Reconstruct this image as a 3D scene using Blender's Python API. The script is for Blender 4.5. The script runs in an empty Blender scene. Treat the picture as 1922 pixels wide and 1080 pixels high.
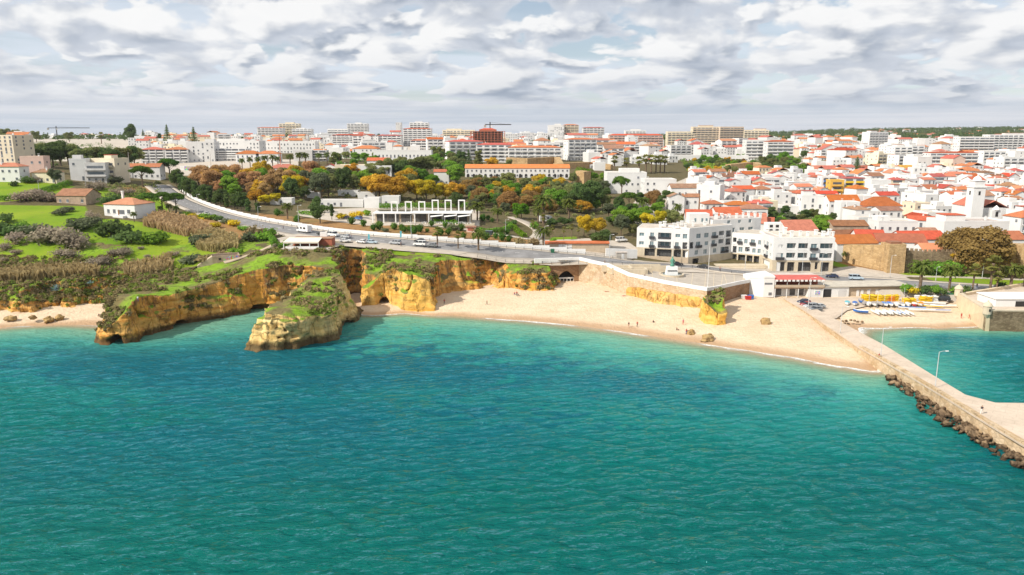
import bpy, math, random
import numpy as np
from mathutils import Vector, Matrix, noise as mnoise

# ------------------------------------------------------------------ camera
scene = bpy.context.scene
COL = scene.collection
R = math.radians
FPX, PCX, PCY, PITCH, CAMH = 1388.0, 961.0, 540.0, R(11.6), 56.0
cam_data = bpy.data.cameras.new('camera')
cam_data.sensor_width = 36.0
cam_data.lens = FPX / 1922.0 * 36.0
cam_data.clip_start = 1.0
cam_data.clip_end = 40000.0
cam = bpy.data.objects.new('camera', cam_data)
cam.location = (0, 0, CAMH)
cam.rotation_euler = (math.pi / 2 - PITCH, 0, 0)
COL.objects.link(cam)
scene.camera = cam

# ------------------------------------------------------------------ light
SUN_EL, SUN_DIR = R(40), Vector((-1.0, -0.62, 0)).normalized()   # towards the sun
sun_data = bpy.data.lights.new('sun', 'SUN')
sun_data.energy = 5.0
sun_data.angle = R(0.6)
sun_data.color = (1.0, 0.93, 0.82)
sun = bpy.data.objects.new('sun', sun_data)
to_sun = Vector((SUN_DIR.x * math.cos(SUN_EL), SUN_DIR.y * math.cos(SUN_EL), math.sin(SUN_EL)))
sun.rotation_euler = to_sun.to_track_quat('Z', 'Y').to_euler()
COL.objects.link(sun)

scene.view_settings.view_transform = 'Standard'
scene.view_settings.look = 'None'
scene.view_settings.exposure = 0.16
scene.view_settings.gamma = 1.0
scene.view_settings.use_curve_mapping = False
scene.cycles.max_bounces = 5
scene.cycles.diffuse_bounces = 2
scene.cycles.glossy_bounces = 2
scene.cycles.transmission_bounces = 2
scene.cycles.transparent_max_bounces = 6
scene.cycles.caustics_reflective = False
scene.cycles.caustics_refractive = False
scene.cycles.use_denoising = True

# node helpers -------------------------------------------------------
class NT:
    """small wrapper round a node tree"""
    def __init__(s, tree):
        s.t = tree
        tree.nodes.clear()
    def n(s, typ, **kw):
        nd = s.t.nodes.new(typ)
        for k, v in kw.items():
            setattr(nd, k, v)
        return nd
    def put(s, sock, v):
        if hasattr(v, 'is_output') or isinstance(v, bpy.types.NodeSocket):
            s.t.links.new(v, sock)
        elif v is not None:
            if isinstance(v, tuple) and len(v) == 3 and sock.type == 'RGBA':
                v = v + (1,)
            sock.default_value = v
    def math(s, op, a, b=None, c=None, clamp=False):
        nd = s.n('ShaderNodeMath', operation=op, use_clamp=clamp)
        for i, v in enumerate((a, b, c)):
            if v is not None:
                s.put(nd.inputs[i], v)
        return nd.outputs[0]
    def vmath(s, op, a, b=None, scale=None):
        nd = s.n('ShaderNodeVectorMath', operation=op)
        s.put(nd.inputs[0], a)
        if b is not None:
            s.put(nd.inputs[1], b)
        if scale is not None:
            s.put(nd.inputs['Scale'], scale)
        return nd.outputs[1] if op in ('LENGTH', 'DOT_PRODUCT', 'DISTANCE') else nd.outputs[0]
    def mix(s, fac, a, b, blend='MIX'):
        nd = s.n('ShaderNodeMix', data_type='RGBA', blend_type=blend)
        s.put(nd.inputs[0], fac)
        s.put(nd.inputs[6], a)
        s.put(nd.inputs[7], b)
        return nd.outputs[2]
    def rng(s, v, a, b, c=0.0, d=1.0, smooth=False):
        nd = s.n('ShaderNodeMapRange', interpolation_type='SMOOTHSTEP' if smooth else 'LINEAR')
        for i, x in enumerate((v, a, b, c, d)):
            s.put(nd.inputs[i], x)
        return nd.outputs[0]
    def noise(s, vec, scale, detail=3.0, rough=0.55, dist=0.0, color=False):
        nd = s.n('ShaderNodeTexNoise')
        if vec is not None:
            s.put(nd.inputs['Vector'], vec)
        nd.inputs['Scale'].default_value = scale
        nd.inputs['Detail'].default_value = detail
        nd.inputs['Roughness'].default_value = rough
        nd.inputs['Distortion'].default_value = dist
        return nd.outputs[1 if color else 0]
    def mapping(s, vec, scale=(1, 1, 1), loc=(0, 0, 0), rot=(0, 0, 0)):
        nd = s.n('ShaderNodeMapping')
        s.put(nd.inputs[0], vec)
        nd.inputs['Location'].default_value = loc
        nd.inputs['Rotation'].default_value = rot
        nd.inputs['Scale'].default_value = scale
        return nd.outputs[0]
    def sep(s, vec):
        nd = s.n('ShaderNodeSeparateXYZ')
        s.put(nd.inputs[0], vec)
        return nd.outputs
    def comb(s, x, y, z):
        nd = s.n('ShaderNodeCombineXYZ')
        for i, v in enumerate((x, y, z)):
            s.put(nd.inputs[i], v)
        return nd.outputs[0]
    def ramp(s, fac, stops):
        nd = s.n('ShaderNodeValToRGB')
        el = nd.color_ramp.elements
        while len(el) < len(stops):
            el.new(0.5)
        for e, (p, c) in zip(el, stops):
            e.position = p
            e.color = tuple(c) + (1,) if len(c) == 3 else c
        s.put(nd.inputs[0], fac)
        return nd.outputs[0]

# ------------------------------------------------------------------ sky
world = bpy.data.worlds.new('World')
scene.world = world
world.use_nodes = True
SKY_OFF = (2.7, 6.4, 0.2)
def build_sky():
    t = NT(world.node_tree)
    sky = t.n('ShaderNodeTexSky', sky_type='NISHITA')
    sky.sun_disc = False
    sky.sun_elevation = SUN_EL
    sky.sun_rotation = math.atan2(SUN_DIR.x, SUN_DIR.y)
    sky.altitude = 50
    sky.dust_density = 0.3
    blue = t.vmath('SCALE', sky.outputs[0], scale=0.10)
    d = t.n('ShaderNodeTexCoord').outputs['Generated']
    x, y, z = t.sep(d)
    zc = t.math('MAXIMUM', z, 0.0)
    r = t.math('MAXIMUM', t.math('SQRT', t.math('ADD', t.math('MULTIPLY', x, x), t.math('MULTIPLY', y, y))), 0.05)
    ux, uy = t.math('DIVIDE', x, r), t.math('DIVIDE', y, r)
    lz_ = t.math('LOGARITHM', t.math('ADD', zc, 0.028), 2.71828)
    Q = lambda A, Bz, off: t.vmath('ADD', t.comb(t.math('MULTIPLY', ux, A), t.math('MULTIPLY', uy, A), t.math('MULTIPLY', lz_, Bz)), off)
    # high thin veil with pale blue gaps
    veil = t.rng(t.noise(Q(1.6, 2.6, (0.4, 7.7, 1.2)), 1.0, 5, 0.6, 0.5), 0.36, 0.62, 0.32, 0.88, True)
    col = t.mix(veil, blue, (0.78, 0.85, 0.95))
    # cumulus decks, far one first: a cloud is brighter where it thins out upwards and towards the sun
    for A, Bz, off, thr, cov in ((15.0, 4.6, (3.1, 1.9, 5.3), 0.455, 0.95), (8.8, 3.0, SKY_OFF, 0.45, 0.97)):
        q = Q(A, Bz, off)
        warp = t.noise(q, 0.8, 2, 0.5, 0, True)
        q = t.vmath('ADD', q, t.vmath('SCALE', t.vmath('SUBTRACT', warp, (0.5, 0.5, 0.5)), scale=0.5))
        n0 = t.noise(q, 1.0, 7.0, 0.48)
        n1 = t.noise(t.vmath('ADD', q, (-0.22, 0.0, 0.26)), 1.0, 5.0, 0.46)
        a = t.rng(n0, thr, thr + 0.055, 0, cov, True)
        lit = t.rng(t.math('SUBTRACT', n0, n1), -0.07, 0.095, 0, 1, True)
        lit = t.math('MULTIPLY', lit, t.rng(z, 0.035, 0.11, 0.6, 1.0))
        thick = t.rng(n0, thr + 0.02, thr + 0.22, 0, 1, True)
        dark = t.mix(thick, (0.66, 0.705, 0.785), (0.35, 0.41, 0.51))
        c = t.mix(lit, dark, (1.0, 1.0, 1.0))
        col = t.mix(a, col, c)
    # long path through the air near the horizon, drawn out into level streaks
    band = t.noise(t.comb(t.math('MULTIPLY', ux, 1.2), t.math('MULTIPLY', uy, 1.2), t.math('MULTIPLY', z, 75.0)), 1.0, 5, 0.6)
    hazec = t.mix(t.rng(band, 0.36, 0.64, 0, 1, True), (0.56, 0.63, 0.725), (0.80, 0.815, 0.865))
    hzf = t.rng(t.math('ADD', z, t.math('MULTIPLY', t.math('SUBTRACT', band, 0.5), 0.02)), 0.018, 0.062, 0.95, 0.0, True)
    col = t.mix(hzf, col, hazec)
    bg = t.n('ShaderNodeBackground')
    t.put(bg.inputs[0], col)
    bg.inputs[1].default_value = 0.86
    out = t.n('ShaderNodeOutputWorld')
    t.t.links.new(bg.outputs[0], out.inputs[0])
build_sky()

# ------------------------------------------------------------------ coordinates
SP, CP = math.sin(PITCH), math.cos(PITCH)
def ray(px, py):
    cx, cy = (px - PCX) / FPX, (PCY - py) / FPX
    return cx, CP + cy * SP, -SP + cy * CP
def U(px, py, z=0.0):
    """the point at height z that the photograph shows at (px, py)"""
    dx, dy, dz = ray(px, py)
    t = (CAMH - z) / -dz
    return Vector((dx * t, dy * t, z))
def UD(px, py, D):
    """the point D metres out that the photograph shows at (px, py)"""
    dx, dy, dz = ray(px, py)
    t = D / dy
    return Vector((dx * t, D, CAMH + dz * t))
def PX(p):
    """photograph position of a point"""
    x, y, z = p[0], p[1], p[2] - CAMH
    dep = y * CP - z * SP
    up = y * SP + z * CP
    return PCX + FPX * x / dep, PCY - FPX * up / dep
def mpp(D):
    return D * 1.02 / FPX

class RBF:
    def __init__(s, pts, vals, space):
        s.sp = space
        P = np.array([space(*p) for p in pts], float)
        n = len(P)
        A = np.zeros((n + 3, n + 3))
        A[:n, :n] = np.linalg.norm(P[:, None] - P[None], axis=2) - np.eye(n) * 0.01
        A[:n, n] = 1
        A[:n, n + 1:] = P
        A[n:, :n] = A[:n, n:].T
        s.w = np.linalg.solve(A, np.concatenate([vals, [0, 0, 0]]))
        s.P = P
    def __call__(s, x, y):
        x, y = np.asarray(x, float), np.asarray(y, float)
        u, v = s.sp(x.ravel(), y.ravel())
        if u.size <= 3000:
            d = np.hypot(u[:, None] - s.P[:, 0], v[:, None] - s.P[:, 1])
            return (s.w[-3] + s.w[-2] * u + s.w[-1] * v + d @ s.w[:-3]).reshape(x.shape)
        out = s.w[-3] + s.w[-2] * u + s.w[-1] * v
        for (a, b), w in zip(s.P, s.w):
            out = out + w * np.sqrt((u - a) ** 2 + (v - b) ** 2)
        return out.reshape(x.shape)

LAND = [  # (px, py, metres out)
    (-150,342,380),(20,342,380),(20,312,440),(130,338,400),(230,412,310),(60,390,330),(60,450,275),(100,520,244),(20,522,244),(-150,500,250),(200,505,250),
    (200,470,264),(330,450,286),(310,522,246),(265,552,205),(297,560,208),(370,535,228),(400,512,240),(440,495,250),(480,487,249),(520,478,252),(592,474,252),(665,468,262),
    (300,352,414),(330,375,385),(400,400,345),(500,428,309),(600,445,290),(700,455,277),(800,462,272),(900,470,270),(1000,478,270),(1100,487,270),
    (1200,495,268),(1300,505,266),(1400,513,264),(1500,520,262),(1600,527,258),(1700,533,255),(1800,540,250),(1922,550,246),(2100,560,240),
    (430,468,275),(500,455,285),(700,520,241),(745,504,242),(800,506,243),(760,481,260),(870,506,252),(950,508,259),(1000,503,260),(1035,508,260),(880,484,264),
    (750,430,300),(700,418,325),(890,420,325),(650,385,390),(800,375,430),(950,334,520),(1060,336,520),(300,308,620),(440,305,600),(720,300,650),(650,270,1100),(780,275,1000),
    (1060,270,1200),(900,300,700),(1000,345,480),(1100,385,420),(1100,440,320),(1000,440,320),(1200,430,330),(900,400,360),(1200,370,430),(1100,318,600),(1200,308,700),
    (1350,340,560),(1300,400,400),(1500,440,335),(1500,400,410),(1500,350,560),(1500,320,700),(1500,298,870),(1500,283,1080),(1500,268,1450),
    (1650,512,272),(1750,505,282),(1750,440,335),(1750,400,405),(1750,350,550),(1750,318,700),(1750,298,850),(1750,280,1100),
    (1922,520,275),(1922,460,310),(1922,400,400),(1922,350,540),(1922,318,690),(1922,290,900),(2200,330,600),(2150,430,340),
    (500,262,1400),(200,262,1300),(-100,262,1300),(1200,262,1700),(1500,260,2300),(1850,268,1500),
    (100,260,2600),(700,260,2600),(1300,258.5,3000),(1700,244.5,3400),(1560,247,3400),(1850,243,3500),(2100,243,3500),(1400,254,3600),(1620,246,3300),(1780,246,3600),
    (961,259,6000),(200,259.5,6000),(1700,252,6500),(961,258,12000),(0,258,12000),(1922,258,12000),
    (1150,503,257),(1260,516,254),(1327,546,229),(1410,527,240),(1230,522,247),
]
_lp = [UD(*c) for c in LAND]
for _px, _D, _z in ((1195, 277, 9.0), (1290, 274, 7.0), (1380, 275, 6.6), (1460, 270, 6.3), (1560, 268, 6.0), (1200, 292, 9.8), (1300, 292, 8.0), (1400, 292, 7.2), (1500, 284, 6.8), (1560, 284, 7.2)):
    _q = UD(_px, 500, _D); _q.z = _z; _lp.append(_q)
land = RBF([(p.x, p.y) for p in _lp], np.array([p.z for p in _lp]), lambda x, y: (np.asarray(x) / y * 3.0, np.log(y) * 3.0))
def hz(x, y):
    return float(land(np.array([x]), np.array([y]))[0])
def at(px, py):
    """the point of the land that the photograph shows at (px, py)"""
    D = np.exp(np.linspace(math.log(235), math.log(7000), 240))
    dx, dy, dz = ray(px, py)
    t = D / dy
    below = (CAMH + dz * t) < land(dx * t, D)
    i = int(np.argmax(below)) if below.any() else len(D) - 1
    i = max(i, 1)
    a, b = D[i - 1], D[i]
    for _ in range(12):
        m = (a + b) / 2
        q = UD(px, py, m)
        if q.z < hz(q.x, q.y):
            b = m
        else:
            a = m
    q = UD(px, py, b)
    q.z = hz(q.x, q.y)
    return q

LOW = ([(p, 0.0) for p in ((40,612),(120,610),(185,612),(668,586),(760,588),(850,592),(950,600),(1050,608),(1120,617),(1200,628),(1290,641),(1400,657),(1500,672),(1600,690),(1650,699),
                           (1600,611),(1680,616),(1760,617),(1842,613))]
       + [(p, 3.2) for p in ((1045,546),(1100,547),(930,549),(1160,556),(1240,566),(1310,572),(1390,565))]
       + [(p, 1.6) for p in ((690,574),(820,575),(1000,575),(1120,580),(1250,598))] + [(p, 2.4) for p in ((905,545),(1450,565))]
       + [(p, 2.6) for p in ((1500,590),(1560,560),(1700,560),(1790,566))] + [(p, 1.5) for p in ((1500,630),(1600,655),(1700,592),(1800,590),(1400,625),(1600,595))]
       + [(p, 1.6) for p in ((110,588),(160,584),(214,580))] + [(p, 2.0) for p in ((0,590),(60,588))]
       + [(p, -1.2) for p in ((100,630),(300,640),(540,585),(590,588),(600,600),(640,586),(760,605),(950,622),(1120,640),(1290,668),(1500,705),(1640,725),(1700,635),(1860,632))]
       + [(p, -4.0) for p in ((100,700),(500,700),(850,690),(1200,740),(1600,800),(1850,680),(1750,660))] + [(p, -7.0) for p in ((100,900),(961,950),(1850,950),(1922,760),(-300,800),(2200,800))])
_bp = [(U(p[0], p[1], z), z) for p, z in LOW]
low = RBF([(p.x, p.y) for p, z in _bp] + [(-300, 300), (0, 320), (300, 320)], np.array([z for p, z in _bp] + [3, 4, 4]), lambda x, y: (np.asarray(x) / 30.0, np.asarray(y) / 30.0))
def lz(x, y):
    return float(low(np.array([x]), np.array([y]))[0])
def sand(px, py):
    q = U(px, py, 1.5)
    for _ in range(8):
        q = U(px, py, lz(q.x, q.y))
    return q

# ------------------------------------------------------------------ mesh helpers
def link(o, parent=None):
    COL.objects.link(o)
    if parent is not None:
        o.parent = parent
    return o
def tag(o, label=None, cat=None, group=None, kind=None):
    if label: o['label'] = label
    if cat: o['category'] = cat
    if group: o['group'] = group
    if kind: o['kind'] = kind
    return o
def empty(name, loc=(0, 0, 0), rz=0.0):
    o = bpy.data.objects.new(name, None)
    o.location = loc
    o.rotation_euler = (0, 0, rz)
    o.empty_display_size = 0.3
    return link(o)
def copy_tree(o, parent=None):
    c = o.copy()
    COL.objects.link(c)
    c.parent = parent
    for ch in list(o.children):
        copy_tree(ch, c)
    return c
def mesh_np(name, V, Fq, mats, parent=None, smooth=False, mi=None):
    """mesh object from numpy arrays (all faces with the same corner count)"""
    me = bpy.data.meshes.new(name)
    V = np.asarray(V, np.float32); Fq = np.asarray(Fq, np.int32)
    k = Fq.shape[1]
    me.vertices.add(len(V)); me.vertices.foreach_set('co', V.ravel())
    me.loops.add(Fq.size); me.loops.foreach_set('vertex_index', Fq.ravel())
    me.polygons.add(len(Fq)); me.polygons.foreach_set('loop_start', np.arange(0, Fq.size, k, dtype=np.int32))
    me.polygons.foreach_set('loop_total', np.full(len(Fq), k, np.int32))
    if smooth:
        me.polygons.foreach_set('use_smooth', np.ones(len(Fq), bool))
    for m in (mats if isinstance(mats, (list, tuple)) else [mats]):
        me.materials.append(m)
    if mi is not None:
        me.polygons.foreach_set('material_index', np.asarray(mi, np.int32))
    me.update(calc_edges=True); me.validate()
    return link(bpy.data.objects.new(name, me), parent)

class MB:
    """collects shapes; build() makes them ONE mesh object"""
    def __init__(s):
        s.v, s.f, s.m, s.cm = [], [], [], 0
    def mat(s, i):
        s.cm = i
        return s
    def face(s, pts):
        b = len(s.v)
        s.v += [tuple(p) for p in pts]
        s.f.append(tuple(range(b, b + len(pts)))); s.m.append(s.cm)
        return s
    def hexa(s, lo, hi):
        """lo, hi: four corners each, anticlockwise from above"""
        b = len(s.v)
        s.v += [tuple(p) for p in lo] + [tuple(p) for p in hi]
        fs = [(3, 2, 1, 0), (4, 5, 6, 7), (0, 1, 5, 4), (1, 2, 6, 5), (2, 3, 7, 6), (3, 0, 4, 7)]
        s.f += [tuple(b + i for i in q) for q in fs]; s.m += [s.cm] * 6
        return s
    def box(s, x0, x1, y0, y1, z0, z1):
        return s.hexa([(x0, y0, z0), (x1, y0, z0), (x1, y1, z0), (x0, y1, z0)], [(x0, y0, z1), (x1, y0, z1), (x1, y1, z1), (x0, y1, z1)])
    def rbox(s, c, sx, sy, z0, z1, rz):
        ca, sa = math.cos(rz), math.sin(rz)
        q = [(c[0] + ca * u - sa * w, c[1] + sa * u + ca * w) for u, w in ((-sx/2, -sy/2), (sx/2, -sy/2), (sx/2, sy/2), (-sx/2, sy/2))]
        return s.hexa([(x, y, z0) for x, y in q], [(x, y, z1) for x, y in q])
    def prism(s, poly, z0, z1):
        n = len(poly); b = len(s.v)
        g = lambda z, i: z[i] if isinstance(z, (list, tuple)) else z
        s.v += [(p[0], p[1], g(z0, i)) for i, p in enumerate(poly)] + [(p[0], p[1], g(z1, i)) for i, p in enumerate(poly)]
        s.f += [tuple(b + n - 1 - i for i in range(n)), tuple(b + n + i for i in range(n))]
        s.f += [(b + i, b + (i + 1) % n, b + n + (i + 1) % n, b + n + i) for i in range(n)]
        s.m += [s.cm] * (n + 2)
        return s
    def tube(s, pts, rad, seg=6, caps=True):
        """pts: path; rad: number or one per point"""
        pts = [Vector(p) for p in pts]; n = len(pts); b = len(s.v)
        for i, p in enumerate(pts):
            d = (pts[min(i + 1, n - 1)] - pts[max(i - 1, 0)]).normalized()
            a = d.orthogonal().normalized() if abs(d.z) < 0.99 else Vector((1, 0, 0))
            a = (a - d * a.dot(d)).normalized(); c = d.cross(a)
            r = rad[i] if isinstance(rad, (list, tuple)) else rad
            s.v += [tuple(p + (a * math.cos(t) + c * math.sin(t)) * r) for t in (2 * math.pi * k / seg for k in range(seg))]
        for i in range(n - 1):
            for k in range(seg):
                s.f.append((b + i * seg + k, b + i * seg + (k + 1) % seg, b + (i + 1) * seg + (k + 1) % seg, b + (i + 1) * seg + k)); s.m.append(s.cm)
        if caps:
            s.f += [tuple(b + seg - 1 - k for k in range(seg)), tuple(b + (n - 1) * seg + k for k in range(seg))]; s.m += [s.cm] * 2
        return s
    def lathe(s, c, prof, seg=12):
        """prof: list of (radius, z)"""
        b = len(s.v)
        for r, z in prof:
            s.v += [(c[0] + r * math.cos(2*math.pi*k/seg), c[1] + r * math.sin(2*math.pi*k/seg), c[2] + z) for k in range(seg)]
        for i in range(len(prof) - 1):
            for k in range(seg):
                s.f.append((b+i*seg+k, b+i*seg+(k+1) % seg, b+(i+1)*seg+(k+1) % seg, b+(i+1)*seg+k)); s.m.append(s.cm)
        s.f += [tuple(b + seg - 1 - k for k in range(seg)), tuple(b + (len(prof)-1)*seg + k for k in range(seg))]; s.m += [s.cm] * 2
        return s
    def mesh(s, name, mats, smooth=False):
        me = bpy.data.meshes.new(name)
        me.from_pydata(s.v, [], s.f)
        for m in (mats if isinstance(mats, (list, tuple)) else [mats]):
            me.materials.append(m)
        if isinstance(mats, (list, tuple)) and len(mats) > 1:
            me.polygons.foreach_set('material_index', s.m)
        if smooth:
            me.polygons.foreach_set('use_smooth', [True] * len(s.f))
        return me
    def build(s, name, mats, parent=None, smooth=False):
        return link(bpy.data.objects.new(name, s.mesh(name, mats, smooth)), parent)

# lattice noise for the rock volumes
_rs = np.random.RandomState(7)
_LAT = _rs.rand(48, 48, 48).astype(np.float32) * 2 - 1
def vnoise(x, y, z):
    xi, yi, zi = np.floor(x), np.floor(y), np.floor(z)
    fx, fy, fz = x - xi, y - yi, z - zi
    fx, fy, fz = (f * f * (3 - 2 * f) for f in (fx, fy, fz))
    xi, yi, zi = (a.astype(np.int32) % 48 for a in (xi, yi, zi))
    xj, yj, zj = (xi + 1) % 48, (yi + 1) % 48, (zi + 1) % 48
    L = _LAT
    c00 = L[xi, yi, zi] * (1 - fx) + L[xj, yi, zi] * fx
    c10 = L[xi, yj, zi] * (1 - fx) + L[xj, yj, zi] * fx
    c01 = L[xi, yi, zj] * (1 - fx) + L[xj, yi, zj] * fx
    c11 = L[xi, yj, zj] * (1 - fx) + L[xj, yj, zj] * fx
    return (c00 * (1 - fy) + c10 * fy) * (1 - fz) + (c01 * (1 - fy) + c11 * fy) * fz
def poly_sd(poly, X, Y):
    """signed distance to a polygon, positive inside"""
    P = np.array(poly, float); n = len(P)
    d = np.full(X.shape, 1e9); ins = np.zeros(X.shape, bool)
    for i in range(n):
        ax, ay = P[i]; bx, by = P[(i + 1) % n]
        ex, ey = bx - ax, by - ay
        t = np.clip(((X - ax) * ex + (Y - ay) * ey) / (ex * ex + ey * ey + 1e-9), 0, 1)
        d = np.minimum(d, (X - ax - ex * t) ** 2 + (Y - ay - ey * t) ** 2)
        c = ((ay > Y) != (by > Y)) & (X < (bx - ax) * (Y - ay) / (by - ay + 1e-12) + ax)
        ins ^= c
    return np.where(ins, 1, -1) * np.sqrt(d)
# ------------------------------------------------------------------ materials
M = {}
def new_mat(name):
    m = bpy.data.materials.new(name)
    m.use_nodes = True
    M[name] = m
    return m, NT(m.node_tree)
def finish(t, col, rough=0.8, bump=None, bstr=0.3, bdist=0.1, spec=0.25, metal=0.0):
    b = t.n('ShaderNodeBsdfPrincipled')
    t.put(b.inputs['Base Color'], col)
    t.put(b.inputs['Roughness'], rough)
    t.put(b.inputs['Metallic'], metal)
    b.inputs['Specular IOR Level'].default_value = spec
    if bump is not None:
        bn = t.n('ShaderNodeBump')
        bn.inputs['Strength'].default_value = bstr
        bn.inputs['Distance'].default_value = bdist
        t.put(bn.inputs['Height'], bump)
        t.t.links.new(bn.outputs[0], b.inputs['Normal'])
    o = t.n('ShaderNodeOutputMaterial')
    t.t.links.new(b.outputs[0], o.inputs[0])
    return b
def plain(name, col, var=0.12, scale=0.6, rough=0.8, spec=0.25, objvar=0.0, dirt=0.0, metal=0.0, bump=0.0):
    """a colour with weathering; objvar: differs from thing to thing"""
    m, t = new_mat(name)
    pos = t.n('ShaderNodeNewGeometry').outputs['Position']
    n = t.noise(pos, scale, 5, 0.6)
    a = tuple(c * (1 - var) for c in col); b = tuple(min(1, c * (1 + var)) for c in col)
    c = t.mix(t.rng(n, 0.3, 0.7), a, b)
    if dirt:
        st = t.noise(t.mapping(pos, (1.6, 1.6, 0.16)), 1.0, 5, 0.65)
        c = t.mix(t.rng(st, 0.5, 0.75, 0, dirt), c, tuple(x * 0.55 + 0.02 for x in col))
    if objvar:
        r = t.n('ShaderNodeObjectInfo').outputs['Random']
        h = t.n('ShaderNodeHueSaturation')
        t.put(h.inputs['Hue'], t.rng(r, 0, 1, 0.5 - objvar * 0.08, 0.5 + objvar * 0.08))
        t.put(h.inputs['Value'], t.rng(t.math('FRACT', t.math('MULTIPLY', r, 7.31)), 0, 1, 1 - objvar * 0.5, 1 + objvar * 0.35))
        t.put(h.inputs['Color'], c)
        c = h.outputs[0]
    finish(t, c, rough, t.noise(pos, scale * 6, 4) if bump else None, bump, 0.1, spec, metal)
    return m
def leafmat(name, col, col2, objvar=0.5, trans=0.42):
    """foliage: clump to clump colour change, some light through the leaves"""
    m, t = new_mat(name)
    g = t.n('ShaderNodeNewGeometry')
    n = t.noise(g.outputs['Position'], 0.45, 3, 0.6)
    rp = g.outputs['Random Per Island']
    c = t.mix(t.rng(t.math('ADD', t.math('MULTIPLY', n, 0.7), t.math('MULTIPLY', rp, 0.35)), 0.3, 0.75), col, col2)
    r = t.n('ShaderNodeObjectInfo').outputs['Random']
    h = t.n('ShaderNodeHueSaturation')
    t.put(h.inputs['Hue'], t.rng(r, 0, 1, 0.5 - objvar * 0.03, 0.5 + objvar * 0.03))
    t.put(h.inputs['Value'], t.rng(t.math('FRACT', t.math('MULTIPLY', r, 5.77)), 0, 1, 1 - objvar * 0.4, 1 + objvar * 0.4))
    t.put(h.inputs['Color'], c)
    d = t.n('ShaderNodeBsdfDiffuse'); t.put(d.inputs[0], h.outputs[0])
    tr = t.n('ShaderNodeBsdfTranslucent'); t.put(tr.inputs[0], h.outputs[0])
    mx = t.n('ShaderNodeMixShader'); mx.inputs[0].default_value = trans
    t.t.links.new(d.outputs[0], mx.inputs[1]); t.t.links.new(tr.outputs[0], mx.inputs[2])
    o = t.n('ShaderNodeOutputMaterial'); t.t.links.new(mx.outputs[0], o.inputs[0])
    return m

def rock_mat(name, pale, ochre, deep, veg=True, stain=0.5, tide=2.6):
    m, t = new_mat(name)
    g = t.n('ShaderNodeNewGeometry')
    pos = g.outputs['Position']
    x, y, z = t.sep(pos)
    nz = t.sep(g.outputs['Normal'])[2]
    big = t.noise(pos, 0.09, 4, 0.6)
    strata = t.noise(t.mapping(pos, (0.08, 0.08, 0.9)), 1.0, 5, 0.65, 0.4)
    fine = t.noise(pos, 0.8, 6, 0.7)
    c = t.mix(t.rng(big, 0.38, 0.62), pale, ochre)
    c = t.mix(t.rng(strata, 0.42, 0.66), c, deep)
    c = t.mix(t.rng(fine, 0.45, 0.75, 0, 0.55), c, tuple(min(.8, v * 1.15) for v in pale))
    c = t.mix(t.rng(fine, 0.45, 0.22, 0, 0.45), c, tuple(v * 0.5 for v in deep))
    rd = t.noise(t.mapping(pos, (0.22, 0.22, 0.07)), 1.0, 5, 0.6, 0.8)
    crk = t.rng(t.math('ABSOLUTE', t.math('SUBTRACT', rd, 0.5)), 0.0, 0.022, 1, 0)
    c = t.mix(t.math('MULTIPLY', crk, 0.5), c, tuple(v * 0.32 for v in deep))
    # lichen and run-off stains hanging from the top of the face
    st = t.noise(t.mapping(pos, (0.35, 0.35, 0.10)), 1.0, 6, 0.7, 0.5)
    hgt = t.rng(z, 2.0, 15.0, 0.0, 0.14)
    sm = t.rng(t.math('ADD', st, hgt), 0.56, 0.68, 0, stain)
    c = t.mix(sm, c, (0.075, 0.058, 0.045))
    # tide-wetted foot
    wet = t.rng(t.math('ADD', z, t.math('MULTIPLY', t.math('SUBTRACT', fine, 0.5), 2.6)), tide * .35, tide, 0.85, 0.0, True)
    c = t.mix(wet, c, (0.055, 0.036, 0.022))
    if veg:
        vn = t.noise(pos, 0.22, 5, 0.65)
        gn = t.noise(pos, 0.10, 3, 0.5)
        up = t.rng(t.math('ADD', nz, t.math('MULTIPLY', t.math('SUBTRACT', vn, 0.5), 0.7)), 0.46, 0.66, 0, 1, True)
        up = t.math('MULTIPLY', up, t.rng(z, 3.5, 6.0))
        gr = t.mix(t.rng(gn, 0.42, 0.54), (0.17, 0.14, 0.06), (0.19, 0.315, 0.022))
        gr = t.mix(t.rng(vn, 0.52, 0.7, 0, 0.7), gr, (0.13, 0.105, 0.055))
        c = t.mix(up, c, gr)
    finish(t, c, 0.9, t.math('SUBTRACT', t.math('ADD', fine, t.math('MULTIPLY', strata, 0.7)), t.math('MULTIPLY', crk, 0.6)), 0.75, 0.6, 0.15)
    return m
rock_mat('cliff_rock', (0.66, 0.40, 0.13), (0.64, 0.30, 0.05), (0.45, 0.185, 0.035), stain=0.72)
rock_mat('stack_rock', (0.80, 0.61, 0.30), (0.74, 0.49, 0.17), (0.58, 0.36, 0.11), stain=0.4, tide=3.4)
rock_mat('arch_rock_stone', (0.78, 0.50, 0.16), (0.76, 0.42, 0.08), (0.60, 0.30, 0.05), stain=0.3, tide=0.3)
rock_mat('ledge_stone', (0.70, 0.45, 0.17), (0.66, 0.36, 0.085), (0.50, 0.25, 0.06), veg=False, stain=0.4, tide=0.3)
rock_mat('boulder_rock', (0.52, 0.38, 0.19), (0.45, 0.29, 0.11), (0.27, 0.17, 0.08), veg=False, stain=0.3, tide=0.4)
rock_mat('riprap_rock', (0.30, 0.21, 0.125), (0.21, 0.145, 0.085), (0.11, 0.075, 0.05), veg=False, stain=0.4, tide=1.0)

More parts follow.
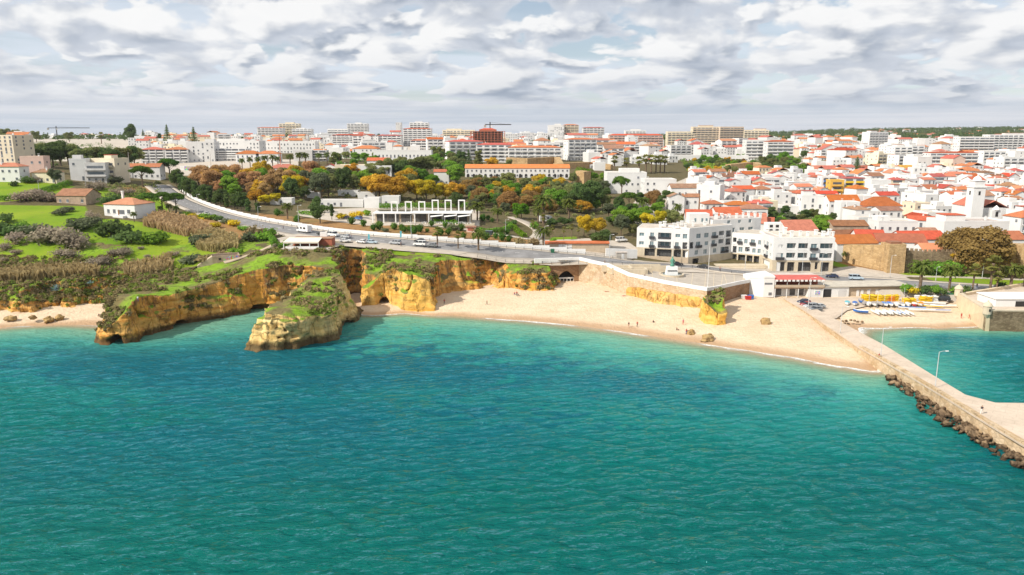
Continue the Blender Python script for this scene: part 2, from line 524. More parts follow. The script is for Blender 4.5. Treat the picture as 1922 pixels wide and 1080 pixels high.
def sand_mat():
    m, t = new_mat('sand')
    pos = t.n('ShaderNodeNewGeometry').outputs['Position']
    z = t.sep(pos)[2]
    n = t.noise(pos, 0.12, 5, 0.6); f = t.noise(pos, 1.1, 5, 0.7)
    tr = t.noise(t.mapping(pos, (0.10, 0.5, 1.0), rot=(0, 0, 0.2)), 1.0, 5, 0.65)
    c = t.mix(t.rng(n, 0.35, 0.65), (0.72, 0.575, 0.41), (0.64, 0.49, 0.335))
    c = t.mix(t.rng(f, 0.45, 0.7, 0, 0.35), c, (0.50, 0.345, 0.22))
    c = t.mix(t.rng(tr, 0.56, 0.68, 0, 0.35), c, (0.47, 0.315, 0.19))
    wet = t.rng(t.math('ADD', z, t.math('MULTIPLY', t.math('SUBTRACT', n, 0.5), 0.9)), 0.15, 0.75, 1, 0, True)
    c = t.mix(wet, c, (0.46, 0.30, 0.175))
    foot = t.noise(pos, 0.55, 4, 0.75)
    c = t.mix(t.rng(foot, 0.54, 0.64, 0, 0.16), c, (0.40, 0.28, 0.18))
    finish(t, c, t.rng(wet, 0, 1, 0.95, 0.5), t.math('ADD', f, foot), 0.8, 0.4, 0.2)
sand_mat()

def land_mat():
    m, t = new_mat('ground')
    pos = t.n('ShaderNodeNewGeometry').outputs['Position']
    at_ = t.n('ShaderNodeAttribute', attribute_name='zone')
    r, g, b = t.sep(at_.outputs['Color'])
    n1 = t.noise(pos, 0.05, 5, 0.65); n2 = t.noise(pos, 0.35, 5, 0.7); n3 = t.noise(pos, 1.6, 4, 0.7)
    scrub = t.mix(t.rng(n2, 0.35, 0.65), (0.085, 0.080, 0.034), (0.15, 0.115, 0.062))
    grass = t.mix(t.rng(n1, 0.35, 0.65), (0.125, 0.235, 0.012), (0.225, 0.30, 0.022))
    grass = t.mix(t.rng(n2, 0.55, 0.72, 0, 0.7), grass, (0.20, 0.19, 0.05))
    grass = t.mix(t.rng(n3, 0.5, 0.75, 0, 0.45), grass, (0.075, 0.15, 0.012))
    earth = t.mix(t.rng(n2, 0.35, 0.65), (0.34, 0.19, 0.075), (0.24, 0.14, 0.065))
    earth = t.mix(t.rng(n1, 0.5, 0.68, 0, 0.6), earth, (0.16, 0.14, 0.05))
    pave = t.mix(t.rng(n2, 0.3, 0.7), (0.42, 0.37, 0.31), (0.54, 0.48, 0.41))
    wob = t.math('MULTIPLY', t.math('SUBTRACT', n2, 0.5), 0.8)
    c = t.mix(t.rng(t.math('ADD', r, wob), 0.35, 0.6), scrub, grass)
    c = t.mix(t.rng(t.math('ADD', g, wob), 0.35, 0.6), c, earth)
    c = t.mix(t.rng(t.math('ADD', b, wob), 0.35, 0.65), c, pave)
    finish(t, c, 0.95, n3, 0.6, 0.3, 0.1)
land_mat()

def water_mat():
    m, t = new_mat('sea_water')
    pos = t.n('ShaderNodeNewGeometry').outputs['Position']
    dep = t.n('ShaderNodeAttribute', attribute_name='depth').outputs['Fac']
    blot = t.noise(t.mapping(pos, (0.0065, 0.015, 1), loc=(1.3, .4, 0), rot=(0, 0, -0.2)), 1.0, 4, 0.5, 0.5)
    blot2 = t.noise(t.mapping(pos, (0.03, 0.07, 1), loc=(5, 2, 0)), 1.0, 5, 0.6, 0.4)
    dn = t.math('ADD', dep, t.math('MULTIPLY', t.math('SUBTRACT', blot2, 0.5), t.rng(dep, 0.2, 3.0, 0.2, 2.6)))
    c = t.ramp(t.rng(dn, 0.0, 8.0), [(0.0, (0.40, 0.36, 0.22)), (0.05, (0.22, 0.38, 0.25)), (0.27, (0.066, 0.31, 0.245)), (0.56, (0.012, 0.19, 0.168)), (0.80, (0.0, 0.118, 0.102)), (1.0, (0.0, 0.098, 0.076))])
    reef = t.math('MULTIPLY', t.rng(blot, 0.43, 0.63, 0, 0.8, True), t.rng(dep, 1.2, 3.5))
    px_, py_, _ = t.sep(pos)
    weed = t.rng(t.math('ADD', t.math('ADD', px_, t.math('MULTIPLY', py_, 0.62)), t.math('MULTIPLY', blot2, 60.0)), 238.0, 300.0, 0, 0.8, True)
    reef = t.math('MAXIMUM', reef, t.math('MULTIPLY', weed, t.rng(dep, 1.0, 3.0)))
    reef = t.math('MULTIPLY', reef, t.rng(py_, 95.0, 150.0, 0.25, 1.0, True))
    c = t.mix(reef, c, (0.003, 0.084, 0.130))
    # breaking edge
    fo = t.noise(pos, 0.28, 5, 0.6, 0.5); fl = t.noise(t.mapping(pos, (0.035, 0.035, 1)), 1.0, 2)
    fine = t.noise(pos, 2.2, 4, 0.7)
    edge = t.math('ADD', dep, t.math('MULTIPLY', t.math('SUBTRACT', fo, 0.5), 0.5))
    foam = t.math('MULTIPLY', t.rng(edge, 0.30, 0.05, 0, 1), t.rng(edge, -0.25, -0.02, 0.0, 1))
    foam = t.math('MULTIPLY', foam, t.rng(fl, 0.38, 0.52))
    foam = t.math('MULTIPLY', foam, t.rng(fine, 0.30, 0.52), clamp=True)
    c = t.mix(foam, c, (0.85, 0.85, 0.83))
    # wind ripples
    w1 = t.noise(t.mapping(pos, (0.46, 1.05, 1), rot=(0, 0, 0.22)), 1.0, 3, 0.55, 0.3)
    w2 = t.noise(t.mapping(pos, (1.2, 2.6, 1), rot=(0, 0, 0.30)), 1.0, 4, 0.6, 0.2)
    w3 = t.noise(t.mapping(pos, (0.12, 0.30, 1), rot=(0, 0, 0.15)), 1.0, 2, 0.5)
    h = t.math('ADD', t.math('MULTIPLY', w1, 0.62), t.math('MULTIPLY', w2, 0.36))
    h = t.math('ADD', h, t.math('MULTIPLY', w3, 0.9))
    bn = t.n('ShaderNodeBump'); bn.inputs['Strength'].default_value = 1.0; bn.inputs['Distance'].default_value = 1.0
    t.put(bn.inputs['Height'], h)
    body = t.n('ShaderNodeBsdfDiffuse'); t.put(body.inputs['Color'], c); t.t.links.new(bn.outputs[0], body.inputs['Normal'])
    gl = t.n('ShaderNodeBsdfGlossy'); gl.inputs['Color'].default_value = (0.34, 0.80, 0.92, 1); gl.inputs['Roughness'].default_value = 0.08; t.t.links.new(bn.outputs[0], gl.inputs['Normal'])
    fr = t.n('ShaderNodeFresnel'); fr.inputs['IOR'].default_value = 1.333; t.t.links.new(bn.outputs[0], fr.inputs['Normal'])
    b = t.n('ShaderNodeMixShader'); t.put(b.inputs[0], t.math('MULTIPLY', fr.outputs[0], t.rng(foam, 0, 1, 1.0, 0.0)))
    t.t.links.new(body.outputs[0], b.inputs[1]); t.t.links.new(gl.outputs[0], b.inputs[2])
    tr = t.n('ShaderNodeBsdfTransparent')
    mx = t.n('ShaderNodeMixShader')
    t.put(mx.inputs[0], t.math('MAXIMUM', t.rng(dep, 0.0, 0.9, 0.12, 1.0), foam))
    t.t.links.new(tr.outputs[0], mx.inputs[1]); t.t.links.new(b.outputs[0], mx.inputs[2])
    o = t.n('ShaderNodeOutputMaterial'); t.t.links.new(mx.outputs[0], o.inputs[0])
water_mat()

# ------------------------------------------------------------------ sea and sand
def grid_obj(name, xs, ys, zfun, mat, keep=None, smooth=True):
    X, Y = np.meshgrid(xs, ys)
    Z = zfun(X, Y)
    nx, ny = len(xs), len(ys)
    I = np.arange(nx * ny).reshape(ny, nx)
    Fq = np.stack([I[:-1, :-1], I[:-1, 1:], I[1:, 1:], I[1:, :-1]], -1).reshape(-1, 4)
    if keep is not None:
        k = keep(X, Y).ravel()
        Fq = Fq[k[Fq].any(1)]
    return mesh_np(name, np.stack([X, Y, Z], -1).reshape(-1, 3), Fq, mat, smooth=smooth), X, Y

xs = np.concatenate([[-3000, -900, -450, -300, -240], np.arange(-190, 190.1, 0.62), [240, 300, 450, 900, 3000]])
ys = np.concatenate([[-3000, -600, -100, 40, 70], np.arange(80, 175, 0.45), np.arange(175, 240, 0.7), [244, 250, 290]])
def swell(X, Y):
    """wind waves, running obliquely to the shore and flattening in the shallows"""
    c, s_ = math.cos(.25), math.sin(.25); u, v = X * c + Y * s_, -X * s_ + Y * c
    z = X * 0 + .5
    h = vnoise(u / 3.2, v / 1.5, z) * .10 + vnoise(u / 1.9 + 5, v / .95, z + 3) * .06 + vnoise(u / 8 + 9, v / 4, z + 6) * .10
    h = h + np.abs(vnoise(u / 2.4, v / 1.3 + 8, z + 9)) * -.08
    dp = -low(np.clip(X, -330, 330), np.clip(Y, 30, 300))
    return h * 2.6 * np.clip(dp / 2.5, 0, 1) * ((np.abs(X) < 200) & (Y > 75) & (Y < 242))
water, X, Y = grid_obj('sea', xs, ys, swell, M['sea_water'])
dep = -low(np.clip(X, -330, 330), np.clip(Y, 30, 300))
dep = np.where(Y < 60, np.maximum(dep, 7.0), dep)
at_ = water.data.attributes.new('depth', 'FLOAT', 'POINT')
at_.data.foreach_set('value', dep.ravel().astype(np.float32))
tag(water, 'teal sea with wind ripples and pale shallows', kind='structure')

xs = np.arange(-280, 281, 1.25); ys = np.arange(60, 300, 1.25)
def sand_z(X, Y):
    z = low(X, Y)
    n = vnoise(X / 9, Y / 6, X * 0 + 3.3) * 0.16 + vnoise(X / 2.6, Y / 2.6, X * 0 + 8.1) * 0.07
    return np.where(z > 0.4, z + n * np.clip((z - 0.4) / 0.8, 0, 1), z)
beach, _, _ = grid_obj('beach', xs, ys, sand_z, M['sand'])
tag(beach, 'pale sand beach sloping into the sea', kind='structure')

# ------------------------------------------------------------------ rock volumes
def vdb_rock(name, sdf_fun, lo, hi, vox, mat, parent=None):
    import openvdb
    nx, ny, nz = (int((hi[i] - lo[i]) / vox) + 1 for i in range(3))
    xs, ys, zs = (lo[i] + np.arange(n) * vox for i, n in enumerate((nx, ny, nz)))
    D = sdf_fun(xs.astype(np.float32), ys.astype(np.float32), zs.astype(np.float32))
    g = openvdb.FloatGrid(background=3.0)
    g.copyFromArray(np.clip(D, -3, 3).astype(np.float32))
    V, Q = g.convertToQuads(isovalue=0.0)
    V = np.asarray(V) * vox + np.array(lo)
    o = mesh_np(name, V, np.asarray(Q), mat, parent, smooth=True)
    return o
def carve(base_top, foot, batter, holes=(), side_amp=1.0, top_amp=0.25, seed=0.0, ledge=0.5):
    """rock solid: below a top surface, inside a footprint, walls leaning back by batter"""
    def f(xs, ys, zs):
        X, Y = np.meshgrid(xs, ys, indexing='ij')
        T = base_top(X, Y).astype(np.float32)
        d2 = poly_sd(foot, X, Y).astype(np.float32)
        bt = (batter(X, Y) if callable(batter) else np.full(X.shape, batter)).astype(np.float32)
        Z = zs[None, None, :]
        side = (-d2[:, :, None] + bt[:, :, None] * np.maximum(Z, 0)) / np.sqrt(1 + bt[:, :, None] ** 2)
        top = np.broadcast_to(Z - T[:, :, None], side.shape)
        S = np.maximum(side, top * 0.8)
        near = np.abs(S) < 4.5
        i, j, k = np.nonzero(near)
        x, y, z = xs[i] + seed, ys[j] + seed * 0.7, zs[k]
        s, tp = side[near], top[near]
        n = (vnoise(x / 9, y / 9, z / 11) * 2.0 + vnoise(x / 4.2, y / 4.2, z / 5.5) * 1.0
             + vnoise(x / 2.4, y / 2.4, z / 9.0) * 0.75 + vnoise(x / 1.3, y / 1.3, z / 1.1) * 0.35)
        n += vnoise(x / 1.7 + 3, y / 1.7, z / 13.0) * 0.55 - 0.5 * np.abs(vnoise(x / 3.1, y / 3.1 + 7, z / 20.0))
        n += vnoise(x / 14, y / 14, z / 0.85) * ledge + vnoise(x / 20, y / 20, z / 2.3) * ledge
        crack = np.abs(vnoise(x / 5.5 + 9, y / 5.5, z / 16))
        n += np.where(crack < 0.06, (0.06 - crack) * 30, 0)
        s = s + n * side_amp
        tn = vnoise(x / 5, y / 5, z * 0 + 1.7) * 1.2 + vnoise(x / 1.8, y / 1.8, z * 0 + 4.1) * 0.5
        v = np.maximum(s, tp * 0.85 + tn * top_amp)
        for h in holes:
            v = np.maximum(v, -h(xs[i], ys[j], z))
        S = S.copy()
        S[near] = v
        return S
    return f
def blob(c, r, amp=0.25):
    """carves an ellipsoid cave"""
    def h(x, y, z):
        q = np.sqrt(((x - c[0]) / r[0]) ** 2 + ((y - c[1]) / r[1]) ** 2 + ((z - c[2]) / r[2]) ** 2)
        return (q - 1) * min(r) + vnoise(x / 1.5, y / 1.5, z / 1.5) * amp
    return h
B = lambda px, py, z=0.3: tuple(U(px, py, z)[:2])
FOOT = [B(-260, 600), B(-80, 604), B(0, 600), B(60, 600), B(100, 590), B(150, 582, 1), B(206, 577, 1), B(214, 588), B(206, 612), B(196, 632), B(188, 645), B(204, 646), B(245, 640), B(300, 623),
        B(370, 603), B(430, 590), B(490, 580), B(540, 575), B(600, 578), B(640, 575), B(654, 560), B(666, 549, 1), B(676, 556, 1), B(679, 571, 1), B(700, 572, 1), B(760, 573, 1), B(818, 574, 1.5),
        B(823, 562, 2), B(828, 553, 2), B(870, 549, 2), B(903, 545, 2), B(909, 541, 2), B(921, 541, 2), B(928, 547, 2), B(985, 550, 2.5), B(1038, 549, 2.5), B(1046, 541, 3), B(1047, 520, 6),
        (18, 292), (-260, 292)]
def cliff_batter(X, Y):
    b = np.full(X.shape, 0.20)
    b = np.where(X < -118, 0.20 + 0.95 * np.clip((-118 - X) / 10, 0, 1), b)
    ex = UD(822, 560, 245).x
    b = np.where(X > ex, 0.42, b)
    return b
c1 = U(222, 634, 1.2); c2 = UD(528, 556, 243); c3 = U(722, 569, 1.6)
holes = [blob((c1.x, c1.y + 1.5, 1.2), (1.9, 4.5, 2.2)), blob((c2.x, c2.y + 1, 2.5), (1.7, 5, 4.2)), blob((c3.x, c3.y + 3, 1.3), (2.3, 9, 2.3), 0.1),
         blob((U(330, 612).x, U(330, 612).y, 0.2), (14, 3.0, 1.5)), blob((U(470, 583).x, U(470, 583).y, 0.2), (13, 3, 1.7))]
tip = U(190, 645, 0)
def cliff_top(X, Y):
    sunk = 1.4 * np.clip((Y - 264) / 3, 0, 1) * (X > -75)      # stays below the road and its pavement
    return np.minimum(land(X, Y) - sunk, 1.2 + 0.92 * np.hypot(X - tip.x + 1, Y - tip.y + 1))
cliff = vdb_rock('sea_cliff', carve(cliff_top, FOOT, cliff_batter, holes, 1.0, 0.28), (-215, 190, -2.0), (24, 291, 22), 0.40, M['cliff_rock'])
tag(cliff, 'ochre sandstone sea cliff with grassy top and long promontory', kind='structure')

def stack_top(X, Y):
    h = np.interp(Y, [186, 197, 205, 214, 222, 228, 234], [9.0, 10.2, 10.6, 12.0, 14.0, 15.0, 12.0])
    mid = np.interp(Y, [188, 200, 230], [-60.5, -59.0, -50.5])
    return h - 0.16 * np.abs(X - mid) + 0.08 * (mid - X)
SFOOT = [B(463, 655), B(490, 658), B(560, 654), B(620, 646), B(634, 628), B(655, 606), B(674, 594), B(672, 583), B(640, 579), B(590, 583), B(548, 600), B(505, 628), B(475, 645)]
s1 = U(590, 648, 0.8)
stack = vdb_rock('sea_stack', carve(stack_top, SFOOT, lambda X, Y: np.where(X < np.interp(Y, [188, 200, 230], [-60.5, -59.0, -50.5]) - 4, 0.34, np.where(Y < 203, 0.16, 0.34)), [blob((s1.x - 1.6, s1.y + 0.5, 0.8), (2.6, 3.0, 3.0)), blob((s1.x + 2.6, s1.y + 0.5, 1.2), (1.3, 2.5, 2.8))], 1.1, 0.4, 31.0, 0.45),
                 (-80, 184, -2.0), (-38, 244, 18), 0.40, M['stack_rock'])
tag(stack, 'pale sea stack with a grassy top standing alone in the water', 'rock')

def und(x, y):
    x, y = np.asarray(x, float), np.asarray(y, float)
    return vnoise(x / 14, y / 14, x * 0 + 2.2) * 0.5 * np.clip((315 - y) / 50, 0, 1) * (x < -100)
def gz(x, y):
    """height of the ground sheet"""
    return hz(x, y) + 0.06 + float(und(np.array([x]), np.array([y]))[0])
# land sheet inland of the cliffs, the plaza and the harbour
A = np.linspace(-0.92, 0.92, 600)
Bd = np.concatenate([np.linspace(math.log(226), math.log(560), 260), np.linspace(math.log(560), math.log(14000), 190)[1:]])
AA, BB = np.meshgrid(A, Bd)
GY = np.exp(BB); GX = AA * GY
GZ = land(GX, GY)
# inland limit of the rock and of the walls
CUT = [(-900, 100), (-900, 292), (-204, 262), (-160, 256)] + [B2 for B2 in []]
_cut_px = [(0, 510, 9), (60, 508, 9.5), (150, 508, 10), (200, 500, 11), (260, 505, 11), (330, 508, 11), (390, 500, 11.5), (440, 485, 13), (480, 478, 14), (540, 470, 16.5), (620, 464, 16.6), (660, 462, 16), (700, 472, 15.5), (760, 475, 15), (850, 478, 13.8), (920, 482, 12.8), (1000, 485, 12), (1046, 488, 11.5)]
CUT = [(-900, 60), (-900, 285), (-230, 262)] + [B(*p) for p in _cut_px] + [B(1087, 489, 11.3), B(1140, 495, 10.6), B(1200, 502, 9.9), B(1300, 512, 8.2), B(1400, 520, 6.9), B(1500, 528, 6.0), B(1600, 536, 5.4), B(1700, 543, 4.9), B(1800, 551, 4.4), B(1990, 566, 3.6), (900, 236), (900, 60)]
SD = poly_sd(CUT, GX, GY)
ny, nx = GX.shape
I = np.arange(nx * ny).reshape(ny, nx)
Fq = np.stack([I[:-1, :-1], I[:-1, 1:], I[1:, 1:], I[1:, :-1]], -1).reshape(-1, 4)
lim = np.where(GX > 24, 0.6, 1.5).ravel()
kf = (SD.ravel() < lim)[Fq].all(1)
ground = mesh_np('ground', np.stack([GX, GY, GZ + und(GX, GY) + 0.06], -1).reshape(-1, 3), Fq[kf], M['ground'], smooth=True)
tag(ground, 'land rising from the coast to the town', kind='structure')
def zone_mask(polys, soft):
    out = np.zeros(GX.shape)
    for p in polys:
        w = [tuple(at(*q)[:2]) for q in p]
        out = np.maximum(out, np.clip(poly_sd(w, GX, GY) / soft + 0.5, 0, 1))
    return out
zr = zone_mask([[(-150, 350), (60, 340), (140, 350), (90, 372), (0, 380), (-150, 385)], [(-150, 388), (40, 386), (160, 388), (170, 410), (290, 420), (320, 432), (420, 450), (480, 462), (450, 480), (390, 498), (300, 510), (60, 512), (-150, 512)],
                [(170, 352), (250, 356), (300, 372), (320, 400), (260, 408), (180, 385)], [(680, 462), (760, 466), (900, 478), (905, 500), (760, 505), (690, 498)],
                [(1285, 308), (1365, 306), (1380, 318), (1340, 328), (1290, 322)], [(1558, 487), (1600, 492), (1690, 513), (1860, 514), (1860, 521), (1700, 519), (1640, 517), (1558, 497)],
                [(1730, 519), (1990, 524), (1990, 540), (1760, 530)], [(1035, 446), (1080, 445), (1085, 452), (1040, 453)], [(1360, 268), (1420, 262), (1420, 270)]], 4.0)
zg = zone_mask([[(360, 402), (450, 420), (480, 448), (440, 452), (370, 440), (330, 425)], [(480, 400), (560, 408), (700, 422), (880, 436), (1000, 452), (1060, 466), (1000, 470), (860, 456), (700, 443), (560, 426), (490, 412)],
                [(230, 348), (290, 352), (280, 362), (230, 360)], [(1780, 318), (1900, 312), (1900, 326), (1800, 330)], [(1560, 470), (1640, 500), (1690, 510), (1690, 516), (1620, 508), (1560, 490)], [(970, 335), (1075, 340), (1060, 352), (970, 350)]], 4.0)
zb = zone_mask([[(990, 450), (1100, 448), (1180, 455), (1200, 470), (1185, 488), (1080, 480), (1000, 470)], [(1190, 430), (1300, 395), (1420, 400), (1560, 425), (1990, 440), (1990, 268), (1500, 268), (1300, 330), (1190, 380)],
                [(1190, 488), (1560, 505), (1600, 500), (1700, 517), (1990, 519), (1990, 523), (1700, 520), (1720, 532), (1990, 545), (1990, 560), (1500, 533), (1190, 505)],
                [(560, 395), (760, 388), (900, 395), (900, 425), (700, 425), (560, 405)], [(590, 262), (1100, 262), (1100, 300), (590, 300)], [(240, 300), (560, 300), (560, 325), (340, 330), (240, 312)], [(-50, 262), (590, 262), (500, 300), (-50, 300)]], 2.0)
zc = np.stack([zr, zg, zb, np.ones_like(zr)], -1).reshape(-1, 4).astype(np.float32)
ca = ground.data.color_attributes.new('zone', 'FLOAT_COLOR', 'POINT')
ca.data.foreach_set('color', zc.ravel())
# ------------------------------------------------------------------ building materials
plain('asphalt', (0.22, 0.215, 0.215), 0.2, 0.25, 0.9)
plain('paving', (0.42, 0.37, 0.31), 0.12, 0.4, 0.85)
plain('path_earth', (0.42, 0.34, 0.245), 0.15, 0.3, 0.9)
plain('road_paint', (0.72, 0.72, 0.70), 0.15, 1.5, 0.7)
plain('white_wall', (0.70, 0.695, 0.68), 0.05, 0.25, 0.75, objvar=0.10, dirt=0.16)
plain('white_paint', (0.73, 0.725, 0.71), 0.06, 0.5, 0.7, dirt=0.20)
plain('cream_wall', (0.74, 0.65, 0.49), 0.06, 0.3, 0.8, objvar=0.12, dirt=0.15)
plain('beige_wall', (0.68, 0.57, 0.43), 0.06, 0.3, 0.8, objvar=0.12, dirt=0.15)
plain('pink_wall', (0.68, 0.50, 0.41), 0.06, 0.3, 0.8, objvar=0.12, dirt=0.15)
plain('yellow_wall', (0.70, 0.42, 0.09), 0.08, 0.3, 0.8, dirt=0.2)
plain('grey_wall', (0.57, 0.56, 0.55), 0.08, 0.3, 0.8, objvar=0.15, dirt=0.2)
plain('ruin_wall', (0.40, 0.30, 0.22), 0.25, 0.6, 0.95, dirt=0.5, bump=0.4)
plain('brick_red', (0.36, 0.12, 0.07), 0.2, 0.6, 0.9)
plain('blue_paint', (0.05, 0.17, 0.50), 0.1, 0.5, 0.6)
plain('yellow_paint', (0.75, 0.50, 0.03), 0.1, 0.8, 0.5)
plain('flat_roof', (0.52, 0.46, 0.40), 0.16, 0.5, 0.9, objvar=0.3)
plain('concrete', (0.40, 0.37, 0.33), 0.12, 0.5, 0.9, dirt=0.2)
plain('dark_metal', (0.05, 0.05, 0.055), 0.1, 2, 0.5)
plain('pole_metal', (0.50, 0.51, 0.51), 0.08, 2, 0.45)
plain('wood', (0.22, 0.12, 0.06), 0.25, 2, 0.8)
plain('awning_red', (0.50, 0.12, 0.10), 0.12, 0.8, 0.8)
plain('awning_cream', (0.72, 0.65, 0.54), 0.06, 0.8, 0.85)
plain('bronze_green', (0.10, 0.27, 0.20), 0.3, 3, 0.6)
plain('limestone', (0.55, 0.47, 0.35), 0.12, 0.5, 0.85, dirt=0.25)
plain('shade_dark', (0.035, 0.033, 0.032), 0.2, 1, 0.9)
plain('shop_wall', (0.46, 0.37, 0.27), 0.12, 0.8, 0.85)

def glass_mat(name, col, rough=0.12):
    m, t = new_mat(name)
    pos = t.n('ShaderNodeNewGeometry').outputs['Position']
    r = t.n('ShaderNodeNewGeometry').outputs['Random Per Island']
    n = t.noise(pos, 0.6, 3)
    c = t.mix(t.math('MULTIPLY', n, r), tuple(v * 0.55 for v in col), tuple(v * 1.6 for v in col))
    finish(t, c, rough, None, spec=0.6)
    return m
glass_mat('window_glass', (0.17, 0.18, 0.20))
glass_mat('hotel_glass', (0.19, 0.27, 0.30))
glass_mat('shop_glass', (0.10, 0.10, 0.10))
glass_mat('car_glass', (0.02, 0.024, 0.03), 0.06)

def roof_mat(name, col, var):
    """clay tiles: courses too fine to tell apart at this distance"""
    m, t = new_mat(name)
    g = t.n('ShaderNodeNewGeometry')
    pos = g.outputs['Position']
    n = t.noise(pos, 0.5, 5, 0.7); f = t.noise(pos, 2.5, 4, 0.7)
    c = t.mix(t.rng(n, 0.3, 0.7), tuple(v * (1 - var) for v in col), tuple(v * (1 + var * 0.6) for v in col))
    c = t.mix(t.rng(f, 0.5, 0.75, 0, 0.5), c, tuple(v * 0.55 for v in col))
    r = t.n('ShaderNodeObjectInfo').outputs['Random']
    h = t.n('ShaderNodeHueSaturation')
    t.put(h.inputs['Hue'], t.rng(r, 0, 1, 0.485, 0.508)); t.put(h.inputs['Value'], t.rng(t.math('FRACT', t.math('MULTIPLY', r, 9.1)), 0, 1, 0.72, 1.2))
    t.put(h.inputs['Saturation'], t.rng(t.math('FRACT', t.math('MULTIPLY', r, 4.3)), 0, 1, 0.82, 1.05))
    t.put(h.inputs['Color'], c)
    w = t.n('ShaderNodeTexWave', wave_type='BANDS', bands_direction='Z'); t.put(w.inputs['Vector'], pos); w.inputs['Scale'].default_value = 4.0
    finish(t, h.outputs[0], 0.85, w.outputs['Fac'], 0.25, 0.05, 0.15)
    return m
roof_mat('roof_red', (0.47, 0.10, 0.045), 0.25)
roof_mat('roof_orange', (0.52, 0.165, 0.06), 0.22)
roof_mat('roof_old', (0.33, 0.17, 0.09), 0.35)

def stone_mat(name, a, b, c3, scale=1.0, stain=0.4):
    """rubble masonry"""
    m, t = new_mat(name)
    pos = t.n('ShaderNodeNewGeometry').outputs['Position']
    sp = t.mapping(pos, (1, 1, 1.7))
    vo = t.n('ShaderNodeTexVoronoi'); t.put(vo.inputs['Vector'], sp); vo.inputs['Scale'].default_value = scale
    ve = t.n('ShaderNodeTexVoronoi', feature='DISTANCE_TO_EDGE'); t.put(ve.inputs['Vector'], sp); ve.inputs['Scale'].default_value = scale
    n = t.noise(pos, 0.25, 5, 0.65)
    cr = t.sep(vo.outputs['Color'])[0]
    c = t.mix(cr, a, b)
    c = t.mix(t.rng(n, 0.45, 0.7, 0, 0.7), c, c3)
    c = t.mix(t.rng(ve.outputs['Distance'], 0.0, 0.06, 0.55, 0.0), c, tuple(v * 0.45 for v in a))
    st = t.noise(t.mapping(pos, (0.6, 0.6, 0.12)), 1.0, 5, 0.7)
    c = t.mix(t.rng(st, 0.52, 0.68, 0, stain), c, (0.09, 0.065, 0.045))
    finish(t, c, 0.92, ve.outputs['Distance'], 0.6, 0.25, 0.12)
    return m
stone_mat('wall_stone', (0.60, 0.47, 0.32), (0.44, 0.31, 0.19), (0.62, 0.52, 0.40), 1.1, 0.25)
stone_mat('town_stone', (0.52, 0.36, 0.19), (0.38, 0.25, 0.12), (0.56, 0.40, 0.22), 0.9, 0.45)
stone_mat('fort_stone', (0.30, 0.225, 0.14), (0.17, 0.12, 0.075), (0.38, 0.29, 0.19), 1.0, 0.6)
stone_mat('pier_stone', (0.56, 0.43, 0.28), (0.42, 0.29, 0.16), (0.62, 0.50, 0.36), 0.8, 0.35)
stone_mat('brown_stone', (0.38, 0.23, 0.13), (0.25, 0.14, 0.075), (0.34, 0.23, 0.15), 1.2, 0.3)
plain('fort_render', (0.66, 0.53, 0.36), 0.12, 0.35, 0.9, dirt=0.35)
def pier_top_mat():
    m, t = new_mat('pier_top')
    pos = t.n('ShaderNodeNewGeometry').outputs['Position']
    n = t.noise(pos, .18, 6, .65); f = t.noise(pos, 1.4, 5, .7)
    br = t.n('ShaderNodeTexBrick'); t.put(br.inputs['Vector'], t.mapping(pos, (.13, .13, .13), rot=(0, 0, .66)))
    br.inputs['Mortar Size'].default_value = .006; br.inputs['Scale'].default_value = 1.0
    c = t.mix(t.rng(n, .35, .65), (0.60, 0.50, 0.40), (0.47, 0.385, 0.30))
    c = t.mix(t.rng(f, .5, .75, 0, .4), c, (0.33, 0.26, 0.19))
    c = t.mix(t.math('MULTIPLY', br.outputs['Fac'], .3), c, (0.24, 0.18, 0.13))
    finish(t, c, .9, f, .3, .1)
pier_top_mat()

# ------------------------------------------------------------------ drape helpers
def smooth_path(pts, step=2.5):
    P = [Vector(p) for p in pts]
    P = [P[0] * 2 - P[1]] + P + [P[-1] * 2 - P[-2]]
    out = []
    for i in range(1, len(P) - 2):
        a, b, c, d = P[i - 1:i + 3]
        n = max(2, int((c - b).length / step))
        for k in range(n):
            t = k / n
            out.append(0.5 * ((2 * b) + (c - a) * t + (2 * a - 5 * b + 4 * c - d) * t * t + (3 * b - a - 3 * c + d) * t ** 3))
    out.append(P[-2])
    return out
def offset(path, w):
    out = []
    for i, p in enumerate(path):
        d = (path[min(i + 1, len(path) - 1)] - path[max(i - 1, 0)])
        n = Vector((-d.y, d.x, 0)).normalized()
        out.append(p + n * w)
    return out
def strip(name, path, w0, w1, dz, mat, thick=0.0, parent=None):
    """ribbon laid on the ground between two offsets of a path"""
    n = max(1, int(abs(w0 - w1) / 1.3)); k = n + 3
    cols = [offset(path, w0 + (w1 - w0) * j / n) for j in range(n + 1)]
    V, Fq = [], []
    for i in range(len(path)):
        row = [(c[i].x, c[i].y, gz(c[i].x, c[i].y) + dz) for c in cols]
        V += row + [(row[j][0], row[j][1], row[j][2] - max(thick, .3)) for j in (0, -1)]
    for i in range(len(path) - 1):
        o, m_ = i * k, (i + 1) * k
        Fq += [(o + j, o + j + 1, m_ + j + 1, m_ + j) for j in range(n)] + [(o + n + 1, o, m_, m_ + n + 1), (o + n, o + n + 2, m_ + n + 2, m_ + n)]
    return mesh_np(name, V, Fq, mat, parent)
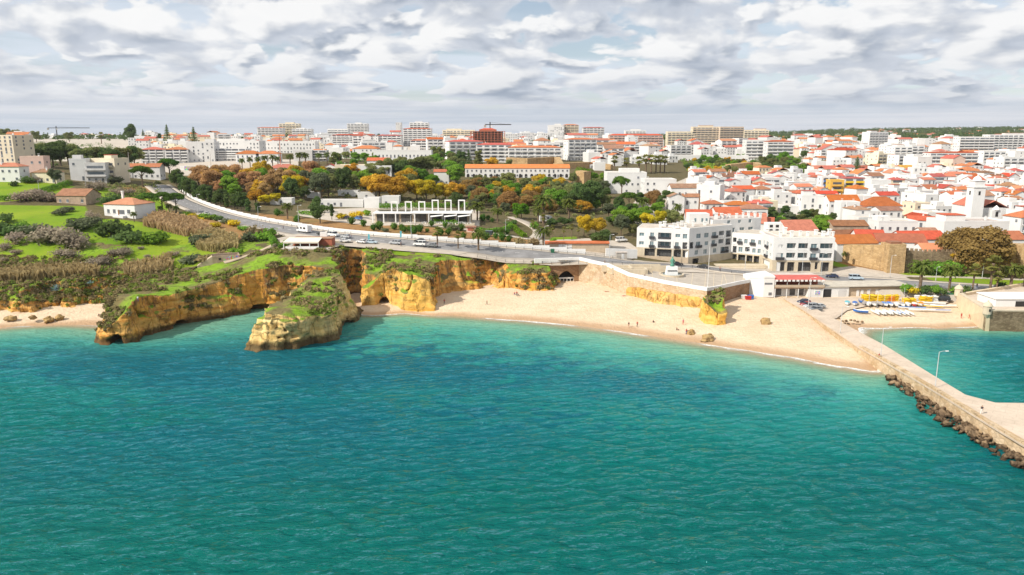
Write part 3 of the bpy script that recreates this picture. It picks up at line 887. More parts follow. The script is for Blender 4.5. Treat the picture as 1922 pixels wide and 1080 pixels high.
def curtain(name, pts, zt, zb, th, mat, parent=None):
    """wall along pts (xy); zt, zb: top and bottom per point; thickness to the inland side"""
    m = MB()
    P = [Vector((p[0], p[1], 0)) for p in pts]
    Q = offset(P, th)
    for i in range(len(P) - 1):
        a, b, c, d = P[i], P[i + 1], Q[i + 1], Q[i]
        m.hexa([(a.x, a.y, zb[i]), (b.x, b.y, zb[i+1]), (c.x, c.y, zb[i+1]), (d.x, d.y, zb[i])], [(a.x, a.y, zt[i]), (b.x, b.y, zt[i+1]), (c.x, c.y, zt[i+1]), (d.x, d.y, zt[i])])
    return m.build(name, mat, parent)
W2 = lambda px, py: at(px, py)

# ------------------------------------------------------------------ road, pavements
ROAD_PX = [(296, 348), (316, 362), (334, 376), (370, 391), (420, 407), (480, 421), (540, 432), (620, 444), (700, 452), (800, 460), (900, 468), (1000, 477), (1100, 486), (1200, 495), (1300, 504), (1400, 513), (1500, 520), (1600, 527), (1700, 533), (1800, 539), (1900, 546), (2010, 553)]
road_path = smooth_path([at(*p) for p in ROAD_PX], 3.0)
road = tag(strip('road', road_path, 4.6, -4.6, 0.26, M['asphalt']), 'asphalt coast road above the cliffs', kind='structure')
pav = tag(strip('pavement', road_path, -4.6, -8.2, 0.38, M['paving'], 0.2), 'pale pavement on the sea side of the road', kind='structure')
pav2 = tag(strip('pavement', road_path, 6.9, 4.6, 0.38, M['paving'], 0.2), 'pale pavement on the town side of the road', kind='structure')
mk = MB()
for i in range(0, len(road_path) - 1, 2):
    a, b = road_path[i], road_path[i + 1]
    d = (b - a).normalized() * 1.0; n = Vector((-d.y, d.x, 0)).normalized() * 0.09
    q = [a - n, a + d * 2 - n, a + d * 2 + n, a + n]
    mk.face([(p.x, p.y, gz(p.x, p.y) + 0.275) for p in q])
mk.build('lane_marking', M['road_paint'], road)['kind'] = 'stuff'
# parking bay on the clifftop
lot = [at(*p) for p in ((560, 441), (640, 452), (720, 459), (800, 468), (880, 476), (860, 481), (760, 474), (690, 468), (640, 464), (610, 470), (560, 470), (530, 462), (520, 450))]
lm = MB().face([(p.x, p.y, gz(p.x, p.y) + 0.42) for p in lot])
tag(lm.build('car_park', M['paving']), 'paved clifftop car park beside the road', kind='structure')
foot = smooth_path([at(*p) for p in ((530, 452), (512, 462), (495, 470), (470, 479), (445, 487), (420, 494))], 2.0)
tag(strip('footpath', foot, 1.5, -1.5, 0.22, M['path_earth']), 'earth footpath along the cliff edge', kind='structure')
# footpaths through the park
for pts, w, lab in (([(560, 397), (640, 404), (740, 419), (880, 432), (960, 444), (1010, 452)], 1.7, 'park path below the glass restaurant'),
                    ([(1000, 452), (1010, 436), (990, 420), (960, 408)], 2.4, 'park lane climbing between the hedges'),
                    ([(1010, 455), (1080, 458), (1180, 470)], 2.6, 'paved lane behind the lawn')):
    tag(strip('footpath', smooth_path([at(*p) for p in pts], 3.0), w, -w, 0.16, M['paving']), lab, kind='structure')
# white stepped wall on the town side of the road
rw = [p for p in offset(road_path, 7.3)]
lo_i = min(range(len(rw)), key=lambda i: abs(PX(rw[i])[0] - 338) + (PX(rw[i])[1] > 400) * 500)
hi_i = min(range(len(rw)), key=lambda i: abs(PX(rw[i])[0] - 1135))
m = MB(); i = lo_i
while i < hi_i - 2:
    j = min(i + 2, hi_i)
    a, b = rw[i], rw[j]
    d = (b - a).normalized(); n = Vector((-d.y, d.x, 0)) * 0.4
    zt = max(gz(a.x, a.y), gz(b.x, b.y)) + 1.5; zb = min(gz(a.x, a.y), gz(b.x, b.y)) - 0.5
    q = [a, b, b + n, a + n]
    m.hexa([(p.x, p.y, zb) for p in q], [(p.x, p.y, zt) for p in q])
    i = j
tag(m.build('roadside_wall', M['white_paint']), 'long white stepped wall along the inland side of the coast road', 'wall')
# railing posts on top of that wall and on the sea side
def railing(path, name, label, cat, h=1.0, gap=3.0, mat='dark_metal', base=0.38):
    t = empty(name, tuple(path[0]))
    t.location = (0, 0, 0)
    m = MB(); r = MB()
    prev, acc = None, 0
    for p in path:
        if prev is None or (p - prev).length >= gap:
            z = gz(p.x, p.y) + base
            m.box(p.x - 0.06, p.x + 0.06, p.y - 0.06, p.y + 0.06, z - 0.1, z + h)
            if prev is not None:
                zp = gz(prev.x, prev.y) + base
                r.tube([(prev.x, prev.y, zp + h), (p.x, p.y, z + h)], 0.035, 4, False)
                r.tube([(prev.x, prev.y, zp + h * 0.5), (p.x, p.y, z + h * 0.5)], 0.025, 4, False)
            prev = p
    m.build('post', M[mat], t)['kind'] = 'stuff'
    r.build('rail', M[mat], t)['kind'] = 'stuff'
    tag(t, label, cat)
    return t
sea_rail = [p for p in offset(road_path, -8.1) if 880 < PX(p)[0] < 1420]
railing(sea_rail, 'railing', 'dark railing on the sea side of the road above the beach wall', 'railing')
railing([p for p in offset(road_path, 4.8) if 480 < PX(p)[0] < 1180], 'railing', 'dark railing on the kerb in front of the white stepped wall', 'railing')
fence = [p for p in offset(road_path, 10.5) if 400 < PX(p)[0] < 1010]
railing(fence, 'fence', 'brown post fence on the dry bank above the road wall', 'fence', 1.3, 2.5, 'wood', 0.0)

# ------------------------------------------------------------------ plaza and beach wall
FRONT = [(1046, 490, 11.9), (1087, 490, 11.3), (1112, 496, 10.9), (1140, 502, 10.5), (1160, 511, 10.0), (1180, 520, 9.4), (1250, 535, 8.7), (1327, 548, 8.2), (1350, 544, 7.8), (1385, 536, 7.4), (1416, 530, 6.9), (1462, 536, 6.0)]
fp = [Vector(B(*p)) for p in FRONT]
fz = [p[2] for p in FRONT]
back = [p for p in offset(road_path, -4.6)]
V, Fq = [], []
nu, nv = 90, 16
L = [0]
for i in range(1, len(fp)): L.append(L[-1] + (fp[i] - fp[i-1]).length)
for a in range(nu + 1):
    s = L[-1] * a / nu
    i = max(k for k in range(len(L)) if L[k] <= s + 1e-6); i = min(i, len(fp) - 2)
    t = (s - L[i]) / (L[i+1] - L[i])
    p = fp[i].lerp(fp[i+1], t); z = fz[i] * (1 - t) + fz[i+1] * t
    b = min(back, key=lambda q: abs(q.x / q.y - p.x / p.y))
    zb = gz(b.x, b.y) + 0.18
    for k in range(nv + 1):
        v = k / nv
        V.append((p.x + (b.x - p.x) * v, p.y + (b.y - p.y) * v, z + (zb - z) * v + 0.25 * (1 - v)))
for a in range(nu):
    for k in range(nv):
        o = a * (nv + 1) + k
        Fq.append((o, o + nv + 1, o + nv + 2, o + 1))
plaza = tag(mesh_np('plaza', V, Fq, M['paving'], smooth=True), 'pale paved square above the beach wall', kind='structure')
# joints in the paving
jm = MB()
for a in range(3, nu, 4):
    p, q = V[a * (nv + 1)], V[a * (nv + 1) + nv]
    jm.hexa([(p[0] - .12, p[1], p[2] - .2), (p[0] + .12, p[1], p[2] - .2), (q[0] + .12, q[1], q[2] - .2), (q[0] - .12, q[1], q[2] - .2)], [(p[0] - .12, p[1], p[2] + .03), (p[0] + .12, p[1], p[2] + .03), (q[0] + .12, q[1], q[2] + .03), (q[0] - .12, q[1], q[2] + .03)])
jm.build('paving_strip', M['limestone'], plaza)['kind'] = 'stuff'
bw = empty('beach_wall'); tag(bw, 'rubble stone retaining wall with white parapet behind the beach', 'wall')
curtain('masonry', fp[1:8], [z + 0.2 for z in fz[1:8]], [0.5] * 7, 1.0, M['wall_stone'], bw)
curtain('parapet', [(p.x - 0.06, p.y - 0.12) for p in fp[1:8]], [z + 1.35 for z in fz[1:8]], [z + 0.2 for z in fz[1:8]], 0.7, M['white_paint'], bw)
bw2 = empty('beach_wall'); tag(bw2, 'brown stone wall on arches below the snack bar terrace', 'wall')
curtain('masonry', fp[7:], [z + 0.2 for z in fz[7:]], [0.5] * 5, 1.0, M['brown_stone'], bw2)
curtain('parapet', [(p.x - 0.03, p.y - 0.12) for p in fp[7:]], [z + 1.3 for z in fz[7:]], [z + 0.2 for z in fz[7:]], 0.6, M['white_paint'], bw2)
# boat vault below the road at the cliff end
bw3 = empty('vault_wall'); tag(bw3, 'brown brick wall with an arched beach bar vault beneath the white parapet', 'wall')
a, b = Vector((*B(1003, 520, 6), 0)), fp[1].to_3d()
a.z = b.z = 0
d = (b - a).normalized(); nrm = Vector((-d.y, d.x, 0)); Lw = (b - a).length
def WP(u, off, z): q = a + d * u + nrm * off; return (q.x, q.y, z)
u0 = Lw * 0.52; u1 = Lw * 0.90; zt, zs = 11.0, 5.4
m = MB()
hx = lambda u_0, u_1, z0, z1, o0, o1: m.hexa([WP(u_0, o0, z0), WP(u_1, o0, z0), WP(u_1, o1, z0), WP(u_0, o1, z0)], [WP(u_0, o0, z1), WP(u_1, o0, z1), WP(u_1, o1, z1), WP(u_0, o1, z1)])
hx(0, u0, 0, zt, 0, 3); hx(u1, Lw, 0, zt, 0, 3)
NA = 10
for k in range(NA):
    t0, t1 = k / NA, (k + 1) / NA
    z0 = zs + 2.3 * math.sin(math.pi * t0); z1 = zs + 2.3 * math.sin(math.pi * t1)
    ua, ub = u0 + (u1 - u0) * t0, u0 + (u1 - u0) * t1
    m.hexa([WP(ua, 0, z0), WP(ub, 0, z1), WP(ub, 3, z1), WP(ua, 3, z0)], [WP(ua, 0, zt), WP(ub, 0, zt), WP(ub, 3, zt), WP(ua, 3, zt)])
m.build('brickwork', M['brown_stone'], bw3)
m = MB(); hx(0, Lw, zt, zt + 1.6, -0.08, 0.6); m.build('parapet', M['white_paint'], bw3)
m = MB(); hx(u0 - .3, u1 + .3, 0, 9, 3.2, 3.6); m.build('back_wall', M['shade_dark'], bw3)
m = MB(); hx(u0, u1, 4.7, 5.2, 0.9, 1.2)
for k in range(6): hx(u0 + (u1 - u0) * k / 5 - 0.08, u0 + (u1 - u0) * k / 5 + 0.08, 2.5, 4.7, 0.9, 1.1)
m.build('timber_front', M['white_paint'], bw3)
m = MB(); hx(u0 - 1, u1 + 5, 2.2, 3.1, -3.0, 0.6); m.build('deck', M['wood'], bw3)

# rock ledge below the plaza and the rocks on the sand
LF = [B(1168, 556, 3), B(1200, 562, 3), B(1240, 570, 3), B(1280, 577, 3), B(1326, 580, 3), B(1332, 566, 4), B(1327, 556, 6), B(1250, 540, 6), B(1176, 528, 7)]
ledge = vdb_rock('rock_ledge', carve(lambda X, Y: 6.0 + 0 * X, LF, 0.25, [], 0.55, 0.5, 77.0, 0.5), (LF[0][0] - 6, 218, -1), (LF[5][0] + 6, 262, 9), 0.4, M['ledge_stone'])
tag(ledge, 'ochre rock ledge under the plaza wall at the back of the beach', 'rock')
RF = [B(1311, 596, 2.2), B(1318, 604, 2.2), B(1345, 611, 2), B(1363, 609, 2), B(1366, 596, 2.2), B(1360, 582, 2.6), B(1330, 578, 3), B(1313, 582, 2.8)]
cx_, cy_ = np.mean([p[0] for p in RF]), np.mean([p[1] for p in RF])
pill = vdb_rock('beach_pillar_rock', carve(lambda X, Y: 7.4 + 0.14 * (Y - cy_) - 0.05 * (X - cx_) + 1.0 * np.sin(X * 0.7), RF, 0.10, [], 0.55, 0.4, 113.0, 0.45), (cx_ - 9, cy_ - 9, 0), (cx_ + 9, cy_ + 9, 11), 0.33, M['arch_rock_stone'])
tag(pill, 'tall ochre rock with a green cap standing on the sand by the wall corner', 'rock')
AF = [B(676, 573, 1), B(684, 578, 1), B(708, 576, 1), B(716, 573, 1), B(730, 573, 1), B(760, 577, 1.3), B(800, 580, 1.4), B(821, 581, 1.5), B(824, 566, 1.8), B(800, 556, 2), B(700, 556, 2)]
def arch_top(X, Y):
    px = PCX + FPX * X / (Y * 1.02)
    h = np.interp(px, [672, 690, 705, 716, 740, 780, 812, 826], [5.5, 7.5, 9.6, 11.5, 12.6, 12.2, 10.8, 7])
    return h + 0.12 * (Y - 238)
arch = vdb_rock('arch_rock', carve(arch_top, AF, 0.22, [blob((c3.x - 0.2, c3.y + 2, 1.2), (1.9, 12, 2.3), 0.1)], 0.75, 0.5, 51.0, 0.5), (-56, 226, 0), (-20, 252, 15), 0.36, M['arch_rock_stone'])
tag(arch, 'golden rock headland with a small natural arch at the head of the beach', 'rock')

def boulder(name, p, r, seed, mat, label=None, cat='rock', group=None, parent=None, seg=14):
    rnd = random.Random(seed)
    V, Fq = [], []
    for i in range(seg + 1):
        th = math.pi * i / seg
        for j in range(seg * 2):
            ph = math.pi * j / seg
            d = Vector((math.sin(th) * math.cos(ph), math.sin(th) * math.sin(ph), math.cos(th)))
            q = d * 1.3 + Vector((seed * 3.1, seed * 1.7, 0))
            k = 1 + 0.5 * mnoise.noise(q) - 0.30 * abs(mnoise.noise(q * 1.9)) + 0.18 * mnoise.noise(q * 3.7) + 0.10 * mnoise.noise(q * 7)
            V.append((d.x * r[0] * k, d.y * r[1] * k, max(d.z * r[2] * k, -r[2] * 0.5)))
    n = seg * 2
    for i in range(seg):
        for j in range(n):
            Fq.append((i * n + j, (i + 1) * n + j, (i + 1) * n + (j + 1) % n, i * n + (j + 1) % n))
    o = mesh_np(name, V, Fq, mat, parent, smooth=False)
    o.location = p
    o.rotation_euler = (0, 0, rnd.random() * 6)
    if label: tag(o, label, cat, group)
    return o
for (px, py, r, lab) in ((1297, 627, (1.3, 1.0, 1.0), 'low flat ochre boulder beside a person at the water edge'), (1329, 639, (2.0, 1.4, 1.5), 'pitted ochre boulder at the wet edge of the sand'), (1437, 608, (1.7, 1.2, 1.3), 'lone ochre boulder in the middle of the dry sand'),
                         (92, 603, (1.5, 1.2, 1.2), 'square ochre boulder on the small cove beach'), (112, 600, (1.3, 1.1, 1.2), 'upright ochre boulder beside the square one on the cove beach'), (62, 598, (1.2, 1.0, .8), 'flat ochre boulder at the foot of the scrubby slope'),
                         (20, 600, (1.8, 1.2, 1.0), 'long ochre boulder where the cove sand meets the cliff')):
    q = sand(px, py)
    boulder('boulder', (q.x, q.y, q.z + r[2] * 0.25), r, px * 0.37, M['boulder_rock'], lab)

# ------------------------------------------------------------------ pier
PZ = 2.9
near = [(1470, 559), (1515, 586), (1577, 628), (1612, 652), (1649, 673), (1717, 712), (1782, 751), (1856, 797), (1918, 834), (2040, 908)]
far_ = [(1510, 567), (1545, 587), (1592, 612), (1624, 629), (1660, 648), (1744, 700), (1812, 741), (1868, 756), (1960, 757), (2150, 762)]
nz_ = [3.3, 3.1] + [PZ] * 8
pn = [U(*p, z) for p, z in zip(near, nz_)]
pf = [U(*p, z) for p, z in zip(far_, nz_)]
pier = empty('pier'); tag(pier, 'long stone breakwater pier running out from the beach', 'pier')
m = MB(); w = MB()
for i in range(len(pn) - 1):
    a, b, c, d = pn[i], pn[i+1], pf[i+1], pf[i]
    m.hexa([(p.x, p.y, p.z - 0.35) for p in (a, b, c, d)], [tuple(p) for p in (a, b, c, d)])
    ins = lambda p, q: p + (q - p) * 0.03
    a2, b2, c2_, d2 = ins(a, d), ins(b, c), ins(c, b), ins(d, a)
    w.hexa([(a.x, a.y - 0.4, -2.5), (b.x, b.y - 0.4, -2.5), (c.x, c.y, -2.5), (d.x, d.y, -2.5)], [(p.x, p.y, p.z - 0.35) for p in (a2, b2, c2_, d2)])
m.build('deck', M['pier_top'], pier)
w.build('masonry', M['pier_stone'], pier)
# raised seaward kerb in blocks
k = 0
blk = None
for i in range(3, len(pn) - 1):
    a, b = pn[i], pn[i + 1]
    Ls = (b - a).length; n = max(1, int(Ls / 4.0))
    for j in range(n):
        q = a.lerp(b, (j + 0.5) / n)
        if blk is None:
            blk = MB().box(-0.97, 0.97, -0.45, 0.45, -0.3, 0.42).mesh('kerb_block', M['pier_stone'])
        o = link(bpy.data.objects.new('kerb_block', blk), pier)
        o.location = (q.x + 0.55, q.y + 0.25, q.z)
        o.scale = (Ls / n / 2.0, 1, 1 + 0.12 * math.sin(k * 2.3))
        o.rotation_euler = (0, 0, math.atan2(b.y - a.y, b.x - a.x))
        k += 1
# riprap at its foot
rr = random.Random(5)
k = 0
rip = [boulder('riprap_boulder', (0, 0, 0), (1, 0.75 + .1 * (i % 3), 0.6 + .1 * (i % 2)), 3.3 + 2.1 * i, M['riprap_rock'], seg=6) for i in range(5)]
for (p0, p1, n, wid) in (((1662, 708), (1726, 738), 34, 6), ((1722, 746), (1800, 790), 96, 10), ((1800, 790), (1870, 833), 84, 10), ((1870, 833), (1960, 888), 60, 9)):
    for i in range(n):
        t = rr.random()
        q = U(p0[0] + (p1[0] - p0[0]) * t, p0[1] + (p1[1] - p0[1]) * t + (rr.random() ** 1.5) * wid * 2.6 - wid * 0.35, 0.2)
        src = rip[k % 5]
        if k < 5: o = src
        else: o = copy_tree(src)
        sc = 0.28 + rr.random() ** 2 * 0.75
        o.location = (q.x, q.y, 0.05 + rr.random() * 0.5)
        o.scale = (sc * 1.2, sc, sc)
        o.rotation_euler = (rr.random(), rr.random(), rr.random() * 6)
        tag(o, 'dark wave-worn boulder heaped along the foot of the pier', 'rock', 'riprap boulders along the pier')
        k += 1

# embankment between the road and the harbour sand
EMB = [(1462, 536, 6.0), (1500, 533, 5.7), (1560, 537, 5.3), (1620, 541, 5.1), (1700, 548, 4.7), (1760, 553, 4.4), (1800, 557, 4.2), (1990, 571, 3.6)]
ep = [Vector((*B(*p), 0)) for p in EMB]
V, Fq = [], []
for i, p in enumerate(ep):
    b = min(offset(road_path, -6.0), key=lambda q: abs(q.x / q.y - p.x / p.y))
    V += [(b.x, b.y + 2, gz(b.x, b.y) - 0.05), (p.x, p.y, EMB[i][2]), (p.x, p.y - 0.6, 1.0)]
for i in range(len(ep) - 1):
    for k in (0, 1): Fq.append((i*3 + k, i*3 + k + 1, i*3 + k + 4, i*3 + k + 3))
tag(mesh_np('embankment', V, Fq, M['paving']), 'paved bank between the road and the harbour sand', kind='structure')
# ------------------------------------------------------------------ fort
fort = empty('fort'); tag(fort, 'small sea fort with sloping ochre walls and corner turrets', 'fort')
Nc, Lc = U(1849, 621, 0), U(1790, 577, 1.5)
FZ = 5.3
Nt, Lt = U(1851, 590, FZ), U(1797, 556, FZ)
Rc, Rt = U(2150, 624, 0), U(2150, 593, FZ)
Bk, Bkt = Vector((Lc.x + 62, Lc.y + 34, 0)), Vector((Lt.x + 60, Lt.y + 32, FZ))
def slab(name, q0, q1, mat):      # a battered wall face with thickness
    m = MB(); nx_ = (q1[0] - q0[0]); n = Vector((-nx_.y, nx_.x, 0)).normalized() * 1.2
    m.hexa([(q0[0].x, q0[0].y, -2), (q1[0].x, q1[0].y, -2), (q1[0].x + n.x, q1[0].y + n.y, -2), (q0[0].x + n.x, q0[0].y + n.y, -2)],
           [(q0[1].x, q0[1].y, FZ + .9), (q1[1].x, q1[1].y, FZ + .9), (q1[1].x + n.x * .8, q1[1].y + n.y * .8, FZ + .9), (q0[1].x + n.x * .8, q0[1].y + n.y * .8, FZ + .9)])
    return m.build(name, mat, fort)
slab('sloping_wall', (Lc, Lt), (Nc, Nt), M['fort_render'])
slab('sea_wall', (Nc, Nt), (Rc, Rt), M['fort_stone'])
slab('rear_wall', (Bk, Bkt), (Lc, Lt), M['fort_render'])
MB().face([(Lt.x + .8, Lt.y, FZ), (Nt.x + .4, Nt.y + .8, FZ), (Rt.x, Rt.y + .6, FZ), (Bkt.x + 30, Bkt.y, FZ), (Bkt.x, Bkt.y - .5, FZ)]).build('terrace', M['pier_top'], fort)
m = MB(); q = U(1900, 588, FZ + 0.4); m.box(Nt.x + 1, Nt.x + 60, Nt.y + 0.9, Nt.y + 1.5, FZ, FZ + 0.1)
h0 = U(1868, 576, FZ)
MB().box(h0.x, h0.x + 42, h0.y, h0.y + 9, FZ, FZ + 2.3).build('keep', M['white_wall'], fort)
MB().box(h0.x - .3, h0.x + 42.3, h0.y - .3, h0.y + 9.3, FZ + 2.3, FZ + 2.6).build('roof_slab', M['white_paint'], fort)
MB().box(h0.x + 6, h0.x + 9.5, h0.y - 0.05, h0.y + .3, FZ, FZ + 1.7).build('doorway', M['shade_dark'], fort)
MB().box(h0.x + 14, h0.x + 18, h0.y + 2, h0.y + 5, FZ + 2.6, FZ + 4.2).build('chapel', M['white_wall'], fort)
for (p, name) in ((Nt, 'turret'), (Lt, 'turret')):
    t = MB().lathe((p.x + 0.5, p.y + 0.5, FZ - 1.2), [(0.3, 0), (1.15, 1.2), (1.15, 3.4), (1.35, 3.5), (1.3, 3.7), (0.85, 4.4), (0.2, 4.8), (0.22, 5.1), (0.03, 5.3)], 14).build('turret', M['limestone'], fort)
    MB().box(p.x + 0.25, p.x + 0.75, p.y - 0.72, p.y - 0.5, FZ + 0.9, FZ + 1.6).build('slit', M['shade_dark'], t)
# parapet coping of the sloping wall
curtain('coping', [(Lt.x, Lt.y), (Nt.x, Nt.y)], [FZ + 1.25] * 2, [FZ + 0.9] * 2, 1.3, M['limestone'], fort)
curtain('coping', [(Nt.x, Nt.y), (Rt.x, Rt.y)], [FZ + 1.25] * 2, [FZ + 0.9] * 2, 1.3, M['limestone'], fort)

# ------------------------------------------------------------------ town walls
tw = empty('town_wall'); tag(tw, 'rough ochre town wall beside the white hotel below orange roofs', 'town wall')
def wallrun(parent, pts, hgt, th, mat, name='masonry', cren=0.0):
    P = [at(*p) for p in pts]
    m = MB()
    for i in range(len(P) - 1):
        a, b = P[i], P[i + 1]
        d = (b - a); d.z = 0; Ls = d.length; d.normalize(); n = Vector((-d.y, d.x, 0)) * th
        ha, hb = (hgt[i], hgt[i + 1]) if isinstance(hgt, (list, tuple)) else (hgt, hgt)
        q = [a, b, b + n, a + n]
        zz = [a.z + ha, b.z + hb, b.z + hb, a.z + ha]
        m.hexa([(p.x, p.y, min(a.z, b.z) - 1.5) for p in q], [(p.x, p.y, z) for p, z in zip(q, zz)])
        if cren:
            k = int(Ls / 1.7)
            for j in range(k):
                c = a + d * ((j + 0.25) * Ls / k) + n * 0.3; zc = a.z + ha + (b.z + hb - a.z - ha) * (j + .25) / k
                ang = math.atan2(d.y, d.x)
                mer = MB().rbox((0, 0), 0.95, 0.6, -0.2, cren, 0) if j == 0 and i == 0 else None
                if mer is not None: wallrun.mesh = mer.mesh('merlon', mat)
                o = link(bpy.data.objects.new('merlon', wallrun.mesh), parent); o.location = (c.x, c.y, zc); o.rotation_euler = (0, 0, ang)
    return m.build(name, mat, parent)
wallrun(tw, [(1560, 488), (1590, 494), (1625, 502), (1664, 510)], [6.2, 7.2, 8.6, 10.0], 2.5, M['town_stone'])
tt = empty('wall_tower'); tag(tt, 'square ochre stone tower between the two stretches of town wall', 'tower')
a, b = at(1664, 513), at(1697, 514)
m = MB(); m.hexa([(a.x, a.y, a.z - 1), (b.x, b.y, a.z - 1), (b.x + 1, b.y + 7, a.z - 1), (a.x, a.y + 7, a.z - 1)], [(a.x + .15, a.y + .15, a.z + 10.8), (b.x - .15, b.y + .15, a.z + 10.8), (b.x + .7, b.y + 6.7, a.z + 10.8), (a.x + .15, a.y + 6.8, a.z + 10.8)])
m.build('masonry', M['town_stone'], tt)
MB().box(a.x + 1.2, a.x + 5.4, a.y + 1.5, a.y + 5.5, a.z + 10.8, a.z + 11.5).build('cap', M['roof_old'], tt)
tw2 = empty('town_wall'); tag(tw2, 'dark crenellated town wall from the square tower to the big brown tree', 'town wall')
wallrun(tw2, [(1698, 511), (1740, 512), (1790, 512)], [8.2, 7.8, 8.0], 2.0, M['fort_stone'], cren=0.9)
tw3 = empty('town_wall'); tag(tw3, 'crenellated town wall behind the palms, beyond the big brown tree', 'town wall')
wallrun(tw3, [(1790, 513), (1868, 515), (1908, 516)], [8.6, 10.6, 10.6], 2.0, M['town_stone'], cren=0.9)
tt2 = empty('wall_tower'); tag(tt2, 'crenellated ochre tower of the town wall behind the palms', 'tower')
a, b = at(1906, 518), at(1975, 520)
MB().hexa([(a.x, a.y - 2, a.z - 1), (b.x, b.y - 2, a.z - 1), (b.x, b.y + 7, a.z - 1), (a.x, a.y + 7, a.z - 1)], [(a.x, a.y - 1.8, a.z + 11.6), (b.x, b.y - 1.8, a.z + 11.6), (b.x, b.y + 7, a.z + 11.6), (a.x, a.y + 7, a.z + 11.6)]).build('masonry', M['town_stone'], tt2)
for j in range(8):
    o = link(bpy.data.objects.new('merlon', wallrun.mesh), tt2); o.location = (a.x + 0.8 + j * 1.7, a.y - 1.4, a.z + 11.7)
# inland bastions of the old fortification
for lab, pts, h in (('long tan bastion wall on the rise behind the arcaded building', [(950, 312), (990, 314), (1040, 312), (1046, 318), (1110, 316), (1146, 319)], [7, 7, 7.5, 4.5, 5, 4]), ('ruined tan bastion beside the hillside park', [(1371, 322), (1412, 318), (1418, 322)], [6, 6.5, 6.5])):
    e = empty('bastion'); tag(e, lab, 'bastion'); wallrun(e, pts, h, 5.0, M['town_stone'])
e = empty('bastion'); tag(e, 'tan wall stub overgrown with bright ivy behind the park trees', 'bastion'); wallrun(e, [(1080, 347), (1096, 349)], 9, 9.0, M['town_stone'])
# ------------------------------------------------------------------ generic town houses
AUTO = []            # (object, look, px, py, category, group) -> labels are written at the end
def auto(o, look, cat, group, ref=None):
    p = PX(ref if ref is not None else o.location)
    AUTO.append((o, look, p[0], p[1], cat, group))
    o['category'] = cat; o['group'] = group
    return o
HR = random.Random(11)
def roof_mesh(m, kind, w, d, z, pitch, ov):
    x, y = w / 2 + ov, d / 2 + ov
    t = 0.14
    if kind == 'hip':
        h = pitch * min(x, y)
        if w >= d:
            r = [(-x + y, 0, z + h), (x - y, 0, z + h)]
            c = [(-x, -y, z), (x, -y, z), (x, y, z), (-x, y, z)]
            fs = [[c[0], c[1], r[1], r[0]], [c[1], c[2], r[1]], [c[2], c[3], r[0], r[1]], [c[3], c[0], r[0]]]
        else:
            r = [(0, -y + x, z + h), (0, y - x, z + h)]
            c = [(-x, -y, z), (x, -y, z), (x, y, z), (-x, y, z)]
            fs = [[c[0], c[1], r[0]], [c[1], c[2], r[1], r[0]], [c[2], c[3], r[1]], [c[3], c[0], r[0], r[1]]]
        for f in fs: m.face(f)
        for i in range(4):
            a, b = c[i], c[(i + 1) % 4]
            m.face([(a[0], a[1], z - t), (b[0], b[1], z - t), b, a])
        m.face([(p[0], p[1], z - t) for p in reversed(c)])
        return h
    h = pitch * (y if kind == 'gable' else x)
    if kind == 'gable':           # ridge along x
        pr = [(-y, z), (0, z + h), (y, z), (y, z - t), (0, z + h - t), (-y, z - t)]
        q = lambda s: [(s * x, a, b) for a, b in pr]
    else:                         # 'gablefront': ridge along y
        pr = [(x, z), (0, z + h), (-x, z), (-x, z - t), (0, z + h - t), (x, z - t)]
        q = lambda s: [(a, s * y, b) for a, b in pr]
    A_, B_ = q(-1), q(1)
    for i in range(6):
        m.face([A_[i], B_[i], B_[(i + 1) % 6], A_[(i + 1) % 6]][::-1])
    m.face([A_[0], A_[1], A_[4], A_[5]]); m.face([A_[1], A_[2], A_[3], A_[4]])
    m.face([B_[5], B_[4], B_[1], B_[0]]); m.face([B_[4], B_[3], B_[2], B_[1]])
    return h
def win_grid(m, w, d, z0, storeys, sh, rnd, dens=1.0, sides=True, tall=0.3, trim=None):
    """panes standing 4 cm proud of the wall, with a sill or surround behind them"""
    def pane(ax, u, zc, ww, wh):
        if ax == 'f': m.mat(0).box(u - ww/2, u + ww/2, -d/2 - 0.05, -d/2 + 0.05, zc - wh/2, zc + wh/2); m.mat(1).box(u - ww/2 - .12, u + ww/2 + .12, -d/2 - 0.14, -d/2 + .05, zc - wh/2 - .14, zc - wh/2 - .003)
        else:
            s = -1 if ax == 'l' else 1
            a, b = sorted((s * (w/2 + 0.05), s * (w/2 - 0.05)))
            m.mat(0).box(a, b, u - ww/2, u + ww/2, zc - wh/2, zc + wh/2)
    nb = max(1, int(w / 3.1))
    for f in range(storeys):
        z = z0 + f * sh
        for i in range(nb):
            if rnd.random() > dens: continue
            u = -w/2 + w * (i + 0.5) / nb
            if rnd.random() < tall: pane('f', u, z + 1.15, 1.1, 2.1)
            else: pane('f', u, z + 1.55, 1.15, 1.25)
        if sides:
            ns = max(1, int(d / 4.2))
            for s in ('l', 'r'):
                for i in range(ns):
                    if rnd.random() > dens * 0.7: continue
                    pane(s, -d/2 + d * (i + 0.5) / ns, z + 1.55, 1.1, 1.25)
ROOFW = {'hip': 'hipped', 'gable': 'gabled', 'gablefront': 'gable-end', 'flat': 'flat'}
COLW = {'white_wall': 'white', 'cream_wall': 'cream', 'beige_wall': 'beige', 'pink_wall': 'pinkish', 'yellow_wall': 'yellow', 'grey_wall': 'grey', 'ruin_wall': 'ruined stone'}
RCOL = {'roof_red': 'red', 'roof_orange': 'orange', 'roof_old': 'brown'}
NUMW = ['', 'one', 'two', 'three', 'four', 'five', 'six', 'seven', 'eight', 'nine', 'ten', 'eleven', 'twelve', 'thirteen', 'fourteen']
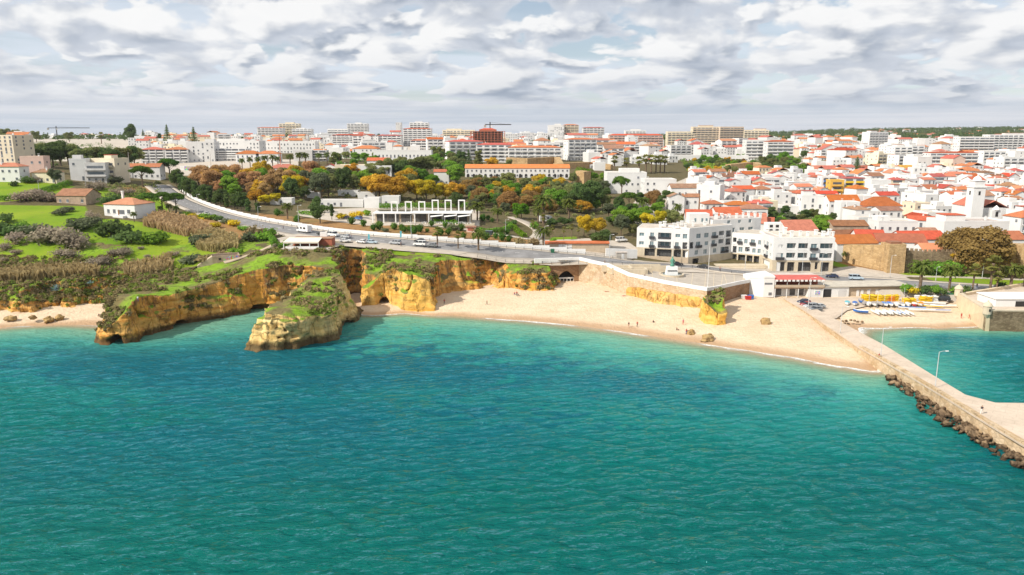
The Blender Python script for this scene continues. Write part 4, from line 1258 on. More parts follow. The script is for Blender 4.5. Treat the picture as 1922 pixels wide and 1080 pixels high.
def house(base, w, d, h, rz, wall='white_wall', roof='hip', rmat='roof_red', storeys=None, pitch=0.42, chim=1, dens=0.9, annex=False, balc=0, label=None, cat=None, group='white town houses', seed=None, name=None, trim=None, tall=0.3):
    rnd = random.Random(seed if seed is not None else HR.random())
    storeys = storeys or max(1, round(h / 3.1))
    sh = h / storeys
    nm = name or ('apartment_block' if storeys >= 4 else 'house')
    root = empty(nm, base, rz)
    m = MB().box(-w/2, w/2, -d/2, d/2, -3.0, h)
    if roof == 'gable':
        ph = pitch * d / 2
        for s in (-1, 1): m.face([(s*w/2, -s*d/2, h), (s*w/2, s*d/2, h), (s*w/2, 0, h + ph)] if s > 0 else [(s*w/2, d/2, h), (s*w/2, -d/2, h), (s*w/2, 0, h + ph)])
    if roof == 'gablefront':
        ph = pitch * w / 2
        m.face([(-w/2, -d/2, h), (w/2, -d/2, h), (0, -d/2, h + ph)]); m.face([(w/2, d/2, h), (-w/2, d/2, h), (0, d/2, h + ph)])
    wl = m.build('wall', M[wall], root)
    r = MB()
    top = h
    if roof == 'flat':
        r.box(-w/2 + .25, w/2 - .25, -d/2 + .25, d/2 - .25, h - .1, h + .06)
        r.build('roof', M['flat_roof'], root)
        p = MB(); ph = 0.75
        p.box(-w/2 - .03, w/2 + .03, -d/2 - .03, -d/2 + .25, h, h + ph); p.box(-w/2 - .03, w/2 + .03, d/2 - .25, d/2 + .03, h, h + ph)
        p.box(-w/2 - .03, -w/2 + .25, -d/2 + .25, d/2 - .25, h, h + ph); p.box(w/2 - .25, w/2 + .03, -d/2 + .25, d/2 - .25, h, h + ph)
        p.build('parapet', M[wall], wl)
        if annex:
            aw, ad, ah = w * rnd.uniform(.3, .55), d * rnd.uniform(.4, .6), rnd.uniform(2.2, 2.9)
            ax, ay = rnd.uniform(-1, 1) * (w - aw) * .4, (d - ad) * .35
            an = MB().box(ax - aw/2, ax + aw/2, ay - ad/2, ay + ad/2, h, h + ah).build('roof_room', M[wall], root)
            if rnd.random() < .5:
                MB().box(ax - aw/2 - .2, ax + aw/2 + .2, ay - ad/2 - .2, ay + ad/2 + .2, h + ah, h + ah + .25).build('cap', M[rmat] if rnd.random() < .6 else M['white_paint'], an)
    else:
        hh = roof_mesh(r, roof, w, d, h + 0.02, pitch, 0.35)
        r.build('roof', M[rmat], root)
        top = h + hh * .5
    if storeys and dens:
        g = MB(); win_grid(g, w, d, 0, storeys, sh, rnd, dens, True, tall)
        if g.f:
            g.build('windows', [M['window_glass'], M['white_paint'] if not trim else M[trim]], root)['kind'] = 'stuff'
    if balc:
        b = MB()
        nbz = max(1, int(w / 5.5))
        for f in range(1, storeys):
            z = f * sh
            for i in range(nbz):
                u = -w/2 + w * (i + .5) / nbz; bw = w / nbz * (.78 if balc == 1 else .98) / 2
                b.mat(0).box(u - bw, u + bw, -d/2 - 1.25, -d/2 + .02, z - .12, z + .06)
                b.mat(0).box(u - bw, u + bw, -d/2 - 1.25, -d/2 - 1.12, z + .06, z + .95)
                b.mat(1).box(u - bw * .8, u + bw * .8, -d/2 - .07, -d/2 + .02, z + .08, z + 2.3)
        b.build('balconies', [M[wall] if not trim else M[trim], M['window_glass']], root)['kind'] = 'stuff'
    for k in range(chim):
        cx, cy = rnd.uniform(-.38, .38) * w, rnd.uniform(-.25, .4) * d
        c = MB().box(cx - .32, cx + .32, cy - .32, cy + .32, h - .3, top + rnd.uniform(1.0, 1.7))
        c.box(cx - .42, cx + .42, cy - .42, cy + .42, top + 1.72, top + 1.9)
        c.build('chimney', M['white_paint'], root)
    if label: tag(root, label, cat or ('apartment block' if storeys >= 4 else 'house'), group)
    else:
        look = f"{COLW.get(wall, 'white')} {NUMW[min(storeys, 14)]}-storey " + ('apartment block' if storeys >= 4 else 'house') + (f" with {RCOL[rmat]} {ROOFW[roof]} roof" if roof != 'flat' else (' with flat roof' if not annex else ' with roof room'))
        auto(root, look, cat or ('apartment block' if storeys >= 4 else 'house'), group, (base[0], base[1], base[2] + h * .6))
    return root
OCC = []             # plan circles already built on
def bldg(x0, x1, yt, yb, wall='white_wall', roof='flat', rmat='roof_red', D=None, rot=0.0, depth=None, **kw):
    """a building seen between x0 and x1, eaves at yt, foot at yb"""
    xc = (x0 + x1) / 2
    p = UD(xc, yb, D) if D else at(xc, yb)
    D = p.y
    g = gz(p.x, p.y)
    W = (x1 - x0) * mpp(D)
    zt = UD(xc, yt, D).z
    a = R(rot)
    d = depth or min(max(W * .6, 7), 14)
    w = max(4.0, (W - d * abs(math.sin(a))) / math.cos(a))
    view = math.atan2(p.x, p.y) * 0.0
    ctr = Vector((p.x, p.y + (d * math.cos(a) + w * abs(math.sin(a))) / 2, g))
    OCC.append((ctr.x, ctr.y, max(w, d) * .58))
    return house(ctr, w, d, max(zt - g, 2.6), a, wall, roof, rmat, **kw)

# ------------------------------------------------------------------ facades with real openings
def facade(root, p0, p1, rows, back, wallm, basem=None, win_names='window'):
    """p0->p1 left to right seen from outside; rows: (z0, z1, material, [(u0,u1,za,zb,kind)]); back: depth of the solid behind"""
    p0, p1 = Vector((p0[0], p0[1], 0)), Vector((p1[0], p1[1], 0))
    d = (p1 - p0); Ls = d.length; d.normalize(); n = Vector((-d.y, d.x, 0))
    T = lambda u, v, z: tuple(p0 + d * u + n * v + Vector((0, 0, z)))
    def bx(m, u0, u1, v0, v1, z0, z1):
        m.hexa([T(u0, v0, z0), T(u1, v0, z0), T(u1, v1, z0), T(u0, v1, z0)], [T(u0, v0, z1), T(u1, v0, z1), T(u1, v1, z1), T(u0, v1, z1)])
    sk = {}
    for (z0, z1, mat, ops) in rows:
        m = sk.setdefault(mat, MB())
        ops = sorted([(a * Ls, b * Ls, za, zb, k) for a, b, za, zb, k in ops])
        u = 0.0
        for (a, b, za, zb, k) in ops:
            if a > u: bx(m, u, a, 0, 2.0 if k == 'log' else 0.5, z0, z1)
            if z0 + za > z0 + 0.01: bx(m, a, b, 0, 0.5, z0, z0 + za)
            if z0 + zb < z1 - 0.01: bx(m, a, b, 0, 2.0 if k == 'log' else 0.5, z0 + zb, z1)
            g = MB()
            if k == 'log':
                bx(m, a, b, 0, 2.2, z0 - 0.12, z0 + 0.02)
                bx(g, a + (b - a) * .18, b - (b - a) * .18, 1.8, 1.98, z0 + .05, z0 + 2.35)
                o = g.build(win_names, M['hotel_glass'], root)
                f = MB(); c = (a + b) / 2
                bx(f, c - .05, c + .05, 1.72, 1.8, z0 + .05, z0 + 2.35); f.build('mullion', M['white_paint'], o)
                rl = MB(); bx(rl, a, b, 0.05, 0.12, z0 + .05, z0 + .95); rl.build('railing', M[mat] if int(a * 7) % 3 else M['dark_metal'], o)
                b2 = MB(); bx(b2, a, b, 2.0, 2.1, z0, z0 + zb); b2.build('back_wall', M[mat], o)
            elif k == 'shop':
                bx(g, a, b, 1.4, 1.5, z0 + za, z0 + zb)
                o = g.build('shop_front', M['shop_glass'], root)
                f = MB()
                for q in (.33, .66):
                    c = a + (b - a) * q; bx(f, c - .05, c + .05, 1.3, 1.4, z0 + za, z0 + zb)
                bx(f, a, b, 1.3, 1.4, z0 + zb - .7, z0 + zb - .6)
                f.build('mullion', M['dark_metal'], o)
            else:
                bx(g, a + .06, b - .06, 0.28, 0.34, z0 + za + .06, z0 + zb - .06)
                o = g.build(win_names, M['hotel_glass'], root)
                f = MB(); c = (a + b) / 2
                bx(f, a, b, .22, .38, z0 + za, z0 + za + .06); bx(f, a, b, .22, .38, z0 + zb - .06, z0 + zb); bx(f, a, a + .06, .22, .38, z0 + za + .06, z0 + zb - .06); bx(f, b - .06, b, .22, .38, z0 + za + .06, z0 + zb - .06)
                bx(f, c - .04, c + .04, .22, .28, z0 + za + .06, z0 + zb - .06)
                f.build('frame', M['white_paint'], o)
                if k == 'bal':
                    rl = MB(); bx(rl, a - .3, b + .3, -.75, 0, z0 + za - .12, z0 + za)
                    bx(rl, a - .3, b + .3, -.75, -.7, z0 + za, z0 + za + .9); bx(rl, a - .3, a - .25, -.7, 0, z0 + za, z0 + za + .9); bx(rl, b + .25, b + .3, -.7, 0, z0 + za, z0 + za + .9)
                    rl.build('balcony', M['dark_metal'], o)
            u = b
        if u < Ls: bx(m, u, Ls, 0, 0.5, z0, z1)
    for mat, m in sk.items(): m.build('wall', M[mat], root)
    c = MB(); bx(c, 0, Ls, 2.2, back, rows[0][0] - 2, rows[-1][1] - .15)
    bx(c, 0, .5, .5, 2.2, rows[0][0] - 2, rows[-1][1] - .15); bx(c, Ls - .5, Ls, .5, 2.2, rows[0][0] - 2, rows[-1][1] - .15)
    c.build('core', M[wallm], root)
    rf = MB(); bx(rf, .3, Ls - .3, .5, back - .3, rows[-1][1] - .14, rows[-1][1] - .05); rf.build('roof_deck', M['flat_roof'], root)
    pp = MB(); bx(pp, 0, Ls, back - .3, back, rows[-1][1] - .15, rows[-1][1] + .02); bx(pp, 0, .3, .5, back - .3, rows[-1][1] - .15, rows[-1][1] + .02); bx(pp, Ls - .3, Ls, .5, back - .3, rows[-1][1] - .15, rows[-1][1] + .02)
    pp.build('parapet', M[wallm], root)
    return T
hotel = empty('hotel'); tag(hotel, 'large white seafront hotel of stepped wings with balconies and rooftop chimneys', 'hotel')
xy = lambda px, D: tuple(UD(px, 480, D)[:2])
w, lg, bl = 'win', 'log', 'bal'
A0, A1, A2, C1, D0, D1 = xy(1194, 287), xy(1292, 281), xy(1372, 293), xy(1434, 285.5), xy(1452, 272), xy(1565, 271)
facade(hotel, A0, A1, [(6.2, 10.0, 'shop_wall', []), (10.0, 13.3, 'limestone', [(.16, .36, 0, 2.9, 'shop'), (.40, .68, 0, 2.9, 'shop'), (.72, .86, 0, 2.9, 'shop'), (.89, .99, 0, 2.9, 'shop')]),
    (13.3, 16.7, 'white_wall', [(.05, .14, 1.0, 2.3, w), (.26, .33, .25, 2.5, bl), (.41, .66, .1, 2.6, lg), (.74, .81, .25, 2.5, bl), (.88, .97, .1, 2.6, lg)]),
    (16.7, 20.9, 'white_wall', [(.05, .14, 1.0, 2.3, w), (.26, .33, .25, 2.5, bl), (.41, .66, .1, 2.6, lg), (.74, .83, 1.0, 2.3, w), (.88, .96, .6, 2.4, w)])], 15, 'white_wall')
facade(hotel, A1, A2, [(6.2, 10.2, 'limestone', [(.10, .24, .3, 3.2, 'shop')]), (10.2, 13.4, 'white_wall', [(.14, .22, .6, 2.4, w), (.34, .42, .6, 2.4, w), (.56, .64, .6, 2.4, w), (.74, .94, .1, 2.6, lg)]),
    (13.4, 16.6, 'white_wall', [(.02, .10, .1, 2.5, lg), (.16, .26, .25, 2.5, bl), (.36, .44, .7, 2.3, w), (.52, .60, .25, 2.5, bl), (.68, .80, .1, 2.6, lg), (.85, .97, .1, 2.6, lg)]),
    (16.6, 19.8, 'white_wall', [(.16, .26, .6, 2.4, w), (.34, .44, .6, 2.4, w), (.52, .62, .25, 2.5, bl), (.68, .80, .1, 2.6, lg), (.85, .97, .1, 2.6, lg)]),
    (19.8, 21.4, 'white_wall', [])], 16, 'white_wall')
E0, E1 = xy(1334, 295), xy(1424, 304)
facade(hotel, E0, E1, [(17.0, 20.6, 'white_wall', [(.06, .12, .5, 2.5, w), (.2, .3, .2, 2.4, bl), (.38, .46, .5, 2.4, w), (.56, .66, .2, 2.4, bl), (.74, .84, .5, 2.4, w)]), (20.6, 23.0, 'white_wall', [(.30, .36, .6, 1.9, w), (.52, .58, .6, 1.9, w), (.74, .8, .5, 2.0, w)])], 12, 'white_wall')
facade(hotel, A2, C1, [(6.4, 10.2, 'limestone', [(.04, .18, 0, 3.3, 'shop'), (.22, .44, 0, 3.3, 'shop'), (.48, .66, 0, 3.3, 'shop'), (.7, .86, 0, 3.3, 'shop')]),
    (10.2, 13.6, 'white_wall', [(.04, .16, .1, 2.7, lg), (.22, .34, .5, 2.5, w), (.42, .56, .1, 2.7, lg), (.64, .74, .6, 2.4, w), (.8, .9, .6, 2.4, w)]),
    (13.6, 17.0, 'white_wall', [(.03, .14, .1, 2.7, lg), (.20, .30, .6, 2.4, bl), (.38, .48, .6, 2.4, w), (.58, .70, .5, 2.5, bl), (.8, .9, .6, 2.4, w)]), (17.0, 18.3, 'white_wall', [])], 14, 'white_wall')
facade(hotel, D0, D1, [(6.0, 10.6, 'limestone', [(.06, .20, .2, 3.9, 'shop'), (.24, .36, .2, 3.9, 'shop'), (.42, .64, .2, 3.9, 'shop'), (.70, .75, 1.2, 3.9, 'shop'), (.80, .94, .2, 3.9, 'shop')]),
    (10.6, 14.2, 'white_wall', [(.05, .16, .3, 2.6, bl), (.21, .36, .1, 2.8, lg), (.40, .56, .1, 2.8, lg), (.61, .71, .3, 2.6, bl), (.76, .97, .1, 2.8, lg)]),
    (14.2, 17.8, 'white_wall', [(.07, .14, 1.0, 2.2, w), (.21, .36, .1, 2.8, lg), (.40, .56, .1, 2.8, lg), (.61, .71, .3, 2.6, bl), (.76, .97, .1, 2.8, lg)]), (17.8, 19.1, 'white_wall', [])], 20, 'white_wall')
facade(hotel, (D0[0] - .25, D0[1] + 14), (D0[0] - .25, D0[1] + .05), [(6.0, 10.6, 'limestone', [(.2, .8, .2, 3.6, 'shop')]), (10.6, 14.2, 'white_wall', [(.2, .3, .6, 2.3, w), (.45, .6, .2, 2.4, bl), (.75, .85, .9, 2.2, w)]), (14.2, 17.8, 'white_wall', [(.2, .3, .6, 2.3, w), (.45, .6, .2, 2.4, bl), (.75, .85, .9, 2.2, w)]), (17.8, 19.17, 'white_wall', [])], 3, 'white_wall')
OCC += [(xy(1240, 292)[0], 292, 15), (xy(1330, 292)[0], 295, 14), (xy(1410, 292)[0], 298, 16), (xy(1510, 285)[0], 284, 16)]
# stair head, roof chimneys
q = xy(1312, 296)
MB().box(q[0] - 4.6, q[0] + 3.4, q[1], q[1] + 6, 19.8, 25.4).build('stair_head', M['white_wall'], hotel)
for dx in (-2.6, .2, 1.9):
    MB().box(q[0] + dx, q[0] + dx + .7, q[1] - .08, q[1] + .1, 22.2, 23.6).build('window', M['hotel_glass'], hotel)
q = xy(1448, 292)
MB().box(q[0] - 2.2, q[0] + 3.5, q[1], q[1] + 5, 18, 22).build('stair_head', M['white_wall'], hotel)
for k in range(2):
    for j in range(2): MB().box(q[0] - 1.5 + k * 2.4, q[0] - .3 + k * 2.4, q[1] - .08, q[1] + .1, 18.7 + j * 1.7, 19.7 + j * 1.7).build('window', M['shade_dark'], hotel)
cm = MB().box(-.45, .45, -.45, .45, 0, 1.9).box(-.6, .6, -.6, .6, 1.903, 2.2).mesh('chimney', M['white_paint'])
for (px, D, z) in ((1237, 288, 20.9), (1245, 291, 20.9), (1263, 284, 20.9), (1270, 288, 20.9), (1277, 290, 20.9), (1284, 285, 20.9), (1298, 287, 21.3), (1320, 291, 21.3), (1340, 299, 23), (1350, 300, 23), (1357, 301, 23), (1364, 302, 23), (1378, 303, 23), (1390, 304, 23), (1400, 305, 23), (1412, 306, 23), (1422, 306, 22.5),
                   (1462, 276, 19), (1470, 283, 19), (1483, 275, 19), (1499, 278, 19), (1513, 276, 19), (1528, 280, 19), (1542, 276, 19), (1553, 279, 19), (1560, 276, 19), (1436, 290, 18.2)):
    q = xy(px, D)
    o = link(bpy.data.objects.new('chimney', cm), hotel); o.location = (q[0], q[1], z - .1); o.scale = (.8 + .4 * HR.random(),) * 2 + (.8 + .4 * HR.random(),)
# terrace steps of the hotel
q = xy(1400, 279); MB().box(q[0] - 11, q[0] + 9, q[1] - 1, q[1] + 4, 6, 7.4).box(q[0] - 9, q[0] + 7, q[1] - 3, q[1] - 1, 6, 7.0).build('terrace', M['limestone'], hotel)

# ------------------------------------------------------------------ clifftop and park buildings
def vrow(*a): return at(*a)
# villa
house(at(230, 409) + Vector((0, 7, 0)), 15.5, 12.5, 5.6, R(-14), 'white_wall', 'hip', 'roof_orange', 1, 0.36, 0, 0.0, label='white villa with a hipped orange roof and tall chimney in the green field', group=None, name='villa')
villa = bpy.data.objects['villa']
for (u, ww, z, hh) in ((-5.6, 1.2, 2.6, 1.6), (-2.6, 1.3, 2.6, 1.6), (1.2, 2.6, 2.3, 1.8), (4.6, 1.5, 2.6, 1.6)):
    o = MB().box(u - ww/2, u + ww/2, -6.31, -6.2, z - hh/2, z + hh/2).build('window', M['window_glass'], villa)
    MB().box(u - ww/2 - .15, u + ww/2 + .15, -6.45, -6.2, z - hh/2 - .15, z - hh/2).build('sill', M['white_paint'], o)
for u in (-3, 1.5): MB().box(-7.82, -7.7, u - .6, u + .6, 1.9, 3.3).build('window', M['window_glass'], villa)
MB().box(-.8, -.1, -6.33, -6.2, 1.0, 3.3).build('door', M['wood'], villa)
MB().box(-2.0, 3.2, -8.2, -6.2, -.8, .9).build('terrace', M['white_paint'], villa)
MB().box(-2.9, -2.2, -1, -.2, 6.2, 10.4).box(-3.0, -2.1, -1.1, -.1, 10.4, 10.8).build('chimney', M['white_paint'], villa)
OCC.append((*at(230, 409)[:2], 14))
# ruined farmhouse
bldg(104, 166, 368, 384, 'ruin_wall', 'gable', 'roof_old', rot=-6, depth=11, storeys=1, pitch=.5, chim=0, dens=.7, label='ruined stone farmhouse with a sagging brown roof among grey shrubs', group=None)
# left edge
bldg(-30, 37, 256, 320, 'cream_wall', 'flat', D=440, rot=-8, depth=16, storeys=8, balc=0, dens=.85, chim=1, label='tall cream apartment tower above the white hipped house', group=None)
bldg(-10, 38, 313, 342, 'white_wall', 'hip', 'roof_orange', D=380, storeys=2, label='white two-storey house with orange hipped roof beneath the cream tower', group=None)
bldg(38, 81, 296, 331, 'pink_wall', 'flat', D=415, rot=8, storeys=2, dens=.6, label='bare pinkish house shell with a flat roof beside the cream tower', group=None)
bldg(62, 106, 324, 342, 'cream_wall', 'hip', 'roof_old', D=385, storeys=1, label='cream cottage with brown hipped roof behind a round bush', group=None)
bldg(124, 160, 301, 338, 'white_wall', 'flat', D=400, rot=16, depth=10, storeys=3, dens=.15, annex=True, chim=1, label='white block with a blank end wall and rooftop tank', group=None)
bldg(157, 197, 308, 340, 'grey_wall', 'flat', D=402, rot=8, depth=10, storeys=3, balc=2, dens=.6, chim=0, label='grey terraced block with long balconies beside the blank white wall', group=None)
bldg(172, 223, 300, 337, 'cream_wall', 'flat', D=409, rot=-8, depth=12, storeys=3, balc=1, annex=True, label='cream stepped block with dark balconies behind the grey terraces', group=None)
bldg(226, 296, 314, 326, 'white_wall', 'gable', 'roof_orange', D=440, rot=6, depth=9, storeys=1, chim=2, label='long low white house with orange roof behind the umbrella pines', group=None)
bldg(258, 305, 281, 311, 'white_wall', 'hip', 'roof_red', D=610, rot=14, depth=16, storeys=5, balc=1, pitch=.25, label='white five-storey flats with red roof above the low orange-roofed house', group=None)
bldg(303, 350, 281, 311, 'white_wall', 'hip', 'roof_orange', D=612, rot=14, depth=16, storeys=5, balc=1, pitch=.25, label='white five-storey flats with orange roof next to the big white block', group=None)
bldg(345, 400, 268, 308, 'white_wall', 'flat', D=620, rot=10, depth=22, storeys=6, dens=.5, annex=True, chim=2, label='big white six-storey block with a roof terrace', group=None)
bldg(399, 462, 281, 309, 'white_wall', 'flat', D=630, rot=0, depth=14, storeys=5, balc=2, chim=0, label='white block with rows of shaded balconies next to the big white block', group=None)
bldg(388, 486, 266, 290, 'white_wall', 'flat', D=690, depth=18, storeys=4, dens=.5, annex=True, label='long white upper block behind the shaded balconies', group=None)
bldg(444, 486, 289, 307, 'white_wall', 'hip', 'roof_orange', D=600, storeys=2, trim='blue_paint', label='white house with blue trim and orange roof behind the palms', group=None)
# middle
for a in ((482, 522, 289, 306, 'white_wall', 'hip', 'roof_orange', dict(D=600, storeys=2, label='white building with orange roof beside a tall red mast')),
          (480, 590, 267, 287, 'white_wall', 'flat', 'roof_red', dict(D=760, storeys=3, dens=.8, depth=16, label='long low white block with a blue rooftop box')),
          (552, 586, 284, 304, 'grey_wall', 'flat', 'roof_red', dict(D=622, storeys=3, dens=0, chim=0, label='building with a dark teal glass front among palms')),
          (584, 613, 284, 303, 'grey_wall', 'flat', 'roof_red', dict(D=625, storeys=4, balc=2, label='grey balconied block next to the teal glass front')),
          (485, 531, 240, 268, 'white_wall', 'hip', 'roof_red', dict(D=1250, storeys=8, balc=1, pitch=.15, label='white eight-storey tower with red roof edge on the skyline')),
          (526, 562, 233, 268, 'cream_wall', 'flat', 'roof_red', dict(D=1290, storeys=10, balc=1, annex=True, label='pale stepped tower block tallest of the skyline pair')),
          (550, 585, 243, 270, 'white_wall', 'flat', 'roof_red', dict(D=1260, storeys=7, balc=2, annex=True, label='white stepped block in front of the pale stepped tower')),
          (616, 653, 243, 262, 'white_wall', 'flat', 'roof_red', dict(D=1250, storeys=5, balc=2, label='white banded low block left of the white skyline tower')),
          (653, 690, 233, 265, 'white_wall', 'flat', 'roof_red', dict(D=1350, storeys=11, balc=1, annex=True, label='slab-like white skyline tower with antennas')),
          (625, 704, 254, 274, 'white_wall', 'hip', 'roof_red', dict(D=1000, storeys=5, balc=1, pitch=.2, label='long white flats with red roof below the white skyline tower')),
          (710, 753, 255, 277, 'white_wall', 'hip', 'roof_red', dict(D=980, storeys=5, balc=1, pitch=.2, label='white flats with red roof below the concrete tower')),
          (744, 754, 231, 266, 'grey_wall', 'flat', 'roof_red', dict(D=1300, storeys=9, dens=.3, chim=0, depth=9, label='slim grey concrete tower on the skyline')),
          (758, 809, 242, 277, 'white_wall', 'hip', 'roof_red', dict(D=1000, storeys=9, balc=1, pitch=.15, label='tall white flats with pinkish balconies and a red roof')),
          (770, 804, 231, 262, 'white_wall', 'flat', 'roof_red', dict(D=1250, storeys=10, balc=1, annex=True, label='white tower behind the tall pinkish flats')),
          (771, 811, 264, 282, 'white_wall', 'hip', 'roof_red', dict(D=860, storeys=4, balc=2, pitch=.2, label='white flats with red roof in front of the tall pinkish flats')),
          (832, 890, 245, 266, 'cream_wall', 'flat', 'roof_red', dict(D=1200, storeys=6, balc=1, annex=True, label='cream apartment row beside the unfinished frame building')),
          (703, 808, 284, 299, 'white_wall', 'flat', 'roof_red', dict(D=610, storeys=2, dens=1, trim='blue_paint', depth=11, label='long white school with blue stripes and windows')),
          (835, 905, 266, 303, 'white_wall', 'hip', 'roof_red', dict(D=680, storeys=5, balc=1, pitch=.2, rot=20, label='white stepped flats with red roof behind the poplar')),
          (895, 960, 272, 304, 'white_wall', 'hip', 'roof_red', dict(D=660, storeys=5, balc=1, pitch=.2, label='white flats with red roof and dark balconies beyond the poplar')),
          (955, 1052, 277, 300, 'white_wall', 'hip', 'roof_orange', dict(D=650, storeys=4, balc=1, pitch=.2, label='long white flats with orange roof above the tan bastion')),
          (1010, 1050, 270, 300, 'white_wall', 'flat', 'roof_orange', dict(D=700, storeys=5, balc=2, label='white stepped block above the end of the long bastion flats')),
          (630, 690, 312, 332, 'cream_wall', 'flat', 'roof_red', dict(D=500, storeys=2, dens=.3, label='low cream hall with a pale roof behind the dark cedars')),
          (668, 734, 313, 331, 'white_wall', 'flat', 'roof_red', dict(D=495, storeys=2, dens=.9, label='white hall with a band of windows beside the olive trees')),
          (690, 730, 302, 322, 'white_wall', 'gable', 'roof_red', dict(D=540, storeys=2, label='white house with red gabled roof below the blue striped school')),
          (503, 556, 316, 332, 'white_wall', 'hip', 'roof_orange', dict(D=510, storeys=1, label='long orange-roofed house among the russet trees')),
          (607, 632, 314, 330, 'white_wall', 'gablefront', 'roof_red', dict(D=505, storeys=2, label='white gable-end house with red roof among the cedars')),
          (815, 842, 323, 340, 'white_wall', 'gable', 'roof_orange', dict(D=480, storeys=1, label='small white house with orange roof beside the big green tree'))):
    kw = a[7]
    bldg(a[0], a[1], a[2], a[3], a[4], a[5], a[6], group=None, **kw)
# long arcaded building
t = bldg(876, 1066, 316, 338, 'white_wall', 'gable', 'roof_orange', D=520, depth=12, storeys=2, pitch=.4, chim=0, dens=1, label='long white arcaded building with an orange roof beyond the autumn trees', group=None)
wl_ = 190 * mpp(520)
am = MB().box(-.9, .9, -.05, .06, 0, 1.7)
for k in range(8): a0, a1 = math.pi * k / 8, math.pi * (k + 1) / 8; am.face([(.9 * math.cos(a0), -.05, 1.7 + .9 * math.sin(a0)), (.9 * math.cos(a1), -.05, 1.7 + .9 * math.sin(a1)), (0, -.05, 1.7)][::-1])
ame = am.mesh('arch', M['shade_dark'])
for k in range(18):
    o = link(bpy.data.objects.new('arch', ame), t); o.location = (-wl_ / 2 + wl_ * (k + .5) / 18, -6.05, .1)
